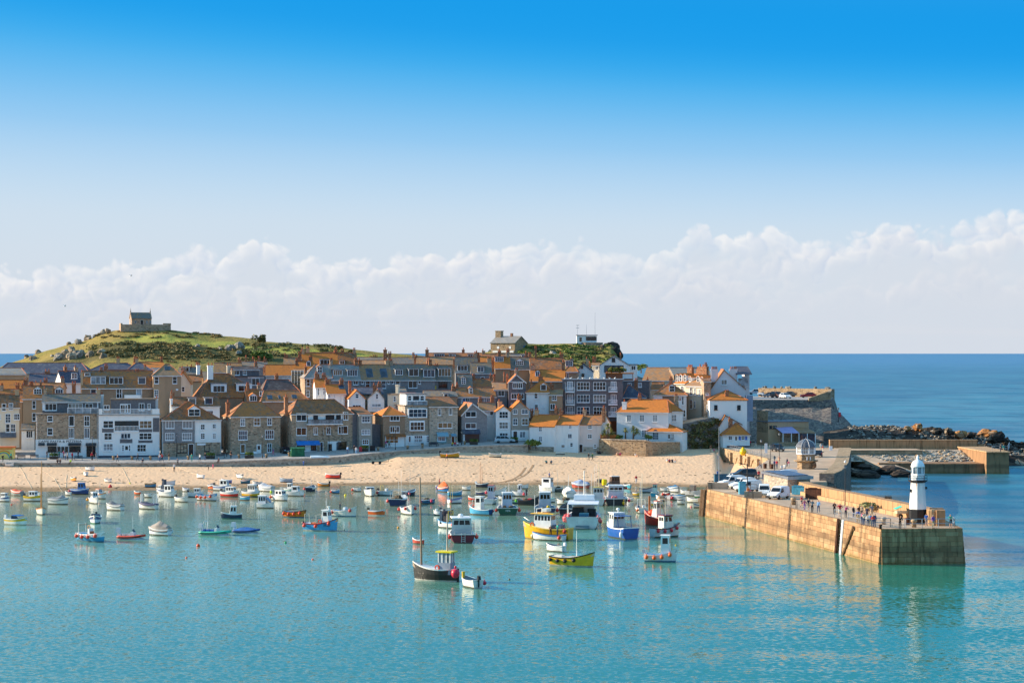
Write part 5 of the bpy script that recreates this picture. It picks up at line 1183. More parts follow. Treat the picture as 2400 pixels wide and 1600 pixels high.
S=MB();S.box(h.u0-.06,h.u0-.01,.1,10.9,0,h.ze);S.build('white_flank',W_,h.e)
h=H('white_dormer_house','low white house with two big dormers above the stone hip',2,476,(645,1228,683,None),W_,('gx',575),RB,14,8);h.dormer('852 930 595 662 1 1;1050 1135 592 660 1 1');h.w('1070 1148 740 790 3 1');h.ch('635 568 700 28 1',W_,y=1)
h=H('slate_cottage','small house with hipped dormer in front of a brown roof',3,481,(420,610,640,None),SLATE3,('gx',480),RB,14,8);h.dormer('450 528 562 622 3 1','hip',RO);h.w('565 595 505 560 1 1')
h=H('skylight_house','brown grey roofed house with three skylights behind the shop',3,480,(590,1180,620,None),SLATE3,('hip',495,620,1040),RM,15,9);h.sky('670 725 562 602;805 825 565 600;970 1025 558 590');h.ch('778 530 660 44 1')
H('dark_roof_house','near black hipped roof in the middle of the town',3,500,(608,1045,495,None),SLATE3,('hip',362,650,920),RK,14,10)
h=H('slate_attic_house','slate clad house with white attic windows and french doors',3,508,(232,620,330,None),SLATE,('flat',),RK,14,8);h.w('235 325 245 312 2 1',w=0) if False else None;h.w('470 565 345 430 2 1');h.panel(420,622,330,342,WHITE)
h=H('attic_storey','dark attic storey with two white windows and curved lead roof',3,511,(228,560,235,340),SLATE2,('gx',205),RK,14,6,cat='storey');h.w('238 322 248 308 2 1;362 410 245 305 2 2');h.ch('190 165 270 48 2;205 285 340 36 0',CREAM)
H('slate_house','grey slate roofs with lit gable left of the attic house',3,525,(15,345,270,None),CREAM,('gx',155),RT,8,9).ch('120 150 190 10 0')
H('slate_house','little slate roof house right below the bright green tree',3,530,(330,660,200,None),SLATE,('gx',140),RG,8,8).ch('485 165 215 30 1;400 60 120 14 1;640 150 200 14 1')
h=H('orange_roof_house','bright orange broad roof with sunlit stone wall to its right',3,520,(645,1045,305,None),W_DIM,('gx',180),RO,6,10);h.panel(842,965,318,382,W_);h.w('930 958 312 338 1 1');h.ch('688 245 330 26 1;800 250 360 60 2;630 180 250 44 1')
h=H('scaffold_house','pale stone house end wrapped in scaffolding in the middle of town',3,507,(962,1105,250,None),STONE3,('mono',235),RT,2,8);S=MB()
for i in range(5):u=h.u0+(h.u1-h.u0)*i/4;S.tube([(u,-.8,0),(u,-.8,h.ze)],.06,4)
for k in range(5):zz=h.ze-1-k*1.8;S.tube([(h.u0,-.8,zz),(h.u1,-.8,zz)],.06,4)
S.build('scaffolding',STEEL,h.e)
H('tan_roof_house','light tan roofed house below the hedge bank',3,558,(865,1080,180,None),STONE,('gx',95),RT,6,9).ch('905 55 110 20 1')
h=H('orange_roof_house','long orange brown roof with white box dormer below the hedge',3,562,(1080,1520,178,None),STONE,('gx',38),RO,6,10);h.dormer('1310 1438 122 172 3 1');h.ch('1092 -10 120 44 2;1500 5 110 40 2')
h=H('orange_roof_house','small orange roof with gabled white dormer left of the long terrace',3,535,(1035,1215,245,None),STONE3,('gx',135),RO,6,9);h.dormer('1148 1188 145 192 1 1','gable',RO)
# the long terrace
h=H('terrace_house','left end of the long slate terrace with small gabled dormer',4,494,(-30,300,440,None),STONE,('hip',283,95,290),RGL,12,10);h.dormer('128 180 312 378 2 2','gable',RM);h.w('@3 1137 1185 358 445 1 2;1137 1180 495 575 1 2');h.pipe([(-12,450,640)]);h.ch('@3 1205 225 330 34 1;1130 180 260 30 1')
h=H('terrace_house','pale slate roof section of the long terrace with two wide dormers',4,495,(302,655,466,None),SLATE,('gx',283),RGL,12,10);h.dormer('322 425 355 412 4 1;495 610 350 420 4 1');h.w('422 452 482 520 1 1;562 625 480 530 2 1')
h=H('terrace_house','brownish roof section of the long terrace with two dark skylights',4,497,(657,1040,468,None),SLATE,('gx',282),RT,12,10);h.w('660 690 482 522 1 1;710 770 475 570 1 2;905 965 475 575 1 2;985 1012 480 522 1 1');h.sky('735 808 342 438;908 985 342 438');h.pipe([(820,470,600)])
h=H('terrace_house','grey roof section of the long terrace with three white dormers',4,499,(1042,1568,468,None),SLATE,('gx',280),RG,12,10);h.dormer('1084 1165 348 408 3 1;1248 1358 342 420 2 1;1428 1558 348 432 3 1');h.w('1030 1060 480 522 1 1;1080 1137 475 570 1 2;1237 1347 475 570 2 1;1362 1390 480 522 1 1')
h=H('terrace_house','right end of the long terrace with dark doorway and hanging banner',5,502,(350,612,575,None),SLATE,('gx',395),RG,12,10);h.dormer('460 606 440 528 4 1');h.w('460 565 580 668 3 2',frame=BLK);h.door(328,400,585,700,paint('2a2422'));h.panel(378,430,648,688,paint('d8d048'),name='banner',th=.2);h.ch('432 375 540 40 2')
# small white houses in the middle
h=H('white_cottage','white cottage with sunlit flank and two orange valleys below the terrace',4,482,(105,245,560,None),W_,('gx',455),RO,10,8);h.w('128 150 570 660 1 2;195 215 570 650 1 2');h.ch('125 400 550 44 2;240 440 550 24 1',BRICKC)
h=H('white_cottage','white cottage with long orange roof and skylight',4,479,(248,470,635,None),W_,('gx',525),RO,12,8);h.w('262 285 650 690 1 2;330 345 650 690 1 2');h.sky('395 455 545 580')
h=H('white_cottage','left white gabled cottage above the brown slope roof',4,476,(508,708,690,830),W_,('gy',606,592),RO,10,8);h.w('588 632 637 695 1 2;555 660 775 815 3 1');h.ch('522 482 600 34 2');h.ch('475 650 750 30 1',BRICKC)
h=H('white_cottage','right white gabled cottage with weathered slate roof',4,478,(740,944,690,830),W_,('gy',862,590),RG,4,8);h.w('838 872 640 705 1 2;790 905 762 800 3 1');h.ch('888 590 660 30 1')
h=H('cream_flank_house','house with bright cream sunlit flank and one small window',4,477,(985,1200,640,900),CREAM,('mono',630),RG,-22,6,fascia=False);h.w('1060 1090 672 735 1 2');h.ch('1107 530 640 36 0',CREAM,y=2)
h=H('brown_side_house','dark slate house corner behind the cream flank',4,489,(1110,1210,600,None),SLATE3,('mono',560),RG,5,8)
# middle right rows
h=H('slate_cottage','cream cottage with round topped dormer below the terrace end',5,498,(705,872,660,None),CREAM,('gx',505),RG,4,8);h.dormer('742 788 552 622 2 3','gable',RG,face=CREAM);h.ch('690 605 700 24 2')
h=H('slate_house','slate house with square white window above a dark brown roof',5,516,(862,1108,490,None),SLATE,('gx',362),RG,3,8);h.w('938 1013 413 475 2 1;975 1022 535 560 1 1',gm=None) if False else h.w('975 1022 535 562 1 1');h.dormer('940 1010 415 472 2 1',wd=.4)
H('brown_roof_house','wide dark brown roof below the slate house with square window',5,500,(872,1140,668,None),SLATE3,('gx',562),RB,3,9)
h=H('slate_house','grey roofed house with broad white dormer behind the terrace end',5,528,(668,940,475,None),SLATE,('gx',292),RG,3,9);h.dormer('694 808 403 460 3 1');h.ch('950 250 330 36 1;655 295 370 36 1')
h=H('lichen_roof_house','low house with lichen roof, tiny dormer and blue door',5,484,(695,1160,778,None),SLATE,('gx',668),RM,8,8);h.dormer('838 872 680 738 1 2','gable',RM);h.w('735 757 790 860 1 1;785 835 795 850 2 1;945 965 790 835 1 1;1015 1110 790 850 3 1');h.door(757,783,800,880,paint('2858a8'));h.ch('686 605 780 28 1;640 740 860 36 0')
h=H('slate_house','slate house with single big window left of the orange pediment',5,487,(1140,1300,690,None),SLATE,('mono',600),RT,4,8);h.w('1185 1267 700 775 2 1');h.ch('1140 505 600 22 2;1262 480 580 12 1;1300 500 580 22 1')
h=H('pediment_house','dark slate house with orange pediment and two ribbon windows',6,484,(165,378,603,None),SLATE2,('gy',262,506),RO,2,9,fascia='barge');h.w('217 340 612 680 5 1;198 357 738 810 5 1;195 240 862 900 2 1');h.panel(168,380,596,604,WHITE,th=.15);h.ch('150 500 620 24 1',y=5)
h=H('orange_roof_house','orange roofed house with hipped white dormer above brown wall',5,526,(1152,1335,430,None),BROWNR,('gx',290),RO,2,9);h.dormer('1155 1248 300 348 4 1');h.ch('1205 205 290 36 1;1122 300 420 34 1;1290 445 580 14 1')
h=H('slate_house','grey slate house with white pedimented dormer',5,527,(1338,1568,440,None),BROWNR,('gx',295),RG,2,9);h.dormer('1408 1495 345 392 4 2','gable',RG);h.ch('1545 390 480 40 1')
h=H('brown_roof_house','broad brown roof with dark patch below the headland',6,520,(430,830,440,None),SLATE3,('gx',310),RB,-2,10);h.dormer('600 680 355 360 1 1','gable',RB,margin=.05) if False else None;h.ch('500 160 330 20 2;830 310 430 30 1;770 360 420 20 1')
h=H('orange_roof_house','long orange roof with small gabled dormer behind the white house',6,500,(430,850,585,None),SLATE3,('gx',450),RO,-3,10);h.dormer('500 545 475 528 2 1','gable',RO);h.ch('640 520 640 20 1;690 525 620 16 1;835 330 500 34 1')
h=H('brown_roof_house','orange brown cottage beside the dark apartment block',6,512,(850,1010,470,None),BROWNR,('hip',370),RM,-4,8);h.w('880 905 490 560 1 1');h.dormer('872 945 345 405 3 1','flat',margin=.1)
h=H('white_town_house','tall white house with steep orange roof in the second row',6,483,(384,662,722,1010),W_,('hip',575,570,600),RO,-5,9);h.dormer('565 625 635 700 1 1','gable',RO);h.w('482 525 740 805 1 2;485 530 875 930 1 2;583 597 893 915 1 1');h.ch('445 570 690 30 1',y=2)
h=H('brown_town_house','brown house with two white windows beside the tall white house',6,482,(664,822,752,1010),BROWNR,('gx',690),RT,-4,8);h.w('697 757 765 825 2 2;675 738 868 942 2 1');h.ch('748 890 1000 26 1',y=-.4)
h=H('slate_apartments','flat roofed dark slate apartment block with white balconies',6,486,(826,1562,578,1045),SLATE2,('flat',),LEAD,-4,12,cat='building',fascia=False)
for y0,y1 in((602,702),(755,852),(905,1000)):h.w('1005 1160 %d %d 4 2;1205 1360 %d %d 4 2'%(y0,y1,y0,y1))
for y0,y1,b0,b1 in((595,690,665,720),(752,850,822,878),(905,1000,968,1022)):
 h.w('885 955 %d %d 3 1;1420 1488 %d %d 3 1'%(y0,y1,y0,y1),gm=GL[4]);h.rail(868,972,b0,b1,1.1,'bars');h.rail(1393,1498,b0-6,b1-4,1.1,'bars')
h.pipe([(862,600,985),(975,590,985)]);h.ch('1340 885 1000 24 1',y=-.5)
h=H('white_gable_cottage','small white gable with two dark windows behind the dark apartments',6,520,(1003,1203,465,None),W_,('gy',1077,374),RD,-3,9);h.w('1055 1080 400 432 1 1;1062 1095 497 545 1 1',BLK,gm=GL[0])
h=H('white_gable_house','large white gabled house with wide dark glazing under the headland',7,528,(132,498,392,None),W_,('gy',306,276),RGL,-4,11);h.w('283 322 305 352 2 2',BLK);h.w('190 425 398 475 2 1',BLK,gm=GL[1]);h.panel(-10,128,390,560,CREAM) if False else None;h.ch('388 240 330 20 1')
h=H('white_side_house','narrow cream house attached left of the large white gable',7,532,(38,130,392,None),CREAM,('gx',375),RT,-4,7);h.w('80 120 405 450 2 1');h.ch('12 345 450 16 1')
h=H('white_side_house','shaded white annex right of the large white gable',7,534,(500,590,392,None),W_,('flat',),LEAD,-4,7,fascia=False);h.w('520 575 400 455 2 1')
h=H('terrace_garden','brick terrace crowded with pots behind the dark apartments',7,508,(205,540,500,None),render_wall('brick_terrace',(150,92,66),.3),('flat',),RO,-4,6,cat='terrace',fascia=False);h.panel(415,535,490,560,W_DIM);h.ch('222 475 540 14 1;280 465 540 14 1;335 490 560 16 1;380 430 570 26 1',POT,y=.5)
foliage([((random.uniform(h.u0+1,h.u0+6),.5,h.ze+.8),.9,.7,.7) for i in range(9)],PALML,'pot_plants',h.e,.22,50)
h=H('slate_flats','low dark slate building with two white windows right of apartments',7,500,(418,742,597,None),SLATE2,('flat',),LEAD,-6,8,fascia=False);h.w('478 522 612 655 2 1;604 648 610 665 2 1');h.ch('680 645 760 26 1;720 620 700 16 1',W_)
H('dark_hip_house','dark hipped slate roof tucked beside the dark apartments',7,492,(418,700,785,None),SLATE2,('hip',640,480,500),RD,-6,9)
h=H('barn','big barn like orange brown roof with cream wall beneath',7,540,(660,1080,578,None),CREAM,('gx',425),RT,-14,14,cat='building');h.ch('900 600 640 14 1',y=-.5)
H('cottage','little cream cottage with brown roof under the barn roof',7,510,(760,900,690,None),CREAM,('gx',600),RB,-10,7).ch('720 540 640 20 1')
# skyline rows
sk=[('long orange brown roof on the skyline above the long terrace',4,590,(-40,330,225,None),135,RO,'345 110 220 44 2;400 130 200 30 2','155 290 228 275 3 1'),('brown roof with small gabled dormer behind the terrace chimneys',4,575,(335,600,278,None),138,RB,'432 88 180 36 2;590 140 200 30 1','402 455 240 275 2 1'),('grey roof with a cluster of chimney pots on the skyline',4,585,(600,1000,240,None),192,RG,'750 200 280 34 2;780 175 215 30 2;820 165 215 30 2;845 165 215 30 2',''),('pale grey lower roof just above the brownish terrace roof',4,555,(600,990,280,None),232,RT,'955 75 190 44 1;1012 120 230 34 2',''),('long grey roof above the grey terrace section',4,560,(1000,1330,275,None),195,RG,'1330 160 270 36 2',''),('tan grey roof with dark rooflight right of the skyline chimneys',5,552,(185,640,385,None),292,RT,'178 268 380 36 2;318 180 290 40 1;655 300 385 36 2',''),('thin skyline roof with a strip of white dormers',5,600,(330,760,292,None),246,RB,'762 182 260 34 1','410 525 262 290 4 1;592 662 264 288 2 1'),('skyline roof with one white dormer left of the stone store',5,598,(740,1010,300,None),248,RB,'950 250 310 26 1','822 902 267 290 3 1'),('orange roof below the stone store',5,560,(930,1120,370,None),290,RO,'1120 305 420 34 1',''),('brown skyline roof in front of the stone store',5,590,(1000,1400,300,None),258,RB,'1205 195 290 36 1',''),('grey roof left below the headland path',6,575,(150,430,300,None),255,RG,'420 240 330 34 2','330 400 278 296 3 1'),('brown roof with slate dormer below the headland',6,560,(430,860,350,None),310,RM,'',''),('grey gabled roofs behind the two chimney stacks',8,540,(100,560,300,None),215,RGL,'300 190 260 60 3',''),('dark roofed house between brown house and long hall',1,505,(330,760,470,None),400,RM,'560 340 400 40 2;440 380 430 26 1',''),('cottage with grey roof behind the little orange roof',2,540,(720,960,290,None),210,RG,'740 205 240 14 1;830 180 230 14 1;880 175 230 16 1','780 850 215 260 2 1'),('low dark house with pale window left of the valley cottages',2,520,(760,1000,380,None),300,RB,'',''),('brown gabled house between the attic house and the orange roof',3,540,(430,700,260,None),205,RB,'490 80 150 20 2;560 75 150 20 2',''),('mottled roof to the right of the near black roof',3,515,(1000,1140,500,None),410,RB,'',''),('grey slate cottage under the white gabled cottages',4,484,(560,930,640,None),560,RD,'',''),('brown roof strip behind the white attic balcony',5,482,(300,690,775,None),705,RG,'','530 570 750 780 1 1')]
for lb,r,dist,rc,yr,mt,chs,dm in sk:
 h=H('town_house',lb,r,dist,rc,GR.choice([SLATE,BROWNR,STONE,SLATE3,TANR]),('gx',yr),mt,GR.uniform(-3,9),9,fascia=False)
 if chs:h.ch(chs)
 if dm:h.dormer(dm)
 # every roof carries a stack; those not read off singly stand at a gable end or on the ridge
for h in HS:
 if h.kind not in('gx','hip','gy') or h.dist<474 and h.kind=='hip':continue
 w=h.u1-h.u0
 ends=[h.u0+.45,h.u1-.45] if h.kind=='gx' else[(h.u0+h.u1)/2+GR.uniform(-.15,.15)*w]
 for u in ends:
  if GR.random()<(.75 if h.nch==0 else .45):
   yy=h.rd+GR.uniform(-.3,.3);zt=h.zr+GR.uniform(.7,1.2);hw=GR.uniform(.32,.5);S=MB();S.box(u-hw,u+hw,yy-.38,yy+.38,h.zr-1.6,zt-.22);S.box(u-hw-.07,u+hw+.07,yy-.45,yy+.45,zt-.218,zt);c=S.build('chimney',GR.choice([BRICKC,BRICKC,STONE,TANR]),h.e)
   for k in range(GR.choice([1,2,2])):S=MB();S.lathe([(.15,0),(.12,.45),(.16,.47),(.16,.55)],7,(u-hw*.45+hw*.9*k,yy),z0=zt-.01);S.build('chimney_pot',POT,c)
   # ------------------------------------------------------------------ boats
WR={1:(0,1080,6.5333),2:(320,1080,6.5333),3:(640,1080,6.5333),4:(960,1120,5.6),5:(980,1110,6.918),6:(1200,1120,9.8),7:(1380,1120,7.84),8:(1200,1240,5.345)}
FEN={}
def fender_mesh(c):
 if c not in FEN:
  S=MB();S.ball((0,0,0),.2,8,6,sz=1.15,fn=lambda q:1-.25*max(0,q.z)**3);S.lathe([(.05,.2),(.06,.3),(.03,.32)],6);FEN[c]=S.mesh('fender',paint(c),True)
 return FEN[c]
OBM={}
def outboard(c,parent,x,y,z,k=1):
 if c not in OBM:
  S=MB();S.prism([(-.28,-.2),(.2,-.18),(.26,0),(.2,.18),(-.28,.2)],.35,.85,k=.8);S.box(-.1,.08,-.07,.07,-.6,.36);S.box(-.3,.1,-.1,.1,-.2,-.16);S.box(.1,.3,-.12,.12,.1,.3);OBM[c]=S.mesh('outboard_motor',paint(c,.35))
 return link('outboard_motor',OBM[c],parent,(x,y,z),(0,0,0),(k,k,k))
def bwidth(t,ts,full):
 a=ts+(1-ts)*math.sin(min(1,t/.45)*math.pi/2);b=1-max(0,(t-.42)/.58)**full;return a*max(.012,b)
def boat(reg,xl,xr,yb,hd,kind,hull,label,boot='2c3440',gun='e8e6e2',deck='c9c4ba',ratio=.36,fb=None,ts=.82,full=2.2,cab=None,motor=None,fend=None,mast=(),tarp=None,place='water',name='boat',cat='boat',band=None,dk=.35,extra=None,roll=0,group='boats moored in the harbour',thw=0,lmax=15,sheer=.45,stripe=None):
 ox,oy,s=WR[reg];pl,pr,py=ox+xl/s,ox+xr/s,oy+yb/s;pc=(pl+pr)/2
 if place=='water' and(-13<hd<13 or 164<hd<181):hd-=24+(pc%7)
 q=Pz(pc,py,0) if place=='water' else on_sand(pc,py)
 ext=(pr-pl)/F*q.y;a=R(hd);L=min(lmax,1.06*ext/(abs(math.cos(a))+(.5+.46*math.sin(a)**4)*ratio*abs(math.sin(a))));L*=1.1 if L<7 else .97;B=L*ratio
 sh=.5*(L*abs(math.sin(a))+B*abs(math.cos(a)))*.75;q=Vector((q.x*(q.y+sh)/q.y,q.y+sh,q.z))
 fb=(fb or .36+.105*L)*1.1;e=empty(name,q,a,label=label,cat=cat,group=group)
 if roll:e.rotation_euler=(R(roll),0,a)
 if place=='sand':e.location.z+=.05
 N=13;Hm=MB();G=MB();Dk=MB();rings=[];gl=[];dl=[]
 ztop=lambda t:fb*(1+sheer*max(0,t-.3)**2/.49+(.12*(1-t/.3)**2 if t<.3 else 0))
 dz=lambda t:max(.06,ztop(t)-dk*fb*1.2)
 zb=-.3 if place=='water' else 0
 for i in range(N):
  t=i/(N-1);x=-L/2+L*t;b=B/2*bwidth(t,ts,full);z=ztop(t);rk=.075*L*t**4
  lv=[(.28,zb),(.72,zb*.2+.02),(.80,.16),(.93,.16+(z-.16)*.5),(1,z)];n=len(lv)
  ring=[(x-rk*(1-k/(n-1)),-b*w,zz) for k,(w,zz) in enumerate(lv)];ring+=[(px_,-y_,z_) for px_,y_,z_ in ring[::-1]]
  rings.append(Hm.verts(ring));gl.append((x,b,z));dl.append((x,b*.9,dz(t)))
 m=10
 for i in range(N-1):
  for k in range(m-1):Hm.idx([rings[i]+k,rings[i+1]+k,rings[i+1]+k+1,rings[i]+k+1],1 if k in(1,7) or k==4 else(2 if stripe and k in(3,5) else 0))
 Hm.idx([rings[0]+k for k in range(m)],3 if band else 0)
 hm=Hm.build('hull',[hull_paint(hull),hull_paint(boot),hull_paint(stripe or hull),hull_paint(band or hull)],e)
 for sg in(-1,1):
  for(x0,b0,z0),(x1,b1,z1) in zip(gl,gl[1:]):
   G.face([(x0,sg*(b0+.035),z0-.11),(x1,sg*(b1+.035),z1-.11),(x1,sg*(b1+.035),z1+.03),(x0,sg*(b0+.035),z0+.03)]);G.face([(x0,sg*(b0+.035),z0+.03),(x1,sg*(b1+.035),z1+.03),(x1,sg*b1*.88,z1+.03),(x0,sg*b0*.88,z0+.03)])
  for((x0,b0,z0),(x1,b1,z1)),((u0,v0,w0),(u1,v1,w1)) in zip(zip(gl,gl[1:]),zip(dl,dl[1:])):
   Dk.face([(x0,sg*b0*.885,z0+.02),(x1,sg*b1*.885,z1+.02),(u1,sg*v1*.97,w1),(u0,sg*v0*.97,w0)])
 for(u0,v0,w0),(u1,v1,w1) in zip(dl,dl[1:]):Dk.face([(u0,-v0,w0),(u1,-v1,w1),(u1,v1,w1),(u0,v0,w0)])
 Dk.face([(gl[0][0]+.05,-gl[0][1]*.9,gl[0][2]+.02),(gl[0][0]+.05,gl[0][1]*.9,gl[0][2]+.02),(dl[0][0]+.05,dl[0][1],dl[0][2]),(dl[0][0]+.05,-dl[0][1],dl[0][2])])
 x0,b0,z0=gl[0];G.box(x0-.05,x0+.1,-b0-.03,b0+.03,z0-.08,z0+.035)
 G.build('gunwale',paint(gun),e);Dk.build('deck',paint(deck,.6),e)
 X=lambda t:-L/2+L*t
 for k in range(thw):t=.22+.5*k/max(1,thw-1) if thw>1 else .45;b=B/2*bwidth(t,ts,full)*.88;S=MB();S.box(X(t)-.12,X(t)+.12,-b,b,ztop(t)-.16,ztop(t)-.11);S.build('thwart',WOOD,e)
 def cabin(t0,t1,wf,hc,wall='ece9e4',roof='f0eeea',nw=2,rake=.25,zbase=None,win=True,fw=True,cn='cabin',gm=None,ovh=.1):
  x0,x1=X(t0),X(t1);tm=(t0+t1)/2;b=min(B/2*bwidth(t0,ts,full),B/2*bwidth(tm,ts,full))*wf;b2=min(b,B/2*bwidth(t1,ts,full)*.92);zz=(ztop(tm)-.04 if zbase is None else zbase);zl=min(dz(tm),zz)-.02;S=MB();zt=zz+hc;tb=b*.9;rk=rake*hc
  k=S.verts([(x0,-b,zl),(x1,-b2,zl),(x1,b2,zl),(x0,b,zl),(x0+.04,-tb,zt),(x1-rk,-b2*.9,zt),(x1-rk,b2*.9,zt),(x0+.04,tb,zt)])
  for f in((4,5,6,7),(0,1,5,4),(1,2,6,5),(2,3,7,6),(3,0,4,7)):S.idx([k+i for i in f])
  c=S.build(cn,paint(wall),e);S=MB();S.box(x0-ovh,x1-rk+ovh*1.2,-tb-ovh*.6,tb+ovh*.6,zt+.005,zt+.075,tx=.05,ty=.05);S.build('cabin_roof',paint(roof),c)
  if win:
   g=gm or GL[0];za,zb_=zz+hc*(.38 if hc<1.5 else .55),zz+hc*.87
   for sg in(-1,1):
    for i in range(nw):
     f0=(i+.16)/nw;f1=(i+.84)/nw
     def P(f,z):r=(z-zl)/(zt-zl);bb=b+(b2-b)*f;return(x0+.08+(x1-x0-.1-rk*r)*f,sg*(bb*(1-.1*r)+.012),z)
     S=MB();S.face([P(f0,za),P(f1,za),P(f1,zb_),P(f0,zb_)]);S.build('cabin_window',g,c)
   if fw:
    for x,bb,d in((x1,b2,1),(x0,b,-1)):
     nn=3 if bb>.85 else 2;za=zz+hc*(.5 if hc<1.5 else .58)
     for i in range(nn):
      y0=-bb*.82+i*bb*1.64/nn+.05;y1=y0+bb*1.64/nn-.12;r0,r1=(za-zl)/(zt-zl),(zb_-zl)/(zt-zl);px0=(x-rk*r0 if d>0 else x+.04*r0)+d*.012;px1=(x-rk*r1 if d>0 else x+.04*r1)+d*.012
      S=MB();S.face([(px0,y0,za),(px0,y1,za),(px1,y1*.93,zb_),(px1,y0*.93,zb_)]);S.build('cabin_window',g,c)
  return c,zt
 if cab:
  for cc in(cab if isinstance(cab,list) else[cab]):cabin(**cc)
 if motor:outboard(motor,e,-L/2-.12,0,ztop(0)-.25,min(1.25,.6+.07*L))
 if fend:
  c,n,sides=fend;me=fender_mesh(c)
  for i in range(n):
   t=.08+.72*i/max(1,n-1) if n>1 else .05
   for sg in((-1,) if sides=='r' else(1,) if sides=='l' else(-1,1)):
    b=B/2*bwidth(t,ts,full);r=1+.05*L;link('fender',me,e,(X(t),sg*(b+.17*r),ztop(t)-.32),(0,0,0),(r,r,r))
 for mm in mast:t,hgt,r,c=mm[:4];rkk=mm[4] if len(mm)>4 else 0;S=MB();S.tube([(X(t),0,dz(t)),(X(t)-rkk*hgt,0,dz(t)+hgt)],r,6,r2=r*.55);S.build('mast',paint(c,.6),e)
 if tarp:
  c,pk=tarp;S=MB();rows=[]
  for i in range(N):
   x,b,z=gl[i];t=i/(N-1);p=1.6*pk*L*(.1+.9*math.sin(math.pi*min(1,max(0,(t*1.05+.05))))**.7)*(.75+.5*mnoise.noise(Vector((x*.8,pk*9,L))));rows.append(S.verts([(x,-b-.07,z-.3*fb),(x,-b*.85,z+p*.45),(x,0,z+p),(x,b*.85,z+p*.45),(x,b+.07,z-.3*fb)]))
  for i in range(N-1):
   for k in range(4):S.idx([rows[i]+k,rows[i+1]+k,rows[i+1]+k+1,rows[i]+k+1])
  S.idx([rows[0]+k for k in range(5)]);S.build('tarpaulin',plain('tarp_'+c,c,.7,.25,1.2,bump=.4,bsc=2),e)
 ctx=dict(e=e,L=L,B=B,X=X,ztop=ztop,dz=dz,cabin=cabin,fb=fb,hull=hm,bw=lambda t:B/2*bwidth(t,ts,full))
 if extra:extra(ctx)
 return ctx
def part(c,name,mat,fn):S=MB();fn(S);return S.build(name,mat,c['e'])
def wscreen(t0=.52,t1=.64,h=.5):
 def f(c):
  b=c['bw'](t0)*.85;z=c['ztop'](t0)
  part(c,'windscreen',GL[1],lambda S:(S.face([(c['X'](t0),-b,z),(c['X'](t1),-b*.7,z),(c['X'](t0)-.05,-b*.8,z+h)]),S.face([(c['X'](t0),b,z),(c['X'](t1),b*.7,z),(c['X'](t0)-.05,b*.8,z+h)]),S.face([(c['X'](t1),-b*.7,z),(c['X'](t1),b*.7,z),(c['X'](t0)-.05,b*.8,z+h),(c['X'](t0)-.05,-b*.8,z+h)])))
  part(c,'foredeck',paint('eceae6'),lambda S:S.face([(c['X'](t1),-c['bw'](t1)*.9,c['ztop'](t1)+.02),(c['X'](.97),0,c['ztop'](.97)+.05),(c['X'](t1),c['bw'](t1)*.9,c['ztop'](t1)+.02)]))
 return f
def gantry(t,h,c='d8d6d0',w=.85,r=.05,tops=True):
 def f(k):
  b=k['bw'](t)*w;z=k['ztop'](t)-.1;part(k,'gantry',paint(c),lambda S:S.tube([(k['X'](t),-b,z),(k['X'](t)-.05,-b*.9,z+h),(k['X'](t)-.05,b*.9,z+h),(k['X'](t),b,z)],r,5))
 return f
def pots(n,t0,t1,z=.2):
 def f(c):
  rr=random.Random(n)
  for i in range(n):
   t=rr.uniform(t0,t1);y=rr.uniform(-.6,.6)*c['bw'](t);zz=c['dz'](t)+.25+z*rr.choice([0,1,2]);S=MB();S.box(-.35,.35,-.25,.25,-.22,.18,tx=.08,ty=.1);S.build('lobster_pot',plain('pot_net',(92,80,64),.9,.5,6,bump=.6,bsc=14),c['e'],loc=(c['X'](t),y,zz),rz=rr.uniform(0,3))
 return f
def aerials(*a):
 def f(c):
  for t,y,z,h in a:part(c,'aerial',paint('e8e8e8'),lambda S:S.tube([(c['X'](t),y,z),(c['X'](t)-.1,y,z+h)],.02,4))
 return f
def lifering(t,y,z,col='e8502a',rot=0):
 def f(c):
  S=MB();n=12;rg=[S.verts([((.26+.075*math.cos(2*math.pi*j/6))*math.cos(2*math.pi*i/n),.075*math.sin(2*math.pi*j/6),(.26+.075*math.cos(2*math.pi*j/6))*math.sin(2*math.pi*i/n)) for j in range(6)]) for i in range(n)]
  for i in range(n):
   for j in range(6):S.idx([rg[i]+j,rg[(i+1)%n]+j,rg[(i+1)%n]+(j+1)%6,rg[i]+(j+1)%6])
  S.build('lifebuoy',paint(col),c['e'],loc=(c['X'](t),y,z),rz=rot)
 return f
def both(*fs):
 def f(c):
  for g in fs:g(c)
 return f
def hulltext(body,t,size,col,side=-1,dzz=0):
 def f(c):
  me=text_mesh(body,size,.004);me.materials.append(paint(col));b=c['bw'](t);z=c['ztop'](t)*.55+dzz
  d=(c['bw'](t+.12)-c['bw'](t-.12))/(.24*c['L']);link('lettering',me,c['e'],(c['X'](t),side*(b*.97+.04),z),(R(90),0,(math.atan(-d) if side<0 else math.pi+math.atan(d))))
 return f
def transtext(body,size,col,z=.5):
 def f(c):
  me=text_mesh(body,size,.004);me.materials.append(paint(col));link('lettering',me,c['e'],(c['X'](0)-.02,0,c['ztop'](0)*z),(R(90),0,R(-90)))
 return f
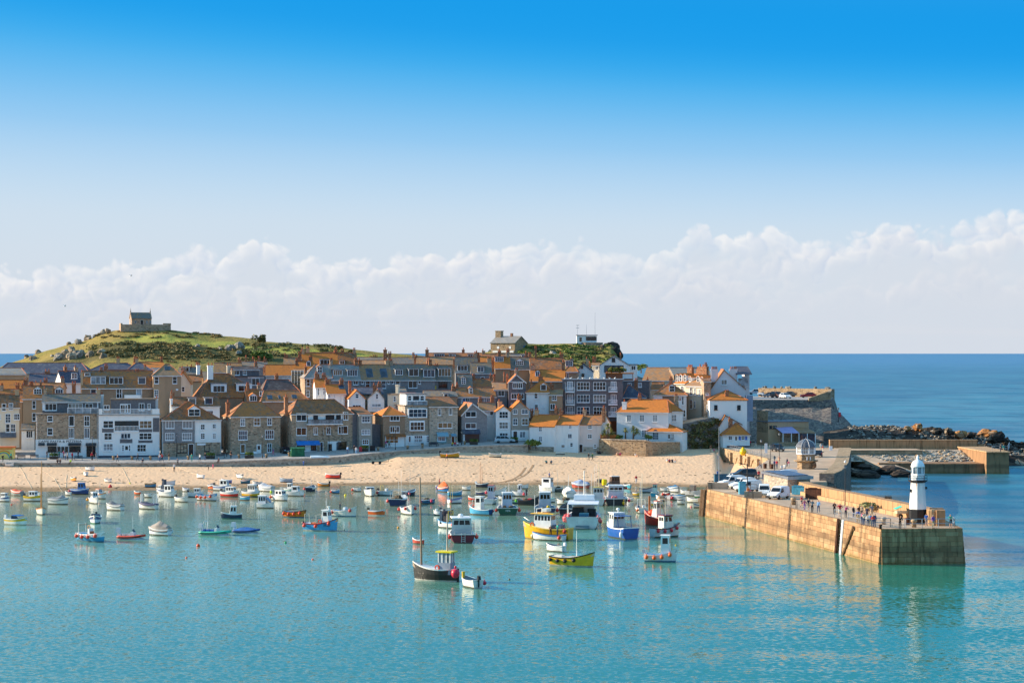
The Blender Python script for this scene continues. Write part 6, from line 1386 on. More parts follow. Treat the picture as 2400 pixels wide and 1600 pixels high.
def rib(reg,xl,xr,yb,hd,tube,label,inner='5a5e66',cover=None,motor='ccd0d4',extra=None):
 ox,oy,s=WR[reg];pl,pr,py=ox+xl/s,ox+xr/s,oy+yb/s;hd-=20;q=Pz((pl+pr)/2,py,0);a=R(hd);L=(pr-pl)/F*q.y/(abs(math.cos(a))+.38*abs(math.sin(a)));B=L*.38;q.y+=B*.4;q.x*=q.y/(q.y-B*.4)
 e=empty('inflatable_boat',q,a,label=label,cat='boat',group='boats moored in the harbour');S=MB();r=.07*L*.62;P=[]
 for i in range(21):
  t=i/20*2-1;u=1-abs(t);x=-L/2+L*min(1,u*1.0);b=(B/2-r)*bwidth(u,.95,2.6);P.append((x,b*(-1 if t<0 else 1),.3+.28*u**3))
 S.tube(P,r,8);S.build('inflated_tube',paint(tube,.5),e,True)
 S=MB();S.tube([(x,y*1.0+(r*1.02 if y>0 else-r*1.02),z) for x,y,z in P],.045,5);S.build('rubbing_strake',BLK,e)
 S=MB()
 for i in range(10):p0,p1=P[i],P[i+1];S.face([(p0[0],p0[1],.22),(p1[0],p1[1],.22),(p1[0],-p1[1],.22),(p0[0],-p0[1],.22)])
 S.build('floor',paint(inner),e);S=MB();S.prism([(-L*.42,-B*.3),(L*.25,-B*.3),(L*.46,0),(L*.25,B*.3),(-L*.42,B*.3)],-.3,.2);S.build('hull',paint('d8dade'),e)
 if cover:
  S=MB();rows=[]
  for i in range(10):
   p=P[i];u=i/9;rows.append(S.verts([(p[0],p[1]-r*.9,p[2]+r*.4),(p[0],p[1]*.5,p[2]+r+.28*math.sin(math.pi*u)*(1+.5*mnoise.noise(Vector((u*5,1,3))))),(p[0],0,p[2]+r+.4*math.sin(math.pi*u)),(p[0],-p[1]*.5,p[2]+r+.28*math.sin(math.pi*u)),(p[0],-p[1]+r*.9,p[2]+r*.4)]))
  for i in range(9):
   for k in range(4):S.idx([rows[i]+k,rows[i+1]+k,rows[i+1]+k+1,rows[i]+k+1])
  S.build('cover',plain('tarp_'+cover,cover,.7,.25,1.2,bump=.4,bsc=2),e)
 else:
  S=MB();S.box(-.35,.35,-.4,.4,.2,1.0,tx=.08,ty=.05);S.build('console',paint('d8dadc'),e,loc=(L*.05,0,0));S=MB();S.face([(L*.05+.2,-.35,1.0),(L*.05+.2,.35,1.0),(L*.05,.3,1.4),(L*.05,-.3,1.4)]);S.build('windscreen',GL[1],e)
  for i in range(3):MB().box(-.25,.25,-.35,.35,.2,.75).build('seat',paint('3a62b0' if tube=='2fb49a' else 'd8d4cc'),e,loc=(-L*.1-i*.7,0,0))
 outboard(motor,e,-L/2-.05,0,.45,1.3)
 if extra:extra(dict(e=e,L=L,B=B,X=lambda t:-L/2+L*t,ztop=lambda t:.7,bw=lambda t:B/2))
 return e
def C(t0,t1,wf=.8,hc=1.0,**k):return dict(t0=t0,t1=t1,wf=wf,hc=hc*1.2,**k)
W0='f0efec'
# left part of the harbour
boat(1,-40,165,625,-35,'cabin',W0,'white motor boat with blue rubbing stripe at the picture edge',stripe='3a5a98',cab=C(.35,.75,.8,.6),motor='303438')
boat(1,150,355,535,172,'cover','9aa09c','grey boat under a bright orange red cover',tarp=('e2603c',.12))
boat(1,380,652,620,-22,'cabin','f2f0ea','white cabin boat with yellow gunwale left of the two masted boat',gun='f0c430',stripe='f0c430',cab=C(.3,.68,.8,.75),motor='404448')
boat(1,755,1055,668,-24,'cover','f0efe8','white boat under a sagging grey cover with boxy outline',tarp=('7c8288',.11))
boat(1,1085,1365,515,8,'cabin','2a4a86','dark blue boat with blue canvas cabin near the water edge',cab=C(.45,.8,.85,1.0,wall='4a78b4',roof='3f6eac'),tarp=('4a78b4',.03),fend=('d83c4a',1,'r'))
boat(1,995,1088,527,180,'open','efece4','tiny white tender tied behind the dark blue canvas boat',thw=1)
boat(1,1420,1640,582,-10,'cabin','e8e6e0','small white boat with orange cabin cover and blue windscreen',gun='f09030',cab=C(.3,.6,.8,.8,roof='f0803a',gm=GL[1]),mast=((.5,2.6,.03,'d0d0d0'),))
boat(1,1345,1545,655,-62,'cabin','f2efe9','white wheelhouse boat with bow toward the viewer and orange fender',cab=C(.35,.7,.8,.9),fend=('f0a020',1,'r'))
boat(1,1615,1885,760,172,'cover','f0eee6','white boat under a smooth grey cover humped at one end',tarp=('6a7078',.13))
boat(1,530,735,825,-72,'open','ece6d8','cream sailing lugger with two bare wooden masts',gun='c88a50',thw=2,mast=((.68,8.0,.09,'b07840'),(.25,6.0,.07,'b07840')),name='sailing_boat',ratio=.4,extra=lambda c:part(c,'boom',paint('d88858'),lambda S:S.tube([(c['X'](.25),0,c['ztop'](.2)+.3),(c['X'](-.25),.3,c['ztop'](.2)+.35)],.07,5)))
boat(1,85,430,985,0,'cuddy','f4f2ec','yellow and white speedboat with blue canopy and white outboard',stripe='f2c42a',boot='e8e0c8',motor='d8d8d8',extra=both(wscreen(.35,.5,.55),lambda c:part(c,'canopy',paint('2f6fb8'),lambda S:S.slab([(c['X'](.42),-.8,c['ztop'](.5)+.62),(c['X'](.72),-.6,c['ztop'](.7)+.45),(c['X'](.72),.6,c['ztop'](.7)+.45),(c['X'](.42),.8,c['ztop'](.5)+.62)],.08))))
boat(1,1360,1560,960,-82,'cuddy','f2f2f2','white and blue speedboat facing the viewer with green bottom',stripe='3a4a80',boot='2f9a78',motor='303030',extra=wscreen(.4,.55,.45),ratio=.42)
boat(1,1190,1640,1245,-6,'open','2f9ac8','sky blue work boat with white rail, roll bar and orange fenders',stripe='f0f0f0',gun='f4f2ee',boot='2a8ab8',full=3.4,fend=('e8543a',4,'r'),extra=both(gantry(.1,1.5),lifering(.36,0,1.9,'d8a070'),lambda c:part(c,'console',paint('e6e4e0'),lambda S:S.box(c['X'](.38),c['X'](.48),-.4,.4,c['dz'](.4),c['ztop'](.4)+.75,tx=.1)),lambda c:part(c,'seat_box',paint('f0703a'),lambda S:S.box(c['X'](.44),c['X'](.5),-.3,.3,c['dz'](.4),c['ztop'](.4)+.4)),lambda c:part(c,'top_bar',DKSTEEL,lambda S:S.tube([(c['X'](.1),-.5,2.2),(c['X'](.42),-.5,2.4)],.04,4))))
rib(1,1785,2250,1200,4,'dc4a2c','orange red inflatable with white outboard and thin aerial','b8b4a8',extra=aerials((.55,0,1.0,2.2)))
# beach dinghies, left
SB=dict(place='sand',group='boats lying on the beach',name='dinghy')
boat(1,95,205,90,0,'open',W0,'white dinghy lying by the sea wall at far left',thw=1,roll=8,**SB)
boat(1,1315,1452,155,-30,'open',W0,'white dinghy slanting down the sand with a long rope',thw=2,roll=-6,**SB)
boat(1,1272,1358,235,-80,'open','f0f0f2','white dinghy seen end on with dark blue inside',deck='46506a',thw=2,ratio=.45,**SB)
boat(1,1080,1192,315,-60,'open','e8a040','orange bottomed dinghy with white rail and dark inside',deck='4a4640',thw=2,ratio=.42,**SB)
boat(1,1608,1728,335,-45,'open',W0,'white dinghy with blue grey inside casting a long shadow',deck='5a647c',thw=2,ratio=.42,roll=6,**SB)
boat(2,145,292,405,0,'open','5aa0c4','light blue dinghy with orange inside at the tide line',deck='c89048',gun='d8a050',thw=1,roll=8,**SB)
boat(2,912,1030,270,145,'open',W0,'white dinghy with pale blue inside tipped on the sand',deck='a8bcd0',thw=1,roll=10,**SB)
boat(2,1305,1447,345,175,'open','5468b0','blue and white dinghy behind the white cabin boat',gun=W0,deck='c8ccd8',thw=2,**SB)
boat(2,1605,1742,352,-20,'open','2f7890','teal dinghy full of brown nets',deck='8a5a40',thw=2,tarp=('905a48',.08),**SB)
boat(2,1778,1912,380,170,'open','f4f2ee','white dinghy beside the teal one',thw=2,**SB)
boat(2,1530,1657,275,-65,'open','e8ece8','white dinghy with dark inside and a tan seat',deck='3c3630',thw=2,ratio=.44,**SB)
boat(2,2200,2375,332,172,'open','9ab4cc','pale blue dinghy with white rail left of the green boat',deck='6a6058',thw=3,**SB)
boat(3,805,1012,275,170,'open','e8412c','red dinghy with white inside lying alone on the sand',deck='ece8e4',thw=2,motor='303030',roll=8,**SB)
boat(3,685,848,402,165,'open','d08030','varnished orange dinghy with outboard at the water edge',deck='6a4a30',thw=2,motor='303030',**SB)
boat(2,420,588,372,-10,'open','e8ecf0','white boat with dark outboard on the sand behind the cruiser',motor='303440',thw=2,place='sand',group='boats lying on the beach')
boat(2,300,472,492,150,'cabin',W0,'white cruiser with dark canvas canopy',cab=[C(.15,.5,.85,1.5,wall='3a4658',roof='343e50',win=False),C(.5,.8,.8,.5)],stripe='4a60a0')
boat(2,355,627,555,-8,'cabin','f4f2ee','white cabin boat with three big side windows in front of the cruiser',cab=C(.35,.78,.82,1.0,nw=2),fend=('d84a8a',1,'l'))
boat(2,25,312,742,178,'open','f4f0e6','white boat with navy cover between two white posts',gun='6a6a90',tarp=('2c3450',.06),extra=both(gantry(.08,1.7,W0,.6,.07),gantry(.85,1.5,W0,.6,.07)))
boat(2,805,1022,555,10,'cuddy','f2f0ee','white cuddy boat with rounded cabin and dark outboard',cab=C(.4,.8,.75,.65,win=True),motor='262a30')
boat(2,595,802,632,-8,'open','ece9dc','pale cream open boat with equipment box',thw=2,motor='404040')
boat(2,940,1247,612,-8,'open','f0f2f4','white boat with light blue deck and a row of orange fenders',gun='4a98c8',deck='58a8d4',full=3,fend=('ee5a30',4,'r'))
boat(2,1300,1572,555,-8,'cabin','dc3424','red hulled cabin boat with white cabin',stripe=W0,cab=C(.32,.8,.82,.75,nw=3),motor='303030')
boat(2,1630,1897,552,-8,'wheel','f0b81e','yellow hulled boat with white wheelhouse and three windows',stripe=W0,cab=C(.35,.8,.8,1.1,nw=3))
boat(2,1855,2097,470,172,'cover','e4e4e4','white boat under a pale grey tent shaped cover',tarp=('a8aeb8',.15))
boat(2,1085,1228,440,-70,'open','e06a2c','orange hulled boat with dark cover aground at the edge',tarp=('4c5666',.12),ratio=.5)
boat(2,1190,1452,460,-4,'cabin','e8e6e2','white and blue cabin boat behind the red one',stripe='7088c0',cab=C(.4,.85,.8,.9,nw=2),motor='404448')
boat(2,1595,1742,605,-5,'open','5ab0d0','small sky blue tender with red bundle',deck='b04858',thw=2)
boat(2,1860,2098,725,-18,'wheel','f2f0ea','white boat with boxy three window cabin set aft',cab=C(.08,.55,.9,1.15,nw=3,rake=.05,wall='e6e6ea'),fend=('3a4050',1,'l'),extra=lambda c:part(c,'spray_hood',paint('7c88a0'),lambda S:S.slab([(c['X'](.56),-.6,c['ztop'](.6)+1.0),(c['X'](.8),-.4,c['ztop'](.8)+.1),(c['X'](.8),.4,c['ztop'](.8)+.1),(c['X'](.56),.6,c['ztop'](.6)+1.0)],.06)))
boat(2,2080,2332,610,-10,'cabin','f4f3f0','white twin hulled cabin boat with red fender',full=3.2,cab=C(.25,.75,.85,.75,nw=2),fend=('e0502c',1,'r'),mast=((.6,2.6,.02,'e0e0e0'),))
boat(2,1310,1592,890,-172,'wheel','2c3e58','navy boat with white wheelhouse and green bottom',boot='2f9a8a',gun=W0,cab=C(.25,.62,.85,1.05,nw=2),extra=aerials((.3,.2,2.0,.8),(.5,-.2,2.0,.6)))
rib(2,945,1482,1135,0,'2fb49a','green inflatable with rows of blue seats and tall aerials',extra=both(aerials((.1,.4,1.0,2.6),(.28,-.4,1.0,2.8)),lambda c:part(c,'radar_arch',paint('e0e0e0'),lambda S:S.tube([(c['X'](.12),-.7,.6),(c['X'](.16),-.6,1.9),(c['X'](.16),.6,1.9),(c['X'](.12),.7,.6)],.05,5))))
rib(2,1465,1907,1110,4,'2a5a9c','blue covered inflatable with red underside beside the green one',cover='2f6fb4',motor='e4e4e8')
boat(2,180,512,1145,178,'cover','f0f0f0','white boat with navy band under a tan peaked cover',stripe='28304a',tarp=('9a8f86',.24),fend=('e8e8e8',1,'r'))
boat(3,180,342,482,-30,'cuddy','2fae88','green hulled boat with white cabin top',stripe='f2f2f0',cab=C(.3,.75,.8,.85))
boat(3,225,472,540,-20,'cabin','f4f2ee','white cabin boat with dark front windows and twin hull',full=3,cab=C(.3,.72,.85,.8,nw=1))
boat(3,508,662,472,80,'open','242c44','dark navy boat seen from astern with white top',gun=W0,stripe=W0,fend=('e84848',1,'l'),ratio=.5,mast=((.5,2.6,.03,'e0e0e0'),))
boat(3,180,508,870,2,'open','f08a1e','orange open boat with foremast and red fenders',boot='4a88a8',gun='5a3a24',deck='8a5a34',thw=3,fend=('e6482a',4,'r'),mast=((.88,3.2,.06,'9a8f80',.25),),extra=lambda c:part(c,'cover_frame',DKSTEEL,lambda S:S.tube([(c['X'](.1),-.6,c['ztop'](.1)+.3),(c['X'](.5),-.6,c['ztop'](.1)+.35),(c['X'](.5),.6,c['ztop'](.1)+.35),(c['X'](.1),.6,c['ztop'](.1)+.3)],.04,4)))
boat(3,498,987,1080,4,'wheel','4aa6dc','light blue fishing boat with white wheelhouse and orange fenders',boot='f0f0ec',gun='8a2a2a',deck='d89868',sheer=.9,cab=C(.56,.78,.75,1.5,rake=.15,nw=1),fend=('ee4a30',3,'r'),extra=both(gantry(.06,1.4,'b8b4a8'),gantry(.42,1.4,'b8b4a8'),aerials((.62,.3,2.6,1.8),(.7,-.3,2.4,2.4)),lifering(.52,-.7,1.4,'ee4030'),hulltext('SC29',.74,.5,'20242c'),lambda c:part(c,'stern_tyre',BLK,lambda S:S.ball((c['X'](0)-.1,-.3,c['ztop'](0)-.1),.32,8,6)),lambda c:part(c,'fish_boxes',paint('d87840'),lambda S:(S.box(c['X'](.22),c['X'](.32),-.5,.2,c['dz'](.2),c['dz'](.2)+.6),S.box(c['X'](.34),c['X'](.42),-.2,.6,c['dz'](.2),c['dz'](.2)+.5))),lambda c:part(c,'exhaust_horn',W_,lambda S:S.lathe([(.12,0),(.12,.5),(.25,.8)],8,(c['X'](.72),0),z0=c['ztop'](.7)+1.5))))
OPENM=boat(3,920,1277,855,2,'open','f0ece2','white high bowed open boat with a man aboard',boot='2f86b4',sheer=.9,thw=2,gun='e4e0d8',fend=('d84838',2,'r'),extra=lambda c:part(c,'console',paint('eceae4'),lambda S:S.box(c['X'](.45),c['X'](.58),-.4,.4,c['dz'](.5),c['ztop'](.5)+.5,tx=.1)))
boat(3,1475,1712,840,0,'open','f06a24','small bright orange boat with dark outboard and white rail',boot='f0eee8',motor='4a4e40',thw=2,fend=('d83050',1,'l'))
boat(3,1388,1582,540,-80,'cuddy','f0ede4','white boat head on with dark windscreen',cab=C(.35,.6,.8,.5),ratio=.45)
boat(3,1615,1832,532,-6,'open','f4f2ec','white open boat with centre console behind the navy potting boat',thw=1,motor='303030',fend=('e05050',1,'r'),extra=both(gantry(.25,1.2,'e0c060',.7),lambda c:part(c,'console',paint('ececec'),lambda S:S.box(c['X'](.5),c['X'](.62),-.3,.3,c['dz'](.5),c['ztop'](.5)+.5))))
boat(3,1795,2075,690,78,'wheel','24305a','navy potting boat from astern stacked with lobster pots',boot='e8e4dc',gun='d8d4cc',ratio=.42,fend=('e8584a',2,'l'),extra=both(gantry(.2,1.6,'c8c8c4',.95),gantry(.5,1.7,'c8c8c4',.95),pots(12,.1,.55,.3),aerials((.6,.3,1,3.0),(.4,-.5,1,5.0))))
boat(3,1945,2197,825,-74,'open','f2efe8','white high bowed boat facing the viewer with red fenders',sheer=.8,fend=('e4483e',2,'both'),mast=((.4,2.4,.05,'e0dcd0'),(.62,2.8,.04,'e0dcd0')),ratio=.45)
boat(3,1995,2200,540,60,'open','24304a','navy boat with pale blue rail behind the potting boat',gun='a8c8dc',fend=('e05060',1,'r'),mast=((.5,4.6,.04,'d0ccc0'),),ratio=.45)
boat(3,2135,2300,1275,178,'open','e0503c','tiny red and white dinghy left of the tall foremast',gun=W0,thw=1,name='dinghy')
# centre
def lugger(c):
 L,B=c['L'],c['B'];X=c['X'];x0,x1=X(.1),X(.38);b=B*.27;z=c['dz'](.2)
 part(c,'wheelhouse',paint('8a94a4'),lambda S:S.box(x0,x1,-b,b,z,z+1.35));part(c,'wheelhouse_frame',paint('e8e8e6'),lambda S:[S.box(x-.06,x+.06,y-.06,y+.06,z+1.35,z+2.5) for x in(x0+.06,(x0*2+x1)/3,(x0+2*x1)/3,x1-.06) for y in(-b+.06,0,b-.06) if y or x in(x0+.06,x1-.06)])
 part(c,'wheelhouse_glass',GL[4],lambda S:S.box(x0+.05,x1-.05,-b+.06,b-.06,z+1.36,z+2.45));part(c,'wheelhouse_roof',paint('f0d818'),lambda S:S.box(x0-.25,x1+.2,-b-.2,b+.2,z+2.5,z+2.66))
 lifering(.41,-b-.1,z+.75)(c);lifering(.39,b+.05,z+.75)(c)
 part(c,'hatch',paint('a8aeb4'),lambda S:S.box(X(.5),X(.66),-b*.6,b*.6,c['dz'](.55),c['dz'](.55)+.35));part(c,'net_drum',BLK,lambda S:S.lathe([(.3,0),(.3,.25),(.15,.26)],10,(X(.46),b*.9),z0=c['dz'](.45)))
 part(c,'rudder',BLK,lambda S:S.box(X(0)-.25,X(0)-.02,-.06,.06,-.4,c['ztop'](0)));hulltext('',.2,.3,'c83a20')(c) if False else None
 part(c,'white_waterline',paint('f0eeea'),lambda S:None) if False else None
 link('fender',fender_mesh('d8304a'),c['e'],(X(0)-.2,.75,c['ztop'](0)-.45),(0,0,0),(2.6,2.6,2.6))
 part(c,'rigging',DKSTEEL,lambda S:[S.tube([(X(.82),0,9.0),(X(.95),s_*.3,c['ztop'](.9))],.015,3) for s_ in(-1,1)])
boat(4,50,612,1365,152,'wheel','2a2624','black two masted lugger with yellow roofed grey wheelhouse',boot='f0ece6',gun='ece8e0',stripe='34302e',ts=.12,ratio=.34,deck='a08a78',fb=1.25,sheer=.55,mast=((.80,10.6,.13,'9a7a60',-.02),(.22,6.9,.12,'b8a89a')),extra=lugger,name='lugger',lmax=14)
boat(4,650,945,1447,118,'open','eceae2','white tender with sky blue inside and black outboard beside the lugger',deck='5ab8dc',thw=2,motor='1c1e22',ratio=.42,fend=('e0344a',1,'r'),extra=lambda c:part(c,'yellow_bucket',paint('e0b83a'),lambda S:S.lathe([(.16,0),(.2,.7)],8,(c['X'](.75),.4),z0=c['ztop'](.7))))
def maroon(c):
 part(c,'boarding_ladder',paint('e0dcd8'),lambda S:[S.tube([(c['X'](0)-.06,y,.1),(c['X'](0)-.06,y,c['ztop'](0)+.2)],.03,4) for y in(-.25,.25)]+[S.tube([(c['X'](0)-.06,-.25,z),(c['X'](0)-.06,.25,z)],.025,4) for z in(.3,.55,.8)])
 part(c,'stern_rail',STEEL,lambda S:S.tube([(c['X'](.05),-1.2,c['ztop'](0)),(c['X'](.05),-1.2,c['ztop'](0)+.6),(c['X'](.05),1.2,c['ztop'](0)+.6),(c['X'](.05),1.2,c['ztop'](0))],.03,4));part(c,'radar_dome',W_,lambda S:S.ball((c['X'](.5),0,c['ztop'](.5)+2.3),.4,10,6,sz=.8));part(c,'roof_gear',paint('b85a4a'),lambda S:S.box(c['X'](.45),c['X'](.6),-.8,.8,c['ztop'](.5)+1.85,c['ztop'](.5)+2.05))
boat(4,480,862,847,96,'cabin','7a1c2a','maroon motor boat from astern with cream wheelhouse and white radar',gun='e0dcd8',deck='c8c0b4',ratio=.4,ts=.95,cab=C(.3,.75,.88,1.75,wall='dcd8ce',nw=2),fend=('ee4a3a',1,'both'),extra=maroon,fb=1.0)
def aframe(c):
 part(c,'yellow_gantry',paint('e0b85a'),lambda S:[S.tube([(c['X'](.35),y,c['dz'](.3)),(c['X'](.35),y,c['dz'](.3)+2.0)],.08,5) for y in(-.5,.5)]+[S.tube([(c['X'](.35),-.5,c['dz'](.3)+zz),(c['X'](.35),.5,c['dz'](.3)+zz)],.06,5) for zz in(.9,2.0)]);part(c,'wheelhouse_shelter',GL[1],lambda S:S.box(c['X'](.6),c['X'](.75),-.7,.7,c['dz'](.6),c['dz'](.6)+1.9,tx=.1))
boat(4,358,642,662,168,'open','f4f2f0','white boat with blue deck, yellow gantry and tall derrick mast',deck='3a7ab0',gun='5aa0d0',fend=('e85a6a',1,'l'),mast=((.3,6.2,.07,'c8a868',-.06),),extra=aframe,ratio=.4)
boat(4,785,1062,487,150,'wheel','58b2dc','sky blue fishing boat with white wheelhouse and dark blue transom',band='2a5a94',gun=W0,deck='b8a898',ratio=.42,cab=C(.38,.68,.72,1.7,nw=1,rake=.08),fend=('e04a5a',1,'r'),extra=both(gantry(.8,1.3,W0,.9),lifering(.72,.4,1.3)),sheer=.7)
def clutter(c):pots(5,.1,.35,.2)(c)
boat(4,1160,1400,482,92,'wheel','1f5a40','dark green boat from astern with white wheelhouse and red fenders',gun='c8c4bc',ratio=.45,ts=.97,cab=C(.42,.72,.55,1.9,nw=1,rake=.05,wall='d0d4dc'),fend=('ee4636',1,'both'),extra=both(clutter,transtext('VIPA',.42,'e8e8e8',.5),aerials((.5,.2,3,1.6),(.6,-.3,3,1.9))),fb=.95)
boat(4,318,440,490,160,'open','f4f2ee','white open boat with dark outboard left of the blue deck boat',motor='303848',thw=1,extra=lambda c:part(c,'white_drum',W_,lambda S:S.lathe([(.2,0),(.2,.6)],8,(c['X'](.7),0),z0=c['ztop'](.6)-.2)))
boat(4,425,565,475,10,'open','4a5a80','low dark blue boat with red load behind the white open boat',deck='8a4a50',motor='384050')
boat(4,513,685,336,35,'open','f0f0f0','white boat with blue lining and pink fender',deck='5a78b8',gun='4a68a8',fend=('e06080',1,'r'),thw=2,mast=((.3,2.8,.04,'e0c890'),))
boat(4,380,532,186,-60,'cover','3a88c8','bright blue boat with pointed orange cover at the shore',tarp=('f06a30',.32),ratio=.5)
LILACB=boat(4,352,432,142,20,'open','8a86c8','lilac dinghy with a person standing in it at the shore',thw=1,name='dinghy')
boat(4,515,682,236,15,'open','4aa4c8','sky blue open boat with white bow behind the white blue lined boat',gun=W0,deck='b04a58',thw=2)
boat(4,150,326,341,12,'open','3a7a9c','small teal boat with brown gear and red fender behind the foremast',deck='4a3a30',fend=('e84060',2,'both'),extra=pots(3,.3,.6,.1))
boat(4,972,1158,346,75,'wheel','e0e0dc','twin hulled white work boat with tall grey wheelhouse',full=4,ratio=.55,ts=.98,cab=C(.45,.75,.5,1.9,nw=1,wall='c4c8d4',rake=.02,roof='b85a4a'),fend=('ee5a30',1,'l'))
boat(4,885,1032,126,5,'open','28324a','navy sailing dinghy with two red masts close to the beach',gun=W0,deck='d8b080',mast=((.3,4.6,.05,'b86a3a'),(.45,3.6,.05,'b86a3a')),motor='e8e8e8')
boat(4,1018,1262,236,12,'open','f0f0ec','large white boat with flared bow and pink buoy',sheer=1.0,deck='5a9a80',fend=('e84858',1,'r'),extra=lambda c:part(c,'pink_buoy',paint('f07a78'),lambda S:S.ball((c['X'](.35),0,c['ztop'](.4)+.5),.5,10,7)))
boat(4,885,1010,228,0,'open','3a4a70','flat navy tender tied left of the large white boat',gun='e8e0d0',thw=2)
boat(4,1335,1517,241,160,'cuddy','f2f0ee','white boat with square cabin and pink fenders',cab=C(.3,.55,.7,1.2,wall='e8e8ec',nw=1),fend=('e84a58',1,'both'),motor='404040')
boat(4,1425,1555,142,8,'open','f0f0f0','white open boat close to the beach behind the square cabin boat',thw=3,ratio=.42)
boat(4,1288,1437,336,6,'open','d8dcd8','white gig with lime green fenders',gun='8a5a58',fend=('8ae03a',3,'r'),thw=3)
boat(6,180,645,632,10,'open','2a2c34','black boat with raised dark bow and red gear',gun='584a48',deck='8a2a28',sheer=1.2,extra=both(pots(3,.2,.5,.1),lambda c:part(c,'red_gear',paint('d83a30'),lambda S:S.box(c['X'](.4),c['X'](.62),-.4,.4,c['dz'](.5),c['ztop'](.5)+.25,tx=.1,ty=.1))))
# the cluster in front of the pier
def trip(c):
 X,zt,bw=c['X'],c['ztop'],c['bw'];z=zt(.5)-.15
 cb,top=c['cabin'](.36,.74,.8,2.0,'f4f2f0','f4b818',5,.1,ovh=.45);part(c,'roof_rail',paint('f4f2ee'),lambda S:[S.tube([(X(t),-.9,top+.05),(X(t),-.9,top+.7),(X(t),.9,top+.7),(X(t),.9,top+.05)],.08,6) for t in(.66,)]+[S.box(X(.46),X(.56),-.8,.8,top+.3,top+.7)])
 part(c,'stern_box',paint('5a6478'),lambda S:S.box(X(.16),X(.34),-bw(.25)*.6,bw(.25)*.6,c['dz'](.2),zt(.2)+.55));part(c,'aerial',paint('e8e8e8'),lambda S:S.tube([(X(.7),.9,top),(X(.7),.9,top+2.6)],.035,4));part(c,'bow_rail',STEEL,lambda S:S.tube([(X(.78),bw(.78),zt(.78)),(X(.82),bw(.8),zt(.8)+.6),(X(.98),.05,zt(1)+.55),(X(.82),-bw(.8),zt(.8)+.6),(X(.78),-bw(.78),zt(.78))],.03,4))
 lifering(.76,bw(.7)*.8,z+.6)(c);link('fender',fender_mesh('f0c8a0'),c['e'],(X(.72),bw(.72)+.3,.5),(0,0,0),(1.6,1.6,1.6))
boat(6,228,1372,1425,155,'wheel','f2b40c','big yellow trip boat with white cabin and yellow roof',boot='e8a808',gun='f0d060',deck='b8a898',ratio=.34,fb=1.35,sheer=.6,extra=trip,name='trip_boat',fend=('c83a30',1,'l'))
WD=boat(6,485,1172,1447,178,'open','eceae6','white dinghy with blue rail alongside the yellow trip boat',gun='3a7ab8',fend=('ee4a28',1,'l'),thw=3,fb=.7)
def stern_trawler(c):
 X,zt,bw=c['X'],c['ztop'],c['bw'];b=bw(.3)*.92
 c['cabin'](.55,.8,.8,2.6,'e8e6e4','f0eeee',2,.1);part(c,'awning_roof',paint('e6e6ec'),lambda S:S.slab([(X(.12),-b,3.6),(X(.6),-b,3.75),(X(.6),b,3.75),(X(.12),b,3.6)],.1))
 part(c,'awning_posts',paint('e4e4e2'),lambda S:[S.tube([(X(t),y,zt(t)-.1),(X(t),y,3.6)],.07,5) for t in(.14,.36) for y in(-b+.05,b-.05)]);part(c,'blue_tub',paint('2a6a8c'),lambda S:S.box(X(.03),X(.22),-.9,.5,c['dz'](.1)-.4,zt(.1)+.55));part(c,'dark_gear',DKSTEEL,lambda S:(S.box(X(.3),X(.5),-.2,b*.8,c['dz'](.3),2.9,tx=.2,ty=.2),S.box(X(.35),X(.5),-b*.8,-.6,c['dz'](.3),2.6,tx=.2)))
 part(c,'upper_cabin',W_,lambda S:S.box(X(.52),X(.68),-b*.7,b*.7,3.8,4.6,tx=.2,ty=.15));part(c,'mast',paint('e8e4dc'),lambda S:S.tube([(X(.6),0,4.4),(X(.6),0,8.2)],.08,5));aerials((.6,.9,4.2,3.4),(.6,-1.1,4.2,3.6),(.5,-.3,4.2,2.5))(c)
 part(c,'transom_ramp',paint('6a7a7c'),lambda S:S.slab([(X(0)-.5,-1.0,.1),(X(0)-.05,-1.0,.55),(X(0)-.05,1.0,.55),(X(0)-.5,1.0,.1)],.1))
 rr=random.Random(2)
 for i in range(14):side=rr.choice([-1,1,1]);link('fender',fender_mesh(rr.choice(['ee5a5a','f07878','e03a48'])),c['e'],(X(rr.uniform(0,.12)),side*bw(.1)*rr.uniform(.75,1.1),zt(.1)-rr.uniform(-.3,.6)),(0,0,0),(1.5,)*3)
boat(6,1225,2075,1152,86,'wheel','e8e4e0','large white fishing boat from astern hung with red buoys',deck='8a8078',gun='d8d4d0',ratio=.4,ts=.97,fb=1.45,extra=stern_trawler,name='fishing_boat')
boat(6,618,948,325,172,'wheel','e2e0da','white boat with big shed like cabin near the beach',cab=C(.1,.72,.85,1.5,wall='e0e0e4',roof='8a8480',nw=1,rake=.02),fb=.8)
boat(6,1380,1745,246,176,'cover','b84a38','boat under a blue grey two peaked cover near the beach',tarp=('8a9cbc',.2),lmax=6)
boat(6,525,985,842,90,'wheel','22305c','navy boat from astern with grey wheelhouse and two red fenders',gun='c8c4bc',ratio=.46,ts=.97,cab=C(.35,.7,.6,2.0,wall='c4c8d0',nw=1,rake=.02),fend=('ea3a30',1,'r'),extra=both(pots(3,.05,.3,.1),aerials((.5,-.4,3,2.2),(.4,.5,3,2.4)),lambda c:part(c,'yellow_oilskin',paint('e8c020'),lambda S:S.ball((c['X'](.2),-.5,c['ztop'](.2)+.15),.3,7,5))),fb=.95)
boat(6,1080,1412,832,80,'open','5a3a3a','brown boat with dark awning and yellow bottom',boot='d8b030',tarp=('38383c',.14),ratio=.5,fend=('c84a78',1,'l'),mast=((.3,3.2,.05,'c8b890'),))
boat(6,1040,1340,612,160,'open','f0ece4','white boat crowded with dark gear behind the brown boat',extra=pots(5,.2,.6,.15),deck='5a5048',mast=((.5,3.0,.05,'d8c8a0'),))
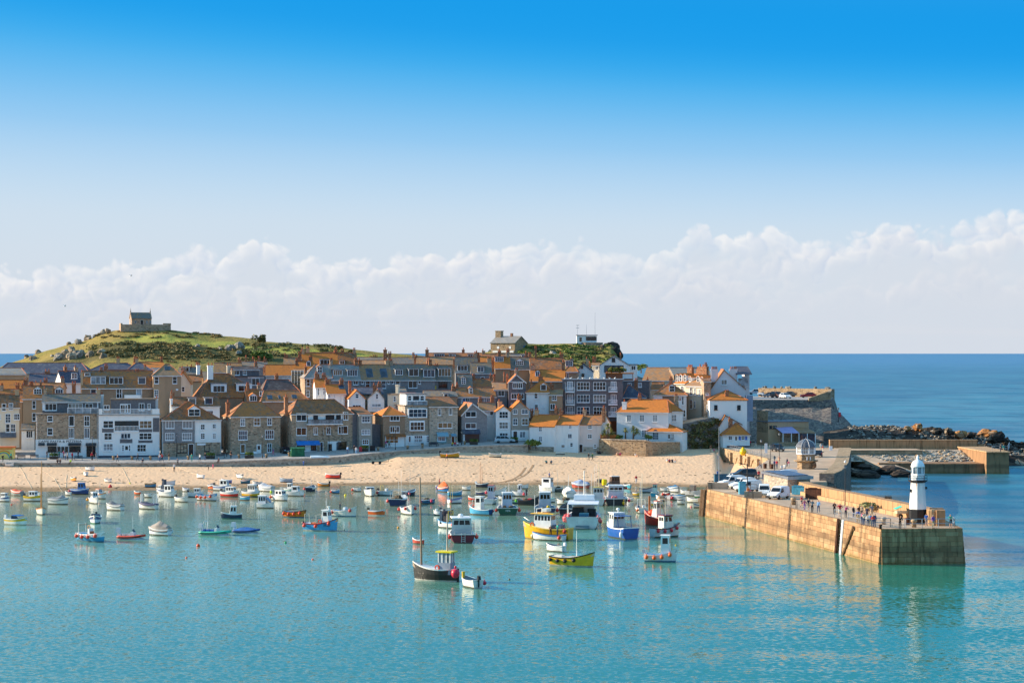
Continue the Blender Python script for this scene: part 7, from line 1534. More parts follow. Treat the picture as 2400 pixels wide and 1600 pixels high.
boat(6,1140,1455,452,100,'open','f4f2f0','white boat with raised white sheet and leaning white post',ratio=.5,tarp=('eceae8',.15),mast=((.6,3.4,.06,'e8e4e0',.2),))
boat(6,770,985,560,8,'open','e8eae8','white boat with turquoise cover and dark outboard',tarp=('3aa89a',.07),motor='303030',fend=('e85a70',1,'r'))
boat(6,975,1235,320,10,'open','8a8478','grey boat with orange gear close to the beach',deck='c87848',fend=('d83a4a',1,'l'),extra=pots(3,.2,.6,.1),mast=((.3,4.0,.04,'c8c0b0'),))
boat(7,35,322,505,82,'wheel','dcdad6','grey white catamaran from astern with yellow roofed wheelhouse',full=4,ratio=.5,ts=.98,cab=C(.4,.7,.75,1.6,wall='e4e0d8',roof='d8b84a',nw=2,rake=.02),fend=('e03a44',3,'l'),mast=((.5,6.6,.07,'e8d8b0',-.1),),extra=both(lambda c:part(c,'yellow_drum',paint('f0d010'),lambda S:S.lathe([(.4,0),(.45,.5),(.4,1.0)],10,(c['X'](.7),-.9),z0=c['ztop'](.6)+2.2)),aerials((.5,.4,3,4.0),(.5,.7,3,3.5))),fb=.95)
boat(7,322,662,500,90,'wheel','26282e','black sterned white boat with pale wheelhouse and pink buoys',stripe='e4e2de',ratio=.5,ts=.98,cab=C(.3,.65,.72,1.8,wall='e0dce0',nw=2,rake=.02),fend=('ee4a58',1,'both'),extra=both(gantry(.1,1.5,'e8e6e2',.95,.07),lambda c:part(c,'pink_buoys',paint('f08080'),lambda S:(S.ball((c['X'](.1),.6,c['ztop'](.1)+.2),.3,8,6),S.ball((c['X'](.12),.1,c['ztop'](.1)+.2),.28,8,6))),lambda c:link('fender',fender_mesh('e8b020'),c['e'],(c['X'](0)-.2,-1.2,.5),(0,0,0),(1.6,)*3)),fb=1.0)
boat(7,290,640,275,100,'wheel','6a6058','weathered potting boat with rusty brown wheelhouse behind the black sterned boat',ratio=.5,cab=C(.3,.6,.55,1.5,wall='7a5848',roof='d8d0c8',nw=1),extra=both(pots(9,.05,.4,.25),lambda c:part(c,'side_rack',DKSTEEL,lambda S:S.box(c['X'](.3),c['X'](.7),c['bw'](.4),c['bw'](.4)+1.4,c['ztop'](.4)+.6,c['ztop'](.4)+1.2))),fend=('d83a48',1,'r'),fb=1.1)
boat(7,652,797,200,-75,'open','4ab8d0','turquoise dinghy with white inside at the water edge',gun=W0,ratio=.5,thw=2,name='dinghy')
boat(7,952,1182,268,8,'open','d8d8dc','pale grey open boat with maroon rail near the beach',gun='705058',thw=3,sheer=.7)
boat(7,1132,1302,347,75,'wheel','1f96b8','teal boat with little pale green wheelhouse',gun='d8e0dc',cab=C(.4,.75,.6,1.3,wall='a8d0cc',roof='d86a4a',nw=1),ratio=.5)
boat(7,1465,1678,262,-70,'cover','f0f0f0','white boat under a blue cover with red buoy near the beach',tarp=('2f6a90',.14),ratio=.5,fend=('d84a4a',1,'l'))
boat(7,1560,1775,412,-8,'open','f0eef0','white boat with petrol blue canopy and red marks',tarp=('2a6a90',.08),fend=('e0384a',1,'both'))
boat(7,1440,1580,395,60,'open','e4dee0','white boat with pink gear left of the petrol blue canopy',deck='d07080',fend=('e83a4a',2,'r'),ratio=.45)
boat(7,1240,1395,402,150,'open','eceae8','white boat with big dark outboard behind the red fishing boat',motor='22304a',thw=1)
boat(7,1150,1345,525,-170,'open','d0a820','ochre bottomed white boat with a big white buoy',stripe=W0,extra=lambda c:part(c,'white_buoy',W_,lambda S:S.ball((c['X'](.2),0,c['ztop'](.3)+.3),.4,10,7)))
def redboat(c):
 X,zt=c['X'],c['ztop'];part(c,'derrick',paint('b06a3a'),lambda S:S.tube([(X(.78),0,zt(.7)),(X(.78),0,zt(.7)+2.8)],.14,6));part(c,'white_bin',W_,lambda S:S.box(X(.4),X(.62),-c['bw'](.5)*.9,-c['bw'](.5)*.2,c['dz'](.5),zt(.5)+.9));part(c,'orange_net',paint('f0603a'),lambda S:S.ball((X(.72),-.4,zt(.7)+.25),.7,8,6,sz=.8));pots(4,.1,.35,.2)(c)
 part(c,'stern_rig',paint('c8a080'),lambda S:(S.tube([(X(.2),-.6,zt(.2)),(X(.3),0,zt(.2)+3.2)],.06,5),S.tube([(X(.2),.6,zt(.2)),(X(.3),0,zt(.2)+3.2)],.06,5),S.box(X(.25),X(.33),-.5,.5,zt(.2)+2.7,zt(.2)+3.2)))
boat(7,1025,1440,885,165,'wheel','ea3a24','red fishing boat with white wheelhouse behind the maroon topped one',gun='e8a898',boot='e83a28',deck='b89888',ratio=.38,sheer=.8,fb=1.15,cab=C(.36,.62,.7,2.0,nw=2,roof='d86a50'),extra=redboat,name='fishing_boat')
boat(7,1165,1668,1092,28,'wheel','e4e2de','white motor boat with maroon roof rail and red fenders',gun='4a3430',ratio=.4,ts=.9,fb=1.1,sheer=.6,cab=C(.32,.72,.85,1.5,wall='e8e4da',roof='8a3038',nw=2,rake=.2),fend=('e83a44',4,'r'),extra=both(lambda c:part(c,'roof_rack',paint('6a2a30'),lambda S:S.box(c['X'](.36),c['X'](.62),-.9,.9,c['ztop'](.5)+1.65,c['ztop'](.5)+1.85)),gantry(.4,4.2,'c8b8a8',.8,.05)),name='fishing_boat')
def bluecruiser(c):
 X,zt=c['X'],c['ztop'];part(c,'open_canopy',paint('5a7ab0'),lambda S:S.box(X(.26),X(.5),-c['bw'](.3)*.82,c['bw'](.3)*.82,zt(.4)+1.62,zt(.4)+1.7));part(c,'canopy_frame',paint('2f4a80'),lambda S:[S.tube([(X(.26),y,zt(.3)-.1),(X(.3),y,zt(.4)+1.65)],.06,5) for y in(-c['bw'](.3)*.8,c['bw'](.3)*.8)]);part(c,'radar_mast',W_,lambda S:(S.tube([(X(.55),0,zt(.5)+1.7),(X(.55),0,zt(.5)+2.4)],.08,6),S.ball((X(.55),0,zt(.5)+2.5),.28,8,6,sz=.7)));aerials((.5,-.9,2.8,3.2),(.5,.9,2.8,3.2))(c);part(c,'bow_rail',STEEL,lambda S:S.tube([(X(.7),c['bw'](.7),zt(.7)),(X(.75),c['bw'](.75),zt(.75)+.6),(X(.98),0,zt(1)+.6),(X(.75),-c['bw'](.75),zt(.75)+.6)],.03,4));link('fender',fender_mesh('eeeeee'),c['e'],(X(.05),c['bw'](.05)+.2,.7),(0,0,0),(1.2,1.2,2.2))
boat(7,242,875,1120,116,'cabin','1f5cb0','royal blue motor cruiser from astern with white cabin',boot='15305c',gun='f2f0ee',deck='cfcac2',ratio=.38,ts=.95,fb=1.3,sheer=.35,cab=C(.5,.78,.85,1.6,nw=2,rake=.25),extra=bluecruiser,name='motor_cruiser')
boat(7,850,1060,645,100,'open','f2eee8','white rigged boat with tall masts and orange buoy left of the red boat',ratio=.5,mast=((.3,6.0,.06,'e8e0c8',.03),(.6,4.6,.06,'e8e4dc')),fend=('f0703a',1,'l'),motor='e8e8ec',extra=gantry(.4,1.5,'e8e4dc',.8,.07))
boat(7,1812,2010,452,178,'open','ece6d8','cream dinghy near the pier ladder with red buoy',thw=2,name='dinghy')
boat(7,1925,2118,548,-160,'open','e8ecee','white boat with blue end and black outboard by the pier timbers',stripe='3a8ab8',motor='181a1e')
boat(7,1800,2110,332,5,'open','e6e2de','white boat with dark gear moored close to the pier',deck='6a5a50',extra=both(pots(4,.2,.6,.15),lambda c:part(c,'shelter',paint('8a8078'),lambda S:S.box(c['X'](.25),c['X'](.5),-.6,.6,c['dz'](.3),c['ztop'](.3)+1.1))),sheer=.7)
boat(7,1960,2122,380,5,'open','3a8a4a','green bottomed white boat against the pier wall',stripe='e8e8e8',deck='4a4a50')
boat(8,428,652,287,168,'open','f2f0ee','small white open boat with white outboard below the trip boat',deck='4a4c54',motor='e0e0e4',thw=2)
boat(8,518,1017,478,2,'open','ffc524','yellow open boat with bare mast and four black tyres',boot='f0ece0',gun='4a3a24',deck='c8b498',thw=3,mast=((.58,3.6,.06,'f0eee8'),),extra=both(lambda c:[part(c,'tyre',BLK,lambda S:S.ball((c['X'](t),-c['bw'](t)-.1,c['ztop'](t)-.4),.26,9,6,sz=.9)) for t in(.04,.22,.4,.6)],lambda c:part(c,'engine_box',paint('e4ded4'),lambda S:S.box(c['X'](.08),c['X'](.26),-.4,.4,c['dz'](.2),c['ztop'](.2)+.2))),sheer=.75)
boat(8,1690,2048,412,-14,'wheel','f4f0ea','white day boat with upright white cabin and orange fenders',boot='3a8ac0',ratio=.4,sheer=.9,cab=C(.5,.78,.72,1.9,wall='f6f4f2',nw=1,rake=.03),motor='c8c0c4',fend=('f06a2a',4,'r'))
boat(7,1270,1440,430,40,'open','c8b8a8','small grey boat with crates squeezed beside the teal boat',extra=pots(2,.3,.6,.1),name='dinghy')
# small craft packed between the cluster and the beach
for reg,xl,xr,y,hd,hl,dkc,tp,lb in[(7,1330,1450,250,-30,'f0eeea','7a4a48',None,'small white dinghy right of the teal wheelhouse boat'),(7,1690,1830,300,150,'e8e6e0','5a6070',None,'white dinghy with slate inside between the canopy boats'),(7,1380,1500,330,-40,'d84a38','e8e4dc',None,'little red dinghy among the white boats by the pier'),(7,1640,1760,480,-25,'f0efe8','4a7a9a',None,'white dinghy with blue inside off the pier timbers'),(7,820,930,330,-35,'f0c040','e8e0c8',None,'tiny yellow dinghy left of the pale grey open boat'),(7,700,810,420,150,'f2f0ee','3a4048','5a6878','small white boat under a slate cover right of the black sterned boat'),(6,1480,1640,560,-30,'e8e8e4','8a4a40',None,'white dinghy with rusty inside behind the big fishing boat'),(4,700,800,160,-30,'f2f0ec','6a88a8',None,'white dinghy near the beach right of the orange cover'),(4,770,880,300,150,'e04a34','f0e8e0',None,'red dinghy left of the twin hulled work boat'),(4,1180,1290,290,-30,'f4f2ee','4a5058',None,'white dinghy in front of the large white flared boat'),(3,1230,1350,470,-30,'f0eeea','b08050',None,'white dinghy left of the head on boat'),(3,900,1020,500,-28,'4a90c0','e8e8e8',None,'blue dinghy right of the dark navy boat'),(2,700,800,470,150,'f2f2f0','3a4a60','3a5a8a','small white boat with blue cover left of the cuddy boat'),(2,130,240,560,-28,'f0ece4','6a5a4a',None,'cream dinghy left of the three window cabin boat'),(1,560,660,540,-30,'f2f0ec','5a7088',None,'white dinghy between the orange cover and the dark blue boat'),(1,2050,2150,520,150,'e86a34','f0e8dc',None,'orange dinghy right of the big red buoy')]:
 boat(reg,xl,xr,y,hd,'open',hl,lb,deck=dkc,thw=2,name='dinghy',tarp=(tp,.1) if tp else None,fend=('e8503a',1,'r') if(xl%3==0) else None,motor='303438' if xl%2 else None)
 # mooring buoys
def buoy(reg,x,y,r,c,label,sand=False):
 ox,oy,s=WR[reg];px,py=ox+x/s,oy+(y+r*s*.3)/s;q=on_sand(px,py) if sand else Pz(px,py,0);rr=r/F*q.y
 S=MB();S.ball((0,0,rr*.45),rr,12,8);S.lathe([(rr*.15,rr*1.4),(rr*.2,rr*1.55),(rr*.08,rr*1.6)],6);S.build('mooring_buoy',paint(c),None,True,q,label=label,cat='buoy',group='mooring buoys')
for a in[(1,1688,395,4.6,'e8403a','big red buoy at the water edge left of the light blue dinghy',True),(1,178,668,2.2,'f05a3a','small red buoy below the yellow gunwale boat'),(1,1990,345,2,'e8e020','lime yellow buoy on the sand',True),(1,112,495,2.0,'f08a30','small orange buoy behind the white boat at the picture edge'),(2,945,1298,4.4,'f05a28','large orange buoy alone below the green inflatable'),(2,1600,288,2.2,'f0c020','yellow buoy beside the teal dinghy',True),(2,2060,475,3.0,'d8e820','lime buoy in front of the tent covered boat'),(2,2282,1250,2.8,'1fa868','green buoy right of the blue covered inflatable'),(3,1107,525,2.8,'f0dc20','yellow buoy alone in the middle of the left harbour'),(3,1915,1020,2.8,'f0a030','orange yellow buoy right of the light blue fishing boat'),(3,1088,1053,1.4,'303434','tiny dark buoy beside the light blue fishing boat'),(3,1398,658,1.4,'5a5450','tiny dark float left of the potting boat'),(8,2052,200,2.2,'d8b030','small yellow float right of the day boat'),(4,1310,1328,2.4,'5a5a4a','low dark mooring float right of the tender'),(7,1880,530,2.6,'f08a8a','pink buoy by the cream dinghy at the pier')]:buoy(*a)
for px,py,c,lb in((437,1307,'f06a4a','tiny orange float far below the orange inflatable'),(733,1311,'f06a4a','tiny pink orange float left of the black lugger')):
 q=Pz(px,py,0);S=MB();S.ball((0,0,.05),.14,8,6);S.build('mooring_buoy',paint(c),None,True,q,label=lb,cat='buoy',group='mooring buoys')
 # ------------------------------------------------------------------ people
def body_mesh(pose):
 """One continuous figure grown over a posed skeleton; 1.72 m tall when standing, facing -Y."""
 J={'pelvis':(0,0,.95,.15,.115),'waist':(0,0,1.08,.13,.1),'chest':(0,.01,1.28,.165,.115),'neckb':(0,.015,1.44,.075,.07),'neck':(0,0,1.5,.055,.055),'headc':(0,-.02,1.6,.085,.1),'headt':(0,-.015,1.69,.065,.08)}
 for s,n in((-1,'r'),(1,'l')):
  J['sh'+n]=(s*.17,.01,1.4,.07,.07);J['el'+n]=(s*.23,.03,1.14,.047,.047);J['wr'+n]=(s*.24,-.05,.92,.032,.034);J['ha'+n]=(s*.24,-.08,.83,.036,.022)
  J['hp'+n]=(s*.09,0,.9,.095,.1);J['kn'+n]=(s*.1,-.01,.5,.06,.065);J['an'+n]=(s*.1,.02,.09,.042,.045);J['to'+n]=(s*.11,-.13,.04,.042,.034)
 def mv(k,x=0,y=0,z=0):J[k]=(J[k][0]+x,J[k][1]+y,J[k][2]+z)+J[k][3:]
 def st(k,x,y,z):J[k]=(x,y,z)+J[k][3:]
 if pose=='walk':
  st('knr',-.1,-.18,.53);st('anr',-.1,-.2,.1);st('tor',-.11,-.37,.06);st('knl',.1,.02,.5);st('anl',.1,.3,.16);st('tol',.11,.17,.05)
  st('elr',-.23,.14,1.16);st('wrr',-.22,.12,.93);st('har',-.22,.08,.85);st('ell',.23,-.06,1.15);st('wrl',.2,-.26,1.0);st('hal',.19,-.34,.97)
 elif pose=='hips':
  st('elr',-.36,.06,1.2);st('wrr',-.2,-.06,1.08);st('har',-.14,-.1,1.04);st('ell',.36,.06,1.2);st('wrl',.2,-.06,1.08);st('hal',.14,-.1,1.04)
 elif pose=='hold':
  st('elr',-.25,-.02,1.14);st('wrr',-.12,-.24,1.2);st('har',-.05,-.3,1.24);st('ell',.25,-.02,1.14);st('wrl',.12,-.22,1.16);st('hal',.05,-.28,1.2)
 elif pose=='lean':
  for k in('chest','neckb','neck','headc','headt'):mv(k,0,-.16 if k=='chest' else-.28,-.05)
  for s,n in((-1,'r'),(1,'l')):st('sh'+n,s*.17,-.22,1.34);st('el'+n,s*.24,-.34,1.12);st('wr'+n,s*.12,-.5,1.14);st('ha'+n,s*.05,-.54,1.13)
  mv('pelvis',0,.06);mv('waist',0,-.02)
 elif pose=='sit':
  dz=-.42
  for k in list(J):mv(k,0,0,dz)
  for s,n in((-1,'r'),(1,'l')):st('hp'+n,s*.09,-.04,.52);st('kn'+n,s*.12,-.45,.52);st('an'+n,s*.12,-.48,.1);st('to'+n,s*.13,-.62,.05);st('el'+n,s*.25,-.06,.76);st('wr'+n,s*.14,-.28,.66);st('ha'+n,s*.1,-.36,.63)
 elif pose=='ground':
  dz=-.8
  for k in list(J):mv(k,0,.12 if k not in('pelvis',) else 0,dz)
  for s,n in((-1,'r'),(1,'l')):st('hp'+n,s*.1,-.06,.13);st('kn'+n,s*.15,-.42,.46);st('an'+n,s*.13,-.6,.09);st('to'+n,s*.14,-.74,.04);st('el'+n,s*.28,.0,.36);st('wr'+n,s*.2,-.26,.42);st('ha'+n,s*.15,-.34,.42)
 E=[('pelvis','waist'),('waist','chest'),('chest','neckb'),('neckb','neck'),('neck','headc'),('headc','headt')]
 for n in 'rl':E+=[('chest','sh'+n),('sh'+n,'el'+n),('el'+n,'wr'+n),('wr'+n,'ha'+n),('pelvis','hp'+n),('hp'+n,'kn'+n),('kn'+n,'an'+n),('an'+n,'to'+n)]
 names=list(J);me=bpy.data.meshes.new('skel');me.from_pydata([J[k][:3] for k in names],[(names.index(a),names.index(b)) for a,b in E],[])
 ob=bpy.data.objects.new('skel',me);COL.objects.link(ob);md=ob.modifiers.new('skin','SKIN');md.use_smooth_shade=True
 for i,k in enumerate(names):sv=me.skin_vertices[0].data[i];sv.radius=J[k][3:];sv.use_root=(k=='pelvis')
 sb=ob.modifiers.new('sub','SUBSURF');sb.levels=1;sb.render_levels=1
 dg=bpy.context.evaluated_depsgraph_get();out=bpy.data.meshes.new_from_object(ob.evaluated_get(dg));bpy.data.objects.remove(ob)
 # fingers: four and a thumb on each hand
 bm=bmesh.new();bm.from_mesh(out);fstart=len(bm.faces)
 F2=MB()
 for s,n in((-1,'r'),(1,'l')):
  w,h=Vector(J['wr'+n][:3]),Vector(J['ha'+n][:3]);d=(h-w).normalized();sd_=d.cross(Vector((s,0,0))).normalized() if abs(d.x)<.9 else Vector((0,0,1));up=d.cross(sd_)
  for i,l in enumerate((.075,.09,.085,.065)):a=h+sd_*(-.03+.02*i);F2.tube([a,a+d*l*.55+up*.006*s,a+d*l*.9-up*.02*s],.0095,4,r2=.007)
  a=h-sd_*.03-d*.03;F2.tube([a,a-sd_*.03+d*.03,a-sd_*.035+d*.06],.011,4,r2=.008)
 b0=[bm.verts.new(v) for v in F2.v]
 for f in F2.f:
  try:bm.faces.new([b0[i] for i in f])
  except ValueError:pass
 bm.to_mesh(out);bm.free()
 seg=[(Vector(J[a][:3]),Vector(J[b][:3]),a,b) for a,b in E]
 def region(c):
  best=min(seg,key=lambda t:(c-(t[0]+(t[1]-t[0])*max(0,min(1,(c-t[0]).dot(t[1]-t[0])/max(1e-6,(t[1]-t[0]).length_squared))))).length);a=best[2];b=best[3]
  if b in('headc','headt'):
   hc=Vector(J['headc'][:3]);return 4 if(c.z>hc.z+.045 or c.y>hc.y+.03) else 0
  if a=='neckb':return 0
  if b[:2] in('wr','ha'):return 0 if b[:2]=='ha' else 5
  if b[:2]=='kn' or b[:2]=='hp':return 2
  if b[:2]=='an':return 6
  if b[:2]=='to':return 3
  return 1
 for i,p in enumerate(out.polygons):p.material_index=region(p.center) if i<fstart else 0;p.use_smooth=True
 for k in range(7):out.materials.append(None)
 # face: eyes, nose, mouth and ears sit on the head as small shapes of the same mesh
 return out,J
BODY={k:body_mesh(k) for k in('stand','walk','hips','hold','lean','sit','ground')}
SKIN=[plain('skin_a',(222,170,138),.6,.08,4),plain('skin_b',(206,150,118),.6,.08,4)]
HAIR=[plain('hair_brown',(70,48,32),.8,.2,8),plain('hair_dark',(36,30,26),.8,.2,8),plain('hair_fair',(178,140,92),.8,.2,8),plain('hair_grey',(170,166,160),.8,.2,8)]
NAMED={'red':'c8283a','white':'ecebe8','black':'22232a','navy':'262e48','blue':'3c6ab8','teal':'2a9a8c','pink':'e0708c','purple':'8a5aa8','grey':'8c8c90','beige':'c8b090','orange':'e87838','lime':'a8dc30','denim':'44587c','magenta':'c03c80','brown':'6a4a38','cream':'e4d8c0','peach':'eab898','light blue':'8ab4dc','green':'3a7a4a','yellow':'e8c83a'}
PN=[0]
HEADMESH={}
def face_mesh():
 if 'f' not in HEADMESH:
  S=MB()
  for s in(-1,1):S.ball((s*.033,-.115,.0),.012,6,4,1);S.ball((s*.092,.0,-.01),.025,6,4,0)
  S.tube([(0,-.112,.012),(0,-.14,-.03)],.011,4,0,r2=.016);S.box(-.028,.028,-.118,-.1,-.066,-.056,2)
  HEADMESH['f']=S.mesh('face',[SKIN[0],plain('eye',(40,32,30),.3),plain('lips',(170,96,88),.6)],True)
 return HEADMESH['f']
def person(pt,top,legs,label,pose='stand',face=0,h=1.0,bare=False,group=None,bag=None,cat='person'):
 """face: the way the person faces, degrees clockwise from the viewer (0 = towards the camera)."""
 me,J=BODY[pose];i=PN[0];PN[0]+=1;k=h*(1+.04*math.sin(i*2.3))
 o=link('person',me,None,pt,(0,0,R(face)),(k,k,k),label=label,cat=cat,group=group)
 sk=SKIN[i%2];tm=plain('cloth_'+top,NAMED[top],.85,.15,3);lm=plain('cloth_'+legs,NAMED[legs],.85,.15,3);mats=[sk,tm,lm,plain('shoes',(52,48,48),.7),HAIR[(i*7+i//3)%4],sk if i%3==0 else tm,sk if bare else lm]
 for s,m in zip(o.material_slots,mats):s.link='OBJECT';s.material=m
 hc=J['headc'];link('face',face_mesh(),o,hc[:3])
 if bag:b=MB();b.box(-.16,.16,.12,.3,1.05,1.45,tx=.03,ty=.02) if pose not in('sit','ground') else b.box(.3,.55,-.1,.1,0,.3);b.build('bag',paint(bag),o)
 return o
def z5(x,y):return D(1640+x/6.533,1050+y/6.533)
def z7(x,y):return D(1900+x/5.2275,1040+y/5.2275)
def rr_(r,x,y):return cv(r,x,y)
def pr(r,x,y):return on_prom(*cv(r,x,y))
def sa(r,x,y):return on_sand(*cv(r,x,y))
P_=[(z5(1562,905),'red','navy','walking with a child beside the white van','walk',60,1,True),(z5(1606,945),'pink','purple','child walking behind the grey jacketed man on the pier','walk',30,.85),(z5(1668,945),'navy','beige','in shorts just behind the grey jacketed man','walk',20,1,True),(z5(1722,990),'grey','black','in grey jacket striding along the pier edge','walk',0,1.05),(z5(1818,985),'light blue','denim','carrying a bag alone in the middle of the pier','walk',-20,1),(z5(2062,1012),'black','black','in dark jacket by the recessed steps','hold',10,1.02),(z5(2145,1048),'red','cream','in cream shorts and hands on hips at the white railing','hips',0,1.02,True),(z5(2235,1060),'magenta','navy','in a magenta top looking over the railing','lean',20,1),(z5(770,755),'pink','denim','child in pink beside the blue bin on the pier','stand',-30,.8),(z5(742,755),'orange','denim','in orange beside the pink child near the blue bin','stand',20,.95),(z5(905,482),'red','black','walking past the dark people carrier','walk',180,1.02),(z5(970,482),'purple','denim','with a red backpack walking away past the vans','walk',180,.98,False,'c82a3a'),(z5(862,522),'black','navy','in black sitting behind the white vans','sit',60,.95),(z5(1252,392),'white','brown','in white shirt and shorts left of the shed','walk',180,1.03,True),(z5(1300,378),'white','grey','in pale clothes right of the white shirted walker','stand',150,1),(z5(1180,318),'red','denim','in the middle of the group by the bins','stand',-20,1),(z5(1145,312),'blue','navy','in blue beside the red top in the group','stand',40,1),(z5(1070,312),'brown','black','in brown at the left of the group by the bins','stand',80,1),(z5(1215,245),'peach','beige','in peach farther back on the quay','walk',0,1),(z5(1338,280),'navy','black','in navy beside the white parked van','stand',-60,1),(z5(1362,295),'pink','white','child in pink next to the navy dressed adult','stand',0,.75),(z5(920,312),'grey','denim','in grey at the slope beside the arches','walk',90,1),(z5(272,480),'blue','black','in blue working by the tall post at the pier corner','hold',60,1),(z7(1095,1046),'black','black','dark clad and standing at the front railing of the pier head','lean',10,1.03),(z7(1418,1008),'blue','grey','in blue right of the lighthouse base','stand',160,1,True),(z7(1500,1036),'purple','beige','in purple and beige by the front railing','stand',30,.98),(z7(1717,1022),'teal','black','in teal and black shorts at the far corner of the head','lean',-20,1.02,True),(z7(545,752)+Vector((.3,.2,.12)),'white','navy','in white sitting on the ledge of the parapet','sit',-30,1)]
for p in P_:
 nm='person '+p[3] if not p[3].startswith('child') else p[3];pt,top,legs,wh,pose,fc,hh=p[:7];bare=p[7] if len(p)>7 else False;bag=p[8] if len(p)>8 else None
 desc=('child' if wh.startswith('child') else 'person')+' in '+top+' top and '+legs+(' shorts' if bare else ' trousers')+' '+wh.replace('child ','')
 w=desc.split();person(pt,top,legs,' '.join(w[:16]),pose,fc,hh,bare,'people on the pier',bag)
crowd=[(525,905,'black','stand','black clad'),(560,948,'white','lean','white shirted'),(590,905,'brown','stand','brown jacketed'),(628,992,'pink','lean','pink shirted'),(655,1002,'cream','hold','cream topped'),(690,925,'navy','stand','navy dressed'),(700,1008,'white','lean','white topped, second from the bend,'),(732,1008,'light blue','hold','light blue topped'),(748,905,'grey','hips','grey jumpered'),(762,1022,'red','lean','red topped'),(786,1015,'denim','stand','denim jacketed'),(625,900,'beige','stand','beige coated'),(585,960,'blue','lean','blue jerseyed')]
for i,(x,y,c,po,lb) in enumerate(crowd):person(z7(x,y),c,GR.choice(['denim','black','navy','beige']),lb+' person in the crowd at the pier head railing',po,GR.uniform(-40,40),GR.uniform(.88,1.05),False,'crowd at the pier head')
def far(x,y,z):return Pz(*ZR(x,y),z)
for pt,t,l,lb,po,fc in[(far(1415,592,4.15),'navy','black','person in navy at the left of the trio under the outer pier wall','stand',30),(far(1428,592,4.15),'white','navy','person in white in the trio under the outer pier wall','stand',0),(far(1442,592,4.15),'red','denim','person in red in the trio under the outer pier wall','stand',-30),(far(1500,592,4.15),'blue','navy','person in blue sitting against the outer pier wall','sit',0),(far(2182,618,4.85),'black','black','person in black on the end block of the outer pier','stand',90),(far(2205,616,4.85),'teal','beige','person in teal on the end block of the outer pier','stand',20),(Pz(*ZR(878,606),DZ),'white','beige','person in white walking beside the domed lantern house','walk',60),(Pz(*ZR(893,620),DZ),'red','cream','person in red walking beside the domed lantern house','walk',60)]:person(pt,t,l,lb,po,fc,group='people on the outer pier')
def dq(x,y):return D(*cv(8,x,y))
for pt,t,l,lb,po,fc in[(dq(905,1195),'teal','black','person in teal in the queue at the harbour office','stand',200),(dq(942,1190),'pink','cream','person in pink in the queue at the harbour office','stand',170),(dq(978,1185),'black','black','person in black raising hands by the harbour office','hold',180),(dq(1035,1192),'red','black','person in red at the right corner of the harbour office','stand',200),(dq(1102,1198),'grey','cream','person in pale grey walking up from the harbour office','walk',120),(sa(8,552,1252),'brown','beige','person in brown standing at the top of the beach by the smoke','stand',30),(sa(8,595,1250),'pink','beige','person in pink sitting at the top of the beach','ground',30),(sa(8,640,1348),'grey','denim','person in grey on the sand under the arched wall','stand',90),(sa(8,738,1372),'red','brown','person in red sitting on the sand before the arches','ground',-30),(sa(8,22,1375),'white','beige','person in white at the left of the seated four on the sand','ground',20),(sa(8,48,1378),'red','navy','person in red in the seated four on the sand','ground',0),(sa(8,80,1378),'navy','black','person in navy in the seated four on the sand','ground',0),(sa(8,118,1380),'peach','white','person in peach at the right of the seated four on the sand','ground',-20),(sa(7,100,1480),'peach','beige','person in peach sunbathing against the garden wall','ground',20),(sa(7,140,1482),'black','navy','person in black sitting against the garden wall','ground',-10),(sa(7,352,1502),'peach','brown','person in peach in the pair under the middle of the garden wall','ground',10),(sa(7,385,1502),'pink','red','person in pink in the pair under the middle of the garden wall','ground',-10),(sa(7,575,1516),'white','peach','person in white sitting near the lower end of the garden wall','ground',60),(sa(6,1150,1560),'black','black','person in black walking on the sand before the pinkish cottage','walk',60),(sa(6,1195,1562),'green','black','person in green walking on the sand before the pinkish cottage','walk',60),(sa(6,1262,1482),'brown','black','person in brown sitting by the pinkish cottage','ground',20),(sa(5,560,1566),'orange','navy','person in orange beside the yellow beached boat','walk',-60),(sa(5,780,1456),'white','navy','small child in white by the sea wall','stand',0),(on_sand(1280,1086),'teal','navy','person in teal in the pair seated on the open sand','ground',10),(on_sand(1292,1086),'grey','black','person in grey in the pair seated on the open sand','ground',-10),(on_sand(1287.6,1125),'blue','brown','person in blue walking at the water edge','walk',90),(on_sand(1491,1133),'red','white','person in red and white standing at the water edge','stand',180)]:person(pt,t,l,lb,po,fc,.6 if 'child' in lb else 1,group='people on the beach')
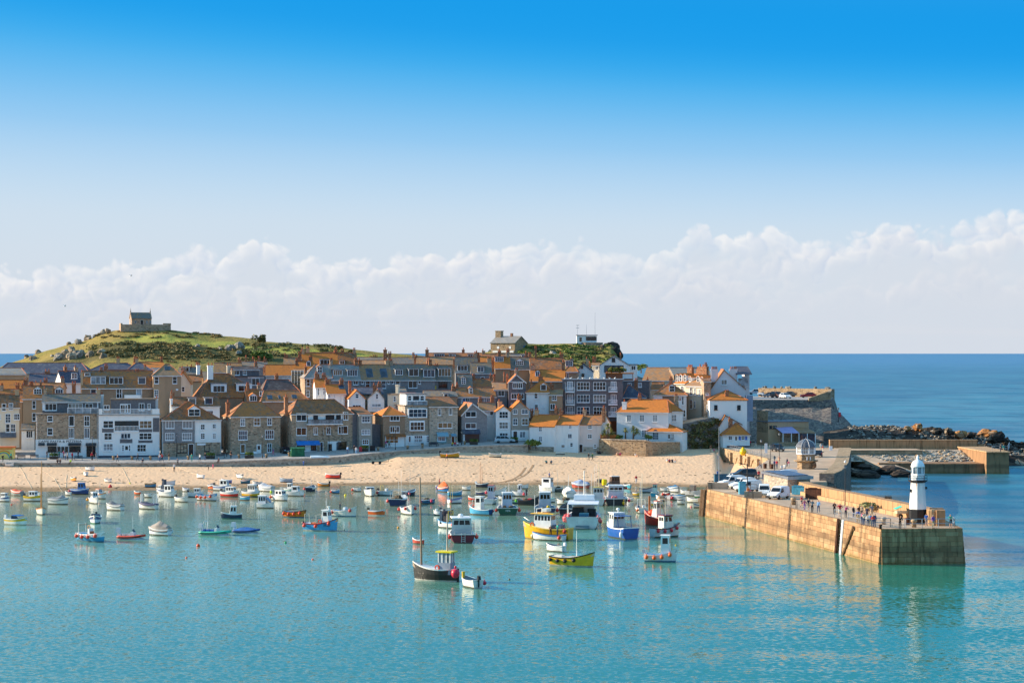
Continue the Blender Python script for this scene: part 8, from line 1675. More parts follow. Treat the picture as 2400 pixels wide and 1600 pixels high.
prom=[(1,35,1372,'black','black','walk','in black walking past the rainbow kiosk'),(1,132,1352,'teal','navy','walk','in teal beside the rainbow kiosk'),(1,575,1325,'navy','black','stand','in navy under the first cafe awning'),(1,725,1322,'teal','black','stand','in teal outside the cafe'),(1,780,1325,'pink','black','stand','in pink outside the cafe windows'),(1,800,1350,'white','denim','walk','in white outside the cafe'),(1,828,1348,'grey','black','stand','in grey outside the cafe'),(1,885,1348,'red','brown','stand','in red outside the cafe'),(1,958,1325,'navy','navy','stand','in dark blue right of the cafe group'),(1,705,1392,'black','black','sit','in black sitting on the sea wall, left one'),(1,737,1392,'black','navy','sit','in black sitting on the sea wall, right one'),(1,865,1388,'lime','black','sit','in lime on the sea wall'),(1,1125,1348,'red','black','walk','in red at the cafe door'),(1,1178,1352,'grey','grey','walk','in grey right of the cafe door'),(1,1440,1368,'peach','black','walk','in peach before the white apartments'),(2,225,1362,'black','black','walk','in black striding before the white apartments'),(2,285,1376,'navy','black','sit','in navy sitting on the wall before the apartments'),(2,493,1366,'white','denim','walk','in white beside a red dressed companion'),(2,522,1366,'red','black','walk','in red beside a white dressed companion'),(2,605,1352,'brown','beige','stand','in brown by the slate hung house'),(2,885,1366,'teal','teal','stand','in a long teal dress'),(2,985,1366,'white','black','walk','in white before the white half of the slate house'),(2,1050,1352,'black','denim','walk','in black before the stone ground floor'),(2,1215,1376,'navy','black','sit','in navy sitting on the wall by the square stone house'),(2,712,1410,'grey','black','sit','in grey sitting on the wall edge'),(3,165,1305,'beige','black','stand','in beige at the corner of the square stone house'),(3,215,1332,'black','black','stand','in black at the corner of the square stone house'),(3,735,1292,'purple','pink','walk','in purple by the square stone house'),(4,495,1376,'light blue','denim','stand','in pale blue at the end of the shop'),(4,575,1366,'black','black','stand','in black at the narrow slate house'),(4,600,1380,'white','light blue','stand','in white and pale blue by the narrow slate house'),(4,965,1302,'magenta','black','walk','in magenta by the turquoise door'),(4,1005,1298,'teal','black','walk','in teal by the turquoise door'),(5,630,1380,'yellow','black','sit','in yellow in the seated group by the turquoise shop'),(5,660,1382,'red','denim','sit','in red in the seated group by the turquoise shop'),(5,690,1380,'white','black','sit','in white in the seated group by the turquoise shop')]
for r,x,y,t,l,po,lb in prom:
 q=pr(r,x,y);person(q if po!='sit' else q-Vector((0,0,.3)),t,l,'person '+lb,po,GR.uniform(-90,90) if po!='sit' else GR.uniform(-20,20),1,group='people on the promenade')
for r,x,y,t,l,lb,h_ in[(2,670,1490,'white','black','man in white shirt and black trousers alone on the left beach',1.05),(2,1145,1458,'pink','pink','child in pink on the sand under the sea wall',.7),(2,1090,1472,'brown','navy','small child in brown crouching on the sand',.5),(3,990,1408,'orange','beige','child in orange by the sea wall',.7),(3,1105,1418,'blue','blue','child in blue by the sea wall',.7),(3,1335,1398,'pink','white','child in pink near the upturned boats',.6)]:person(sa(r,x,y),t,l,lb,'stand',GR.uniform(0,360),h_,group='people on the beach')
def aboard(c,t,y,top,legs,lb,pose='stand',fc=90,zz=None):e=c['e'];q=e.matrix_basis@Vector((c['X'](t),y,c['dz'](t) if zz is None else zz));person(q,top,legs,lb,pose,fc)
aboard(OPENM,.3,0,'navy','black','person in dark jacket steering the white open boat','hold',90);aboard(LILACB,.5,0,'red','navy','person in red standing in the lilac dinghy');aboard(WD,.42,0,'brown','brown','person in brown leaning from the dinghy beside the trip boat','hold',0)
q=Pz(1308,1262,.9);person(Vector((q.x,q.y+3.4,.95)),'teal','navy','person in teal on the stern of the yellow trip boat','hold',-60)
# ------------------------------------------------------------------ vehicles
VM={}
def vehicle(pt,hd,kind,col,label,group='parked vehicles',dark=None):
 e=empty('van' if kind=='van' else 'car',pt,R(hd),label=label,cat='van' if kind=='van' else 'car',group=group)
 if kind=='van':L,Wd,pf,gh=4.3,.86,[(-2.15,.35),(2.1,.35),(2.15,.62),(1.95,.86),(1.1,1.05),(.55,1.72),(.3,1.84),(-1.7,1.86),(-2.12,1.7),(-2.15,.6)],None
 elif kind=='mpv':L,Wd,pf=4.6,.9,[(-2.3,.35),(2.25,.35),(2.3,.66),(2.1,.86),(1.2,1.02),(.35,1.62),(-1.9,1.66),(-2.25,1.1),(-2.3,.6)]
 else:L,Wd,pf=4.2,.86,[(-2.1,.33),(2.05,.33),(2.1,.6),(1.95,.76),(.95,.92),(.2,1.38),(-1.1,1.42),(-1.75,1.0),(-2.08,.92),(-2.1,.55)]
 key=(kind,col)
 if key not in VM:
  S=MB();n=len(pf);zb=max(z for x,z in pf);w=lambda z:Wd*(1 if z<1.0 else 1-.16*(z-1.0)/(zb-1.0));b=S.verts([(x,-w(z),z) for x,z in pf]+[(x,w(z),z) for x,z in pf])
  for i in range(n):j=(i+1)%n;S.idx([b+i,b+j,b+n+j,b+n+i])
  S.idx([b+i for i in reversed(range(n))]);S.idx([b+n+i for i in range(n)]);me=S.mesh('body',paint(col,.25));bm=bmesh.new();bm.from_mesh(me);bmesh.ops.recalc_face_normals(bm,faces=bm.faces[:]);bmesh.ops.bevel(bm,geom=[ed for ed in bm.edges],offset=.05,segments=1,affect='EDGES');bm.to_mesh(me);bm.free()
  G={};f=[p for p in pf];roof=zb
  def quad(pts):S=MB();S.face(pts);return S.mesh('window',GL[0])
  if kind=='van':A,Bp,sides=(1.1,1.05),(.55,1.72),[(.62,1.0,-.15)];sd_win=[[(.92,1.06),(-.12,1.06),(-.12,1.62),(.55,1.62)]]
  elif kind=='mpv':A,Bp=(1.2,1.02),(.35,1.62);sd_win=[[(.98,1.04),(.02,1.04),(.02,1.55),(.4,1.55)],[(-.06,1.04),(-1.0,1.04),(-1.0,1.56),(-.06,1.56)],[(-1.08,1.06),(-2.0,1.1),(-1.8,1.54),(-1.08,1.56)]]
  else:A,Bp=(.95,.92),(.2,1.38);sd_win=[[(.78,.95),(-.1,.95),(-.1,1.33),(.22,1.33)],[(-.18,.95),(-1.35,.97),(-1.0,1.33),(-.18,1.35)]]
  dx,dz_=Bp[0]-A[0],Bp[1]-A[1];nx,nz=dz_/math.hypot(dx,dz_),-dx/math.hypot(dx,dz_);P1=(A[0]+dx*.1+nx*.03,A[1]+dz_*.1+nz*.03);P2=(A[0]+dx*.9+nx*.03,A[1]+dz_*.9+nz*.03)
  ws=quad([(P1[0],-w(P1[1])*.88,P1[1]),(P1[0],w(P1[1])*.88,P1[1]),(P2[0],w(P2[1])*.86,P2[1]),(P2[0],-w(P2[1])*.86,P2[1])]);sw=[]
  for q in sd_win:
   for s in(-1,1):sw.append(quad([(x,s*(w(z)+.015),z) for x,z in q]))
  S=MB();x0=pf[-2][0]-.02 if kind!='car' else-1.45;rw=quad([(x0-.01,-.6,1.1),(x0-.01,.6,1.1),(x0+.06,.55,1.55),(x0+.06,-.55,1.55)]) if kind!='car' else quad([(-1.68,-.6,1.06),(-1.68,.6,1.06),(-1.2,.55,1.4),(-1.2,-.55,1.4)])
  S=MB();S.box(L/2-.06,L/2+.06,-Wd*.96,Wd*.96,.33,.58);S.box(-L/2-.06,-L/2+.06,-Wd*.96,Wd*.96,.33,.6);bp=S.mesh('bumper',paint('3a3c40') if kind=='van' else paint(col,.25))
  S=MB();S.box(L/2-.22,L/2+.02,-.14,.14,.64,.8);hl=S.mesh('headlight',paint('e8ecf0',.15));S=MB();S.box(-L/2-.02,-L/2+.08,-.08,.08,.7,1.0);tl=S.mesh('tail_light',paint('b02028',.3));S=MB();S.box(-.01,.012,-.26,.26,-.055,.055);npm=S.mesh('number_plate',paint('f0ecd0'))
  S=MB();S.lathe([(.2,-.1),(.32,-.1),(.34,-.06),(.34,.06),(.32,.1),(.2,.1)],14);ty=S.mesh('tyre',BLK,True);S=MB();S.lathe([(.21,-.085),(.21,.085)],10);rm=S.mesh('rim',STEEL);S=MB();S.box(-.08,.08,-.1,.1,-.08,.1);mi=S.mesh('mirror',BLK)
  VM[key]=(me,ws,sw,rw,bp,hl,tl,npm,ty,rm,mi)
 me,ws,sw,rw,bp,hl,tl,npm,ty,rm,mi=VM[key]
 link('body',me,e);link('windscreen',ws,e);link('rear_window',rw,e);link('bumper',bp,e)
 for q in sw:link('side_window',q,e)
 for s in(-1,1):link('headlight',hl,e,(0,s*Wd*.72,0));link('tail_light',tl,e,(0,s*Wd*.85,0));link('mirror',mi,e,(.75,s*(Wd+.12),1.08 if kind!='car' else .98))
 link('number_plate',npm,e,(L/2+.07,0,.46));link('number_plate',npm,e,(-L/2-.075,0,.5))
 for x in(L*.31,-L*.31):
  for s in(-1,1):wh=link('wheel',ty,e,(x,s*(Wd-.1),.34),(R(90),0,0));link('rim',rm,wh)
 return e
def z6(x,y):return D(1640+x/5.88,1100+y/5.88)
vehicle(z6(890,372),-97,'van','eceae6','white van parked nose on in the middle of the pier');vehicle(z6(1085,402),-125,'van','e8e8ec','white van angled to show its side, nearest the railing');vehicle(z6(440,235),-158,'van','dfe4e6','silver white van farthest left in the row of three');vehicle(z6(585,268),-157,'van','eceff0','white van in the middle of the row of three');vehicle(z6(660,305),-155,'van','f0f0ee','white van behind the blue bin, nearest of the row of three')
vehicle(z6(600,118),-164,'mpv','4a4e50','dark people carrier parked behind the white vans');vehicle(z6(1175,150),-150,'van','e4e6ea','white van half hidden by the stone shed',);vehicle(D(*cv(8,1372,1240)),-80,'mpv','1e2630','black car facing the viewer on the quay');vehicle(D(1680+1865/7.84,880+1490/7.84),80,'car','1c2838','dark car with red tail lights beside the domed lantern house')
q=pr(5,1268,1345);vehicle(q,4,'mpv','a8bcc4','silver blue people carrier parked before the narrow white house');q=pr(3,885,1262);vehicle(q,-70,'car','20242e','dark car in the alley beside the blue awning shop')
for i,(x,y,c,k,hd,lb) in enumerate([(725,350,'c8ccd4','mpv',165,'silver people carrier at the left of the bastion car park'),(900,372,'b8c4d4','car',150,'pale blue car second in the bastion car park'),(985,398,'3a5068','car',140,'slate blue car third in the bastion car park'),(1110,408,'5a3a34','mpv',-70,'dark car with spare wheel in the bastion car park'),(1260,418,'f0f0f0','car',-75,'white car in the bastion car park'),(1100,350,'46607c','mpv',160,'blue car in the back row of the bastion car park'),(1320,385,'50585c','car',160,'dark grey car beside the white one on the bastion'),(1680,405,'8a2c3a','car',175,'maroon car low behind the bastion parapet')]):
 px,py=1680+x/7.84,880+y/7.84;vehicle(Pz(px,py,14.35),hd,k,c,lb,'cars in the bastion car park')
 # ------------------------------------------------------------------ street and pier furniture
def lamp(pt,h,label,col=DKSTEEL):
 e=empty('lamp_post',pt,label=label,cat='lamp post',group='lamp posts');MB().tube([(0,0,0),(0,0,h)],.07,6,r2=.045).build('post',col,e);MB().lathe([(.12,0),(.1,.5)],8).build('base',col,e);S=MB();S.lathe([(.08,0),(.17,.08),(.2,.4),(.08,.52),(.02,.6)],8,z0=h);S.build('lantern',GL[4],e);MB().lathe([(.23,h+.4),(.06,h+.56)],8).build('lantern_cap',col,e)
lamp(z6(2004,490),5.2,'tall thin lamp post by the parapet bench');lamp(z6(1030,255),4.6,'lamp post standing between white van and shed');lamp(D(*cv(8,1170,1440)),4.8,'lamp post near the group by the bins');lamp(D(*cv(8,1393,1330)),4.8,'lamp post in front of the flat roofed building');lamp(D(*cv(8,1285,1420)),3.6,'short lamp post on the quay slope')
lamp(pr(2,700,1310),4.6,'lamp post before the slate hung house');lamp(pr(3,603,1320),4.4,'lamp post before the square stone house');lamp(pr(4,1080,1325),4.4,'lamp post before the brown slate house');lamp(pr(4,268,1345),4.4,'lamp post before the glazed shop');lamp(pr(5,742,1370),2.6,'short lamp post before the gabled slate house');lamp(pr(1,1132,1345),4.6,'lamp post at the cafe door')
q=Py(1965,989,505);lamp(q,3.0,'lamp post with red lifebuoy box on the point');S=MB();S.box(-.25,.25,-.15,.15,1.3,2.4);S.build('lifebuoy_box',paint('d8303a'),None,loc=q+Vector((.3,-.2,0)),label='red lifebuoy box on the lamp post of the point',cat='box')
def bollard(pt,label,mat=STONE2,s=1,group='bollards'):S=MB();S.lathe([(.24,0),(.24,.55),(.33,.62),(.33,.75),(.22,.85)],10);S.build('bollard',mat,None,True,pt,label=label,cat='bollard',group=group).scale=(s,s,s)
bollard(z6(1292,485),'granite bollard beside the nearest white van',STONE3,1.25);bollard(z7(1267,1020),'pale granite bollard by the front railing of the pier head',STONE3,1.2);bollard(z7(1188,990),'rusty iron bollard left of the lighthouse',RUST,1.1);bollard(z7(855,1042),'low iron mooring post on the corner of the pier head',RUST,.7);bollard(z7(893,985),'squat grey bin shaped bollard behind the corner railing',STONE2,1.1)
for i,(r,x,y,lb) in enumerate([(1,1390,1345,'stone post before the white apartments, left one'),(2,155,1345,'stone post before the white apartments, middle one'),(2,380,1348,'stone post before the white apartments, right one'),(2,842,1342,'stone post before the dark shop door'),(3,315,1325,'stone post before the square stone house, left one'),(3,650,1318,'stone post before the square stone house, right one'),(3,930,1302,'stone post at the alley with the dark car'),(4,870,1338,'stone post before the dark side wing'),(4,1230,1318,'stone post before the bay house, left one'),(4,1412,1305,'stone post before the bay house, right one'),(5,780,1365,'stone post before the gabled slate porch')]):bollard(pr(r,x,y),lb,STONE3,1.0,'stone posts along the promenade')
NETM=plain('pot_net',(92,80,64),.9,.5,6,bump=.6,bsc=14)
PM=MB();PM.box(-.38,.38,-.26,.26,0,.42,tx=.06,ty=.1);POTM=PM.mesh('lobster_pot',NETM)
PM=MB()
for x in(-.38,0,.38):PM.tube([(x,-.28,0),(x,-.24,.36),(x,0,.47),(x,.24,.36),(x,.28,0)],.03,4)
for y,z in((-.27,.02),(.27,.02),(-.24,.36),(.24,.36),(0,.47)):PM.tube([(-.38,y,z),(.38,y,z)],.025,4)
POTF=PM.mesh('pot_frame',DKSTEEL)
def potpile(pts,label):
 for i,p in enumerate(pts):o=link('lobster_pot',POTM,None,p,(0,0,GR.uniform(-.4,.4)),(1.15,1.15,1.15),label=label,cat='lobster pot',group=label);link('pot_frame',POTF,o)
def ledge(t,z=.55):i=2+t*3.0;k=int(i);f=i-k;a,b=inner[min(k,5)],inner[min(k+1,5)];return Vector((a[0]+(b[0]-a[0])*f-.28,a[1]+(b[1]-a[1])*f,DZ+z))
potpile([D(1640+(1640+(i%6)*38)/5.88,1100+(388-(i%6)*3)/5.88)+Vector((.2*(i%2),.5,(i//6)*.5)) for i in range(18)],'netted lobster pot in the big heap by the parapet')
potpile([D(1640+x/5.88,1100+y/5.88)+Vector((0,.4,.5+z)) for x,y,z in((1870,408,0),(1910,415,0),(1950,420,0),(1930,412,.5),(1970,428,0),(2010,432,0),(2050,440,0),(2040,434,.5),(2090,446,0))],'lobster pot on the ledge left of the sitting person')
potpile([D(1900+x/5.2275,1040+y/5.2275)+Vector((0,.4,.5+z)) for x,y,z in((780,800,0),(815,806,0),(850,812,0),(885,818,0),(920,822,0),(955,828,0),(830,806,.5),(870,812,.5),(940,822,.5),(955,826,1.0),(985,836,0))],'lobster pot on the ledge beside the lighthouse')
foliage([(D(1900+(650+i*22)/5.2275,1040+(815+i*4)/5.2275)+Vector((0,.3,.55+.25*(i%2))),.8,.5,.4) for i in range(6)],plain('green_net',(150,150,104),.9,.3,5),'net_heap',None,.16,60,label='pale green heap of nets on the ledge of the parapet',cat='net')
def skip(pt,rz,mat,label,l=2.2,w=1.5,h=1.2,name='skip'):
 e=empty(name,pt,R(rz),label=label,cat=name);S=MB();S.box(-l/2,l/2,-w/2,-w/2+.06,.15,h);S.box(-l/2,l/2,w/2-.06,w/2,.15,h);S.box(-l/2,-l/2+.06,-w/2+.06,w/2-.06,.15,h);S.box(l/2-.06,l/2,-w/2+.06,w/2-.06,.15,h*.9);S.box(-l/2,l/2,-w/2,w/2,.08,.149);S.build('shell',mat,e);S=MB();S.box(-l/2-.06,l/2+.06,-w/2-.06,w/2+.06,h+.004,h+.08);S.v=[v for v in S.v];R4=MB()
 for a in((-l/2-.06,l/2+.06,-w/2-.06,-w/2+.06),(-l/2-.06,l/2+.06,w/2-.06,w/2+.06)):R4.box(*a,h+.004,h+.09)
 R4.build('rim',mat,e);S=MB();S.box(-l/2+.1,l/2-.1,-w/2+.1,w/2-.1,h*.5,h*.82,tx=.3,ty=.2);S.build('load',NETM,e)
skip(z6(1400,345),-20,plain('sky_blue_steel',(90,178,206),.5,.25,2),'sky blue skip full of nets beside the shed',2.6,1.7,1.3);skip(z6(1585,400),-25,RUST,'rusty brown container right of the blue skip',2.4,1.8,1.5);skip(z6(585,345),5,plain('bin_blue',(82,160,186),.5,.2,2),'tall light blue bin in front of the white vans',1.0,.9,1.9,'bin');skip(z6(290,175),5,plain('dark_blue_bin',(52,98,122),.6,.25,2),'dark blue tubs by the post at the pier corner',2.2,1.0,1.3,'bin')
MB().box(-1.6,1.6,-.5,.5,0,1.0).build('concrete_block',CONC,None,loc=z6(255,265),rz=R(-8),label='concrete block at the inner corner of the pier',cat='block');MB().box(-1.3,1.3,-.45,.45,0,.95).build('concrete_block',CONC,None,loc=z6(735,388),rz=R(-8),label='concrete block behind the pink child',cat='block')
rail([z6(700,375)+Vector((0,0,.95)),z6(790,385)+Vector((0,0,.95))],1.0,'guard_rail','dark guard frame above the concrete block',mat=DKSTEEL,gap=.9)
S=MB();S.tube([(0,0,0),(0,0,4.6)],.09,6);S.tube([(0,0,4.4),(-1.2,.2,4.7)],.06,5);S.tube([(0,0,3.6),(-.9,.15,4.55)],.04,4);S.build('hoist_post',DKSTEEL,None,loc=z6(655,330),label='dark hoist post with slanted arm behind the blue bin',cat='hoist')
S=MB();S.tube([(0,0,0),(0,0,9.5)],.08,6,r2=.05);S.build('signal_post',STEEL,None,loc=z6(265,200),label='tall pale pole at the inner corner of the pier',cat='pole')
for i,(x,y,c,lb) in enumerate([(905,1350,'eceaea','white leaning notice board on the quay'),]):px,py=1680+x/7.84,880+(y+80)/7.84;MB().box(-.3,.3,-.06,.06,0,2.2).build('notice_board',paint(c),None,loc=D(px,py),label=lb,cat='sign')
MB().box(-.35,.35,-.05,.05,0,.95).build('notice_board',WHITE,None,loc=Pz(1680+2095/7.84,880+1370/7.84,DZ),label='small white notice by the old pier wall',cat='sign')
for x,y,lb in((1218,1450,'round brown litter bin left of the quay group'),(1300,1455,'dark litter bin right of the quay group')):MB().lathe([(.3,0),(.36,.9),(.3,.92)],10).build('litter_bin',RUST,None,loc=D(*cv(8,x,y)),label=lb,cat='bin')
def trolley():
 e=empty('hand_cart',z7(1150,905),R(10),label='boat trolley with turquoise sheet beside the lighthouse',cat='cart');MB().box(-1.2,1.0,-.5,.5,.6,.95).build('box',paint('c8b898'),e);S=MB();S.slab([(-1.4,-.6,1.2),(-.5,-.6,1.55),(-.4,.5,1.6),(-1.4,.5,1.25)],.05);S.build('sheet',paint('5ac8a8'),e)
 for x in(-.7,.6):w_=MB();w_.lathe([(.3,-.06),(.3,.06)],12);o=w_.build('wheel',BLK,e,loc=(x,-.5,.3));o.rotation_euler=(R(90),0,0)
trolley()
# promenade furniture
def bench(pt,rz,label):
 e=empty('bench',pt,rz,label=label,cat='bench',group='benches on the promenade')
 for k in range(3):MB().box(-.9,.9,-.3+k*.18,-.16+k*.18,.42,.46).build('slat',paint('3a4048'),e)
 for k in range(3):MB().box(-.9,.9,.24+.03*k,.28+.03*k,.52+k*.15,.63+k*.15).build('slat',paint('3a4048'),e)
 for x in(-.8,.8):MB().box(x-.04,x+.04,-.3,.3,0,.415).build('leg',DKSTEEL,e)
for r,x,y,lb in((1,260,1335,'dark bench left of the cafe'),(1,420,1332,'dark bench at the cafe corner'),(1,960,1345,'dark bench before the cafe'),(3,90,1325,'dark bench beside the square stone house'),(5,410,1385,'dark bench before the plain grey stone house'),(4,1540,1285,'dark bench before the bay house')):bench(pr(r,x,y),R(10),lb)
def planter(pt,label,s=1):e=empty('planter',pt,label=label,cat='planter',group='planters on the promenade');MB().prism([(-.9*s,-.4*s),(.9*s,-.4*s),(.9*s,.4*s),(-.9*s,.4*s)],0,.6*s,k=1.05).build('tub',paint('4a4038',.8),e);foliage([((x*s,0,.9*s),.5*s,.4*s,.45*s) for x in(-.5,0,.5)],LEAFG,'plants',e,.13*s,60)
for r,x,y,lb in((1,660,1335,'planter before the cafe windows'),(2,1115,1330,'planter before the white half of the slate house'),(3,440,1325,'planter before the white door of the stone house'),(4,700,1345,'planter before the narrow slate house'),(5,890,1368,'planter before the gabled slate house'),(5,1385,1345,'planter beside the silver people carrier'),(5,225,1372,'hedge planter before the bay house')):planter(pr(r,x,y),lb)
MB().box(-.35,.35,-.3,.3,0,1.1,tx=.05).build('litter_bin',paint('c8323a'),None,loc=pr(4,653,1350),label='red bin beside the planter of the narrow slate house',cat='bin');MB().box(-.6,.6,-.4,.4,0,1.2,tx=.05).build('wheeled_bin',BLK,None,loc=pr(4,800,1340),label='black wheeled bin before the dark side wing',cat='bin')
e=empty('covered_stall',pr(3,1032,1300),R(12),label='dark green canvas covered stall before the blue awning',cat='stall');MB().box(-1.5,1.5,-.8,.8,0,1.7,tx=.1,ty=.1).build('canvas',plain('green_canvas',(40,110,76),.8,.3,1.5,bump=.5,bsc=2),e);S=MB();S.slab([(-1.6,-.9,1.7),(1.6,-.9,1.7),(1.5,0,2.0),(-1.5,0,2.0)],.05);S.slab([(-1.6,.9,1.7),(1.6,.9,1.7),(1.5,0,2.0),(-1.5,0,2.0)],.05);S.build('canvas_top',plain('green_canvas',(40,110,76)),e)
def upturned(pt,rz,L,c,label):
 e=empty('upturned_boat',pt,rz,label=label,cat='boat',group='upturned boats by the sea wall');S=MB();rows=[]
 for i in range(9):
  t=i/8;x=-L/2+L*t;b=L*.19*bwidth(t,.8,2.2);k=.62*(1-.3*t**3);rows.append(S.verts([(x,-b,.12),(x,-b*.85,k*.6),(x,0,k),(x,b*.85,k*.6),(x,b,.12)]))
 for i in range(8):
  for j in range(4):S.idx([rows[i]+j,rows[i+1]+j,rows[i+1]+j+1,rows[i]+j+1])
 S.idx([rows[0]+j for j in range(5)]);S.build('hull',paint(c),e);MB().tube([(-L*.45,0,.62),(L*.4,0,.5)],.04,5).build('keel',paint(c),e);MB().box(-L*.3,L*.3,-.3,.3,0,.14).build('chocks',WOOD,e)
upturned(pr(3,1310,1325),R(8),4.2,'e4eaea','white upturned boat with green end before the shop');upturned(pr(4,420,1470) if False else on_sand(*cv(4,425,1468))+Vector((0,0,.2)),R(165),3.6,'dde4ea','pale upturned boat farther right on the ramp');upturned(on_sand(*cv(4,515,1462))+Vector((0,0,.3)),R(5),3.0,'e8e8e4','small white upturned boat at the ramp foot');upturned(on_sand(*cv(4,860,1420)),R(10),1.6,'d0dce4','tiny pale pram lying on the upper sand')
def trailer():
 q=on_sand(*cv(4,880,1500));e=empty('boat_trailer',q,R(3),label='empty boat trailer on the upper sand',cat='trailer');S=MB();S.tube([(-1.4,-.5,.5),(.6,-.4,.5),(2.0,0,.5)],.06,5);S.tube([(-1.4,.5,.5),(.6,.4,.5),(2.0,0,.5)],.06,5);S.tube([(-1.4,-.6,.5),(-1.4,.6,.5)],.06,5);S.tube([(2.0,0,.5),(2.1,0,1.2)],.05,5);S.build('frame',DKSTEEL,e)
 for x in(-1.3,.2):
  for y in(-.6,.6):w_=MB();w_.lathe([(.3,-.1),(.3,.1)],12);o=w_.build('wheel',BLK,e,loc=(x,y,.3));o.rotation_euler=(R(90),0,0)
trailer()
for xl,xr,y,hd,hl,dkc,lb in((500,705,1530,4,'d8a020','e8e4dc','yellow and white beached boat before the plain stone house'),(1080,1218,1525,-170,'f0e6c8','c8b890','cream beached boat casting a shadow before the gabled house')):
 WR[9]=(940,780,5.2267);boat(9,xl,xr,y,hd,'open',hl,lb,deck=dkc,gun='e8e8e8',thw=3,place='sand',group='boats lying on the beach',motor='302828' if hd>0 else None)
WR[10]=(1160,780,5.2267);boat(10,748,850,1490,175,'open','f2eede','cream beached boat before the white cottages',thw=2,place='sand',group='boats lying on the beach')
# mooring ropes on the sand
for i,(r,x0,y0,x1,y1,lb) in enumerate([(1,565,75,830,270,'pale mooring rope running down the left beach'),(1,830,270,955,480,'lower end of the pale rope at the tide line'),(1,1160,50,1285,175,'white rope from the wall to the end on dinghy'),(1,300,75,490,430,'thin rope across the far left sand'),(1,1870,100,1990,340,'rope from the wall to the lime buoy'),(1,1020,210,1010,410,'dark rope beside the orange bottomed dinghy'),(2,600,80,920,215,'rope slanting to the tipped dinghy'),(2,1430,80,1560,190,'white rope from the wall to the dark inside dinghy'),(2,1640,90,1890,220,'rope over the sand right of the dark inside dinghy'),(3,560,140,810,225,'rope leading to the red dinghy'),(3,2260,200,2020,300,'rope on the sand behind the navy boat')]):
 ox,oy,s=WR[r];pts=[]
 for k in range(9):t=k/8;q=on_sand(ox+(x0+(x1-x0)*t)/s+.6*math.sin(k*1.7+i),max(1093.8,oy+(y0+(y1-y0)*t)/s));pts.append(q+Vector((0,0,.05)))
 MB().tube(pts,.03,4).build('mooring_rope',plain('rope',(214,200,176),.9,.3,3),None,label=lb,cat='rope',group='mooring ropes on the beach')
 # palms
def palm(pt,h,label,r=1.5,n=60,tops=((0,0,1),)):
 e=empty('palm_tree',pt,label=label,cat='palm',group='palms on the seafront');rn=random.Random(int(h*100));T=MB();L_=MB()
 for tx,ty,hz in tops:
  T.tube([(0,0,0),(tx*.4,ty*.4,h*hz*.6),(tx,ty,h*hz)],.2,7,r2=.11)
  for i in range(n):
   a=rn.uniform(0,6.28);el=rn.uniform(-.7,1.4);d=Vector((math.cos(a)*math.cos(el),math.sin(a)*math.cos(el),math.sin(el)));l=r*rn.uniform(.7,1.1);p0=Vector((tx,ty,h*hz));sdv=d.cross(Vector((0,0,1))).normalized()*.07;p1=p0+d*l*.6;p2=p0+d*l+Vector((0,0,-.35*l));b=L_.verts([p0-sdv*.5,p0+sdv*.5,p1+sdv,p1-sdv,p2]);L_.idx([b,b+1,b+2,b+3]);L_.idx([b+3,b+2,b+4])
 T.build('trunk',WOOD,e);L_.build('crown',PALML,e)
palm(pr(5,1075,1300),4.6,'tall dark palm beside the gabled slate house',1.6,90,((0,0,1),(-.9,0,.9),(.7,.3,.82)))
gw=lambda x,y,Yd:Py(*cv(7,x,y),Yd)
palm(gw(235,1300,468),2.9,'palm with double head behind the orange fence',1.3,70,((0,0,1),(-.8,0,.5),(.8,.2,.5)));palm(gw(450,1300,469),2.1,'slim palm before the white harbour house',1.0,60);palm(gw(545,1300,469),2.3,'bushy palm before the white harbour house',1.3,90,((0,0,1),(.8,0,.75)))
bush(0,0,1.0,'low green shrub in the garden of the harbour house',mat=LEAFG,pt=gw(730,1310,468));bush(1,0,.9,'flowering shrub at the corner of the garden wall',mat=LEAFG,pt=gw(380,1305,468));bush(2,0,1.5,'green shrub on the sea wall beside the white cottage',mat=LEAFG,pt=Py(*cv(6,430,1400),466));bush(3,0,1.2,'second shrub on the sea wall beside the white cottage',mat=LEAFG,pt=Py(*cv(6,500,1390),467));bush(4,0,1.6,'green bush on the slope above the barn roof',mat=LEAFG,pt=Py(*cv(7,640,470),552))
# gulls
GS=MB();GS.ball((0,0,.2),.1,8,6,0,fn=lambda q:1+.9*abs(q.y)**2*(1 if q.y>0 else .3));GS.ball((0,-.16,.33),.06,7,5,0);GS.tube([(0,-.2,.33),(0,-.27,.32)],.015,4,2,r2=.004);GS.box(-.09,.09,-.02,.22,.22,.28,1,tx=.03,ty=.06)
for s in(-1,1):GS.tube([(s*.03,0,0),(s*.03,0,.14)],.01,4,2)
GULLM=GS.mesh('seagull',[paint('f4f4f2'),paint('9aa0a8'),paint('e0a030')],True)
def gull(pt,label,rz=0):link('seagull',GULLM,None,pt,(0,0,rz),(1.5,1.5,1.5),label=label,cat='seagull',group='seagulls')
for i,x in enumerate((860,930,1020,1075,1100,1165,1185,1240,1340,1405,1470)):q=Py(*cv(6,x,574),487);gull(q+Vector((0,0,.05)),['first','second','third','fourth','fifth','sixth','seventh','eighth','ninth','tenth','eleventh'][i]+' seagull from the left on the flat roof of the dark apartments',i*1.3)
S=MB();S.tube([(0,0,-6),(0,0,0)],.06,5)
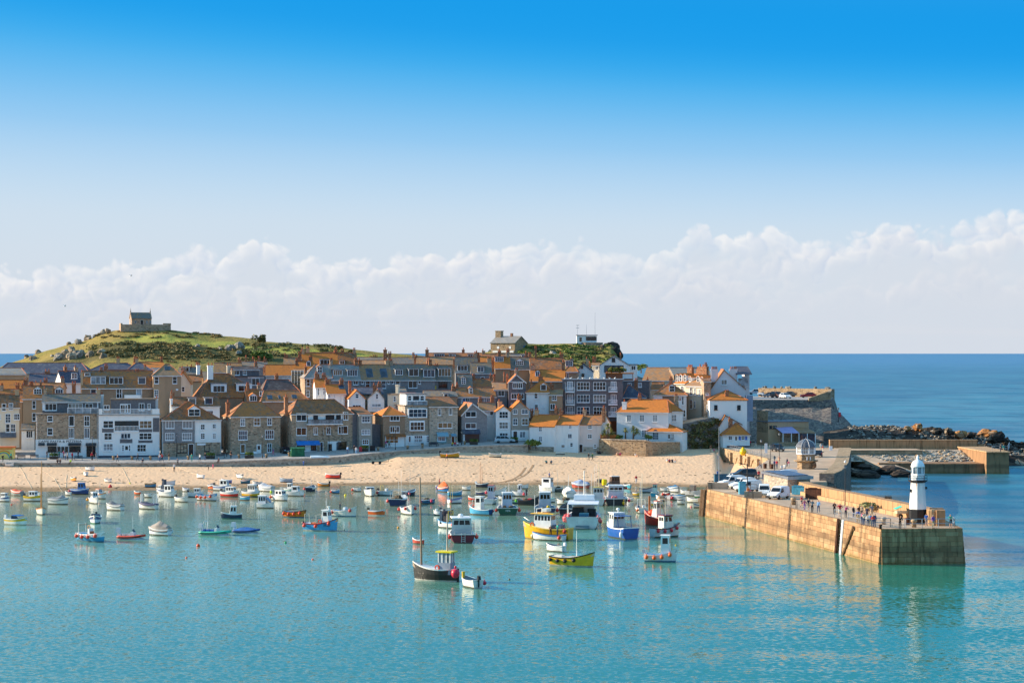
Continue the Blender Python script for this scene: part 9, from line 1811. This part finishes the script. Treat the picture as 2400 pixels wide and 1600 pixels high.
gull(z6(2004,490)+Vector((0,0,5.85)),'seagull perched on the tall lamp post by the parapet')
for px,py,Yd,lb in((152,717,400,'seagull flying left of the chapel in the pale sky'),(307,646,420,'distant seagull gliding above the chapel')):
 e=MB();e.ball((0,0,0),.12,7,5,fn=lambda q:1+1.2*abs(q.x)**2);e.face([(-.1,.05,.03),(.1,.05,.03),(.05,.5,.22),(-.1,.5,.22)]);e.face([(-.1,.5,.22),(.05,.5,.22),(-.05,.95,.1)]);e.face([(-.1,-.05,.03),(.1,-.05,.03),(.05,-.5,.22),(-.1,-.5,.22)]);e.face([(-.1,-.5,.22),(.05,-.5,.22),(-.05,-.95,.1)]);e.build('seagull',paint('e8e8ec'),None,loc=Py(px,py,Yd),rz=.6,label=lb,cat='seagull',group='seagulls')
 # tide wrack and odd debris on the sand, tyre tracks
S=MB();rn=random.Random(8)
for i in range(420):
 px=rn.uniform(0,1690);t=rn.choice([rn.gauss(.12,.03),rn.gauss(.3,.05),rn.uniform(.1,.95)]);q=shore(px,max(.03,min(.97,t)))+Vector((0,0,.02));r=rn.uniform(.1,.4);a=rn.uniform(0,3)
 S.prism([(q.x+r*rn.uniform(.6,1.5)*math.cos(a+k*1.05),q.y+r*rn.uniform(.5,1.1)*math.sin(a+k*1.05)) for k in range(6)],q.z-.05,q.z+.06,k=.5)
S.build('tide_wrack',plain('dry_weed',(104,84,60),.95,.4,4),kind='stuff',label='dark scraps of seaweed strewn over the sand',cat='seaweed')
for j,lb in((0,'inner'),(1,'outer')):
 S=MB();P=[]
 for k in range(25):
  t=k/24;px=1095+75*t+(62+j*14)*math.sin(t*1.5)*(1 if t<.7 else 1);py=1133-(20+j*6)*t**2.4-18*t**6;P.append(on_sand(px+j*4,py)+Vector((0,0,.03)))
 for a,b in zip(P,P[1:]):
  d=(b-a).normalized();n=Vector((-d.y,d.x,0))*.22;S.face([a-n,b-n,b+n,a+n])
 S.build('tyre_track',plain('pressed_sand',(172,132,94),.95,.2,2),label=lb+' curved tyre track across the middle of the beach',cat='track')
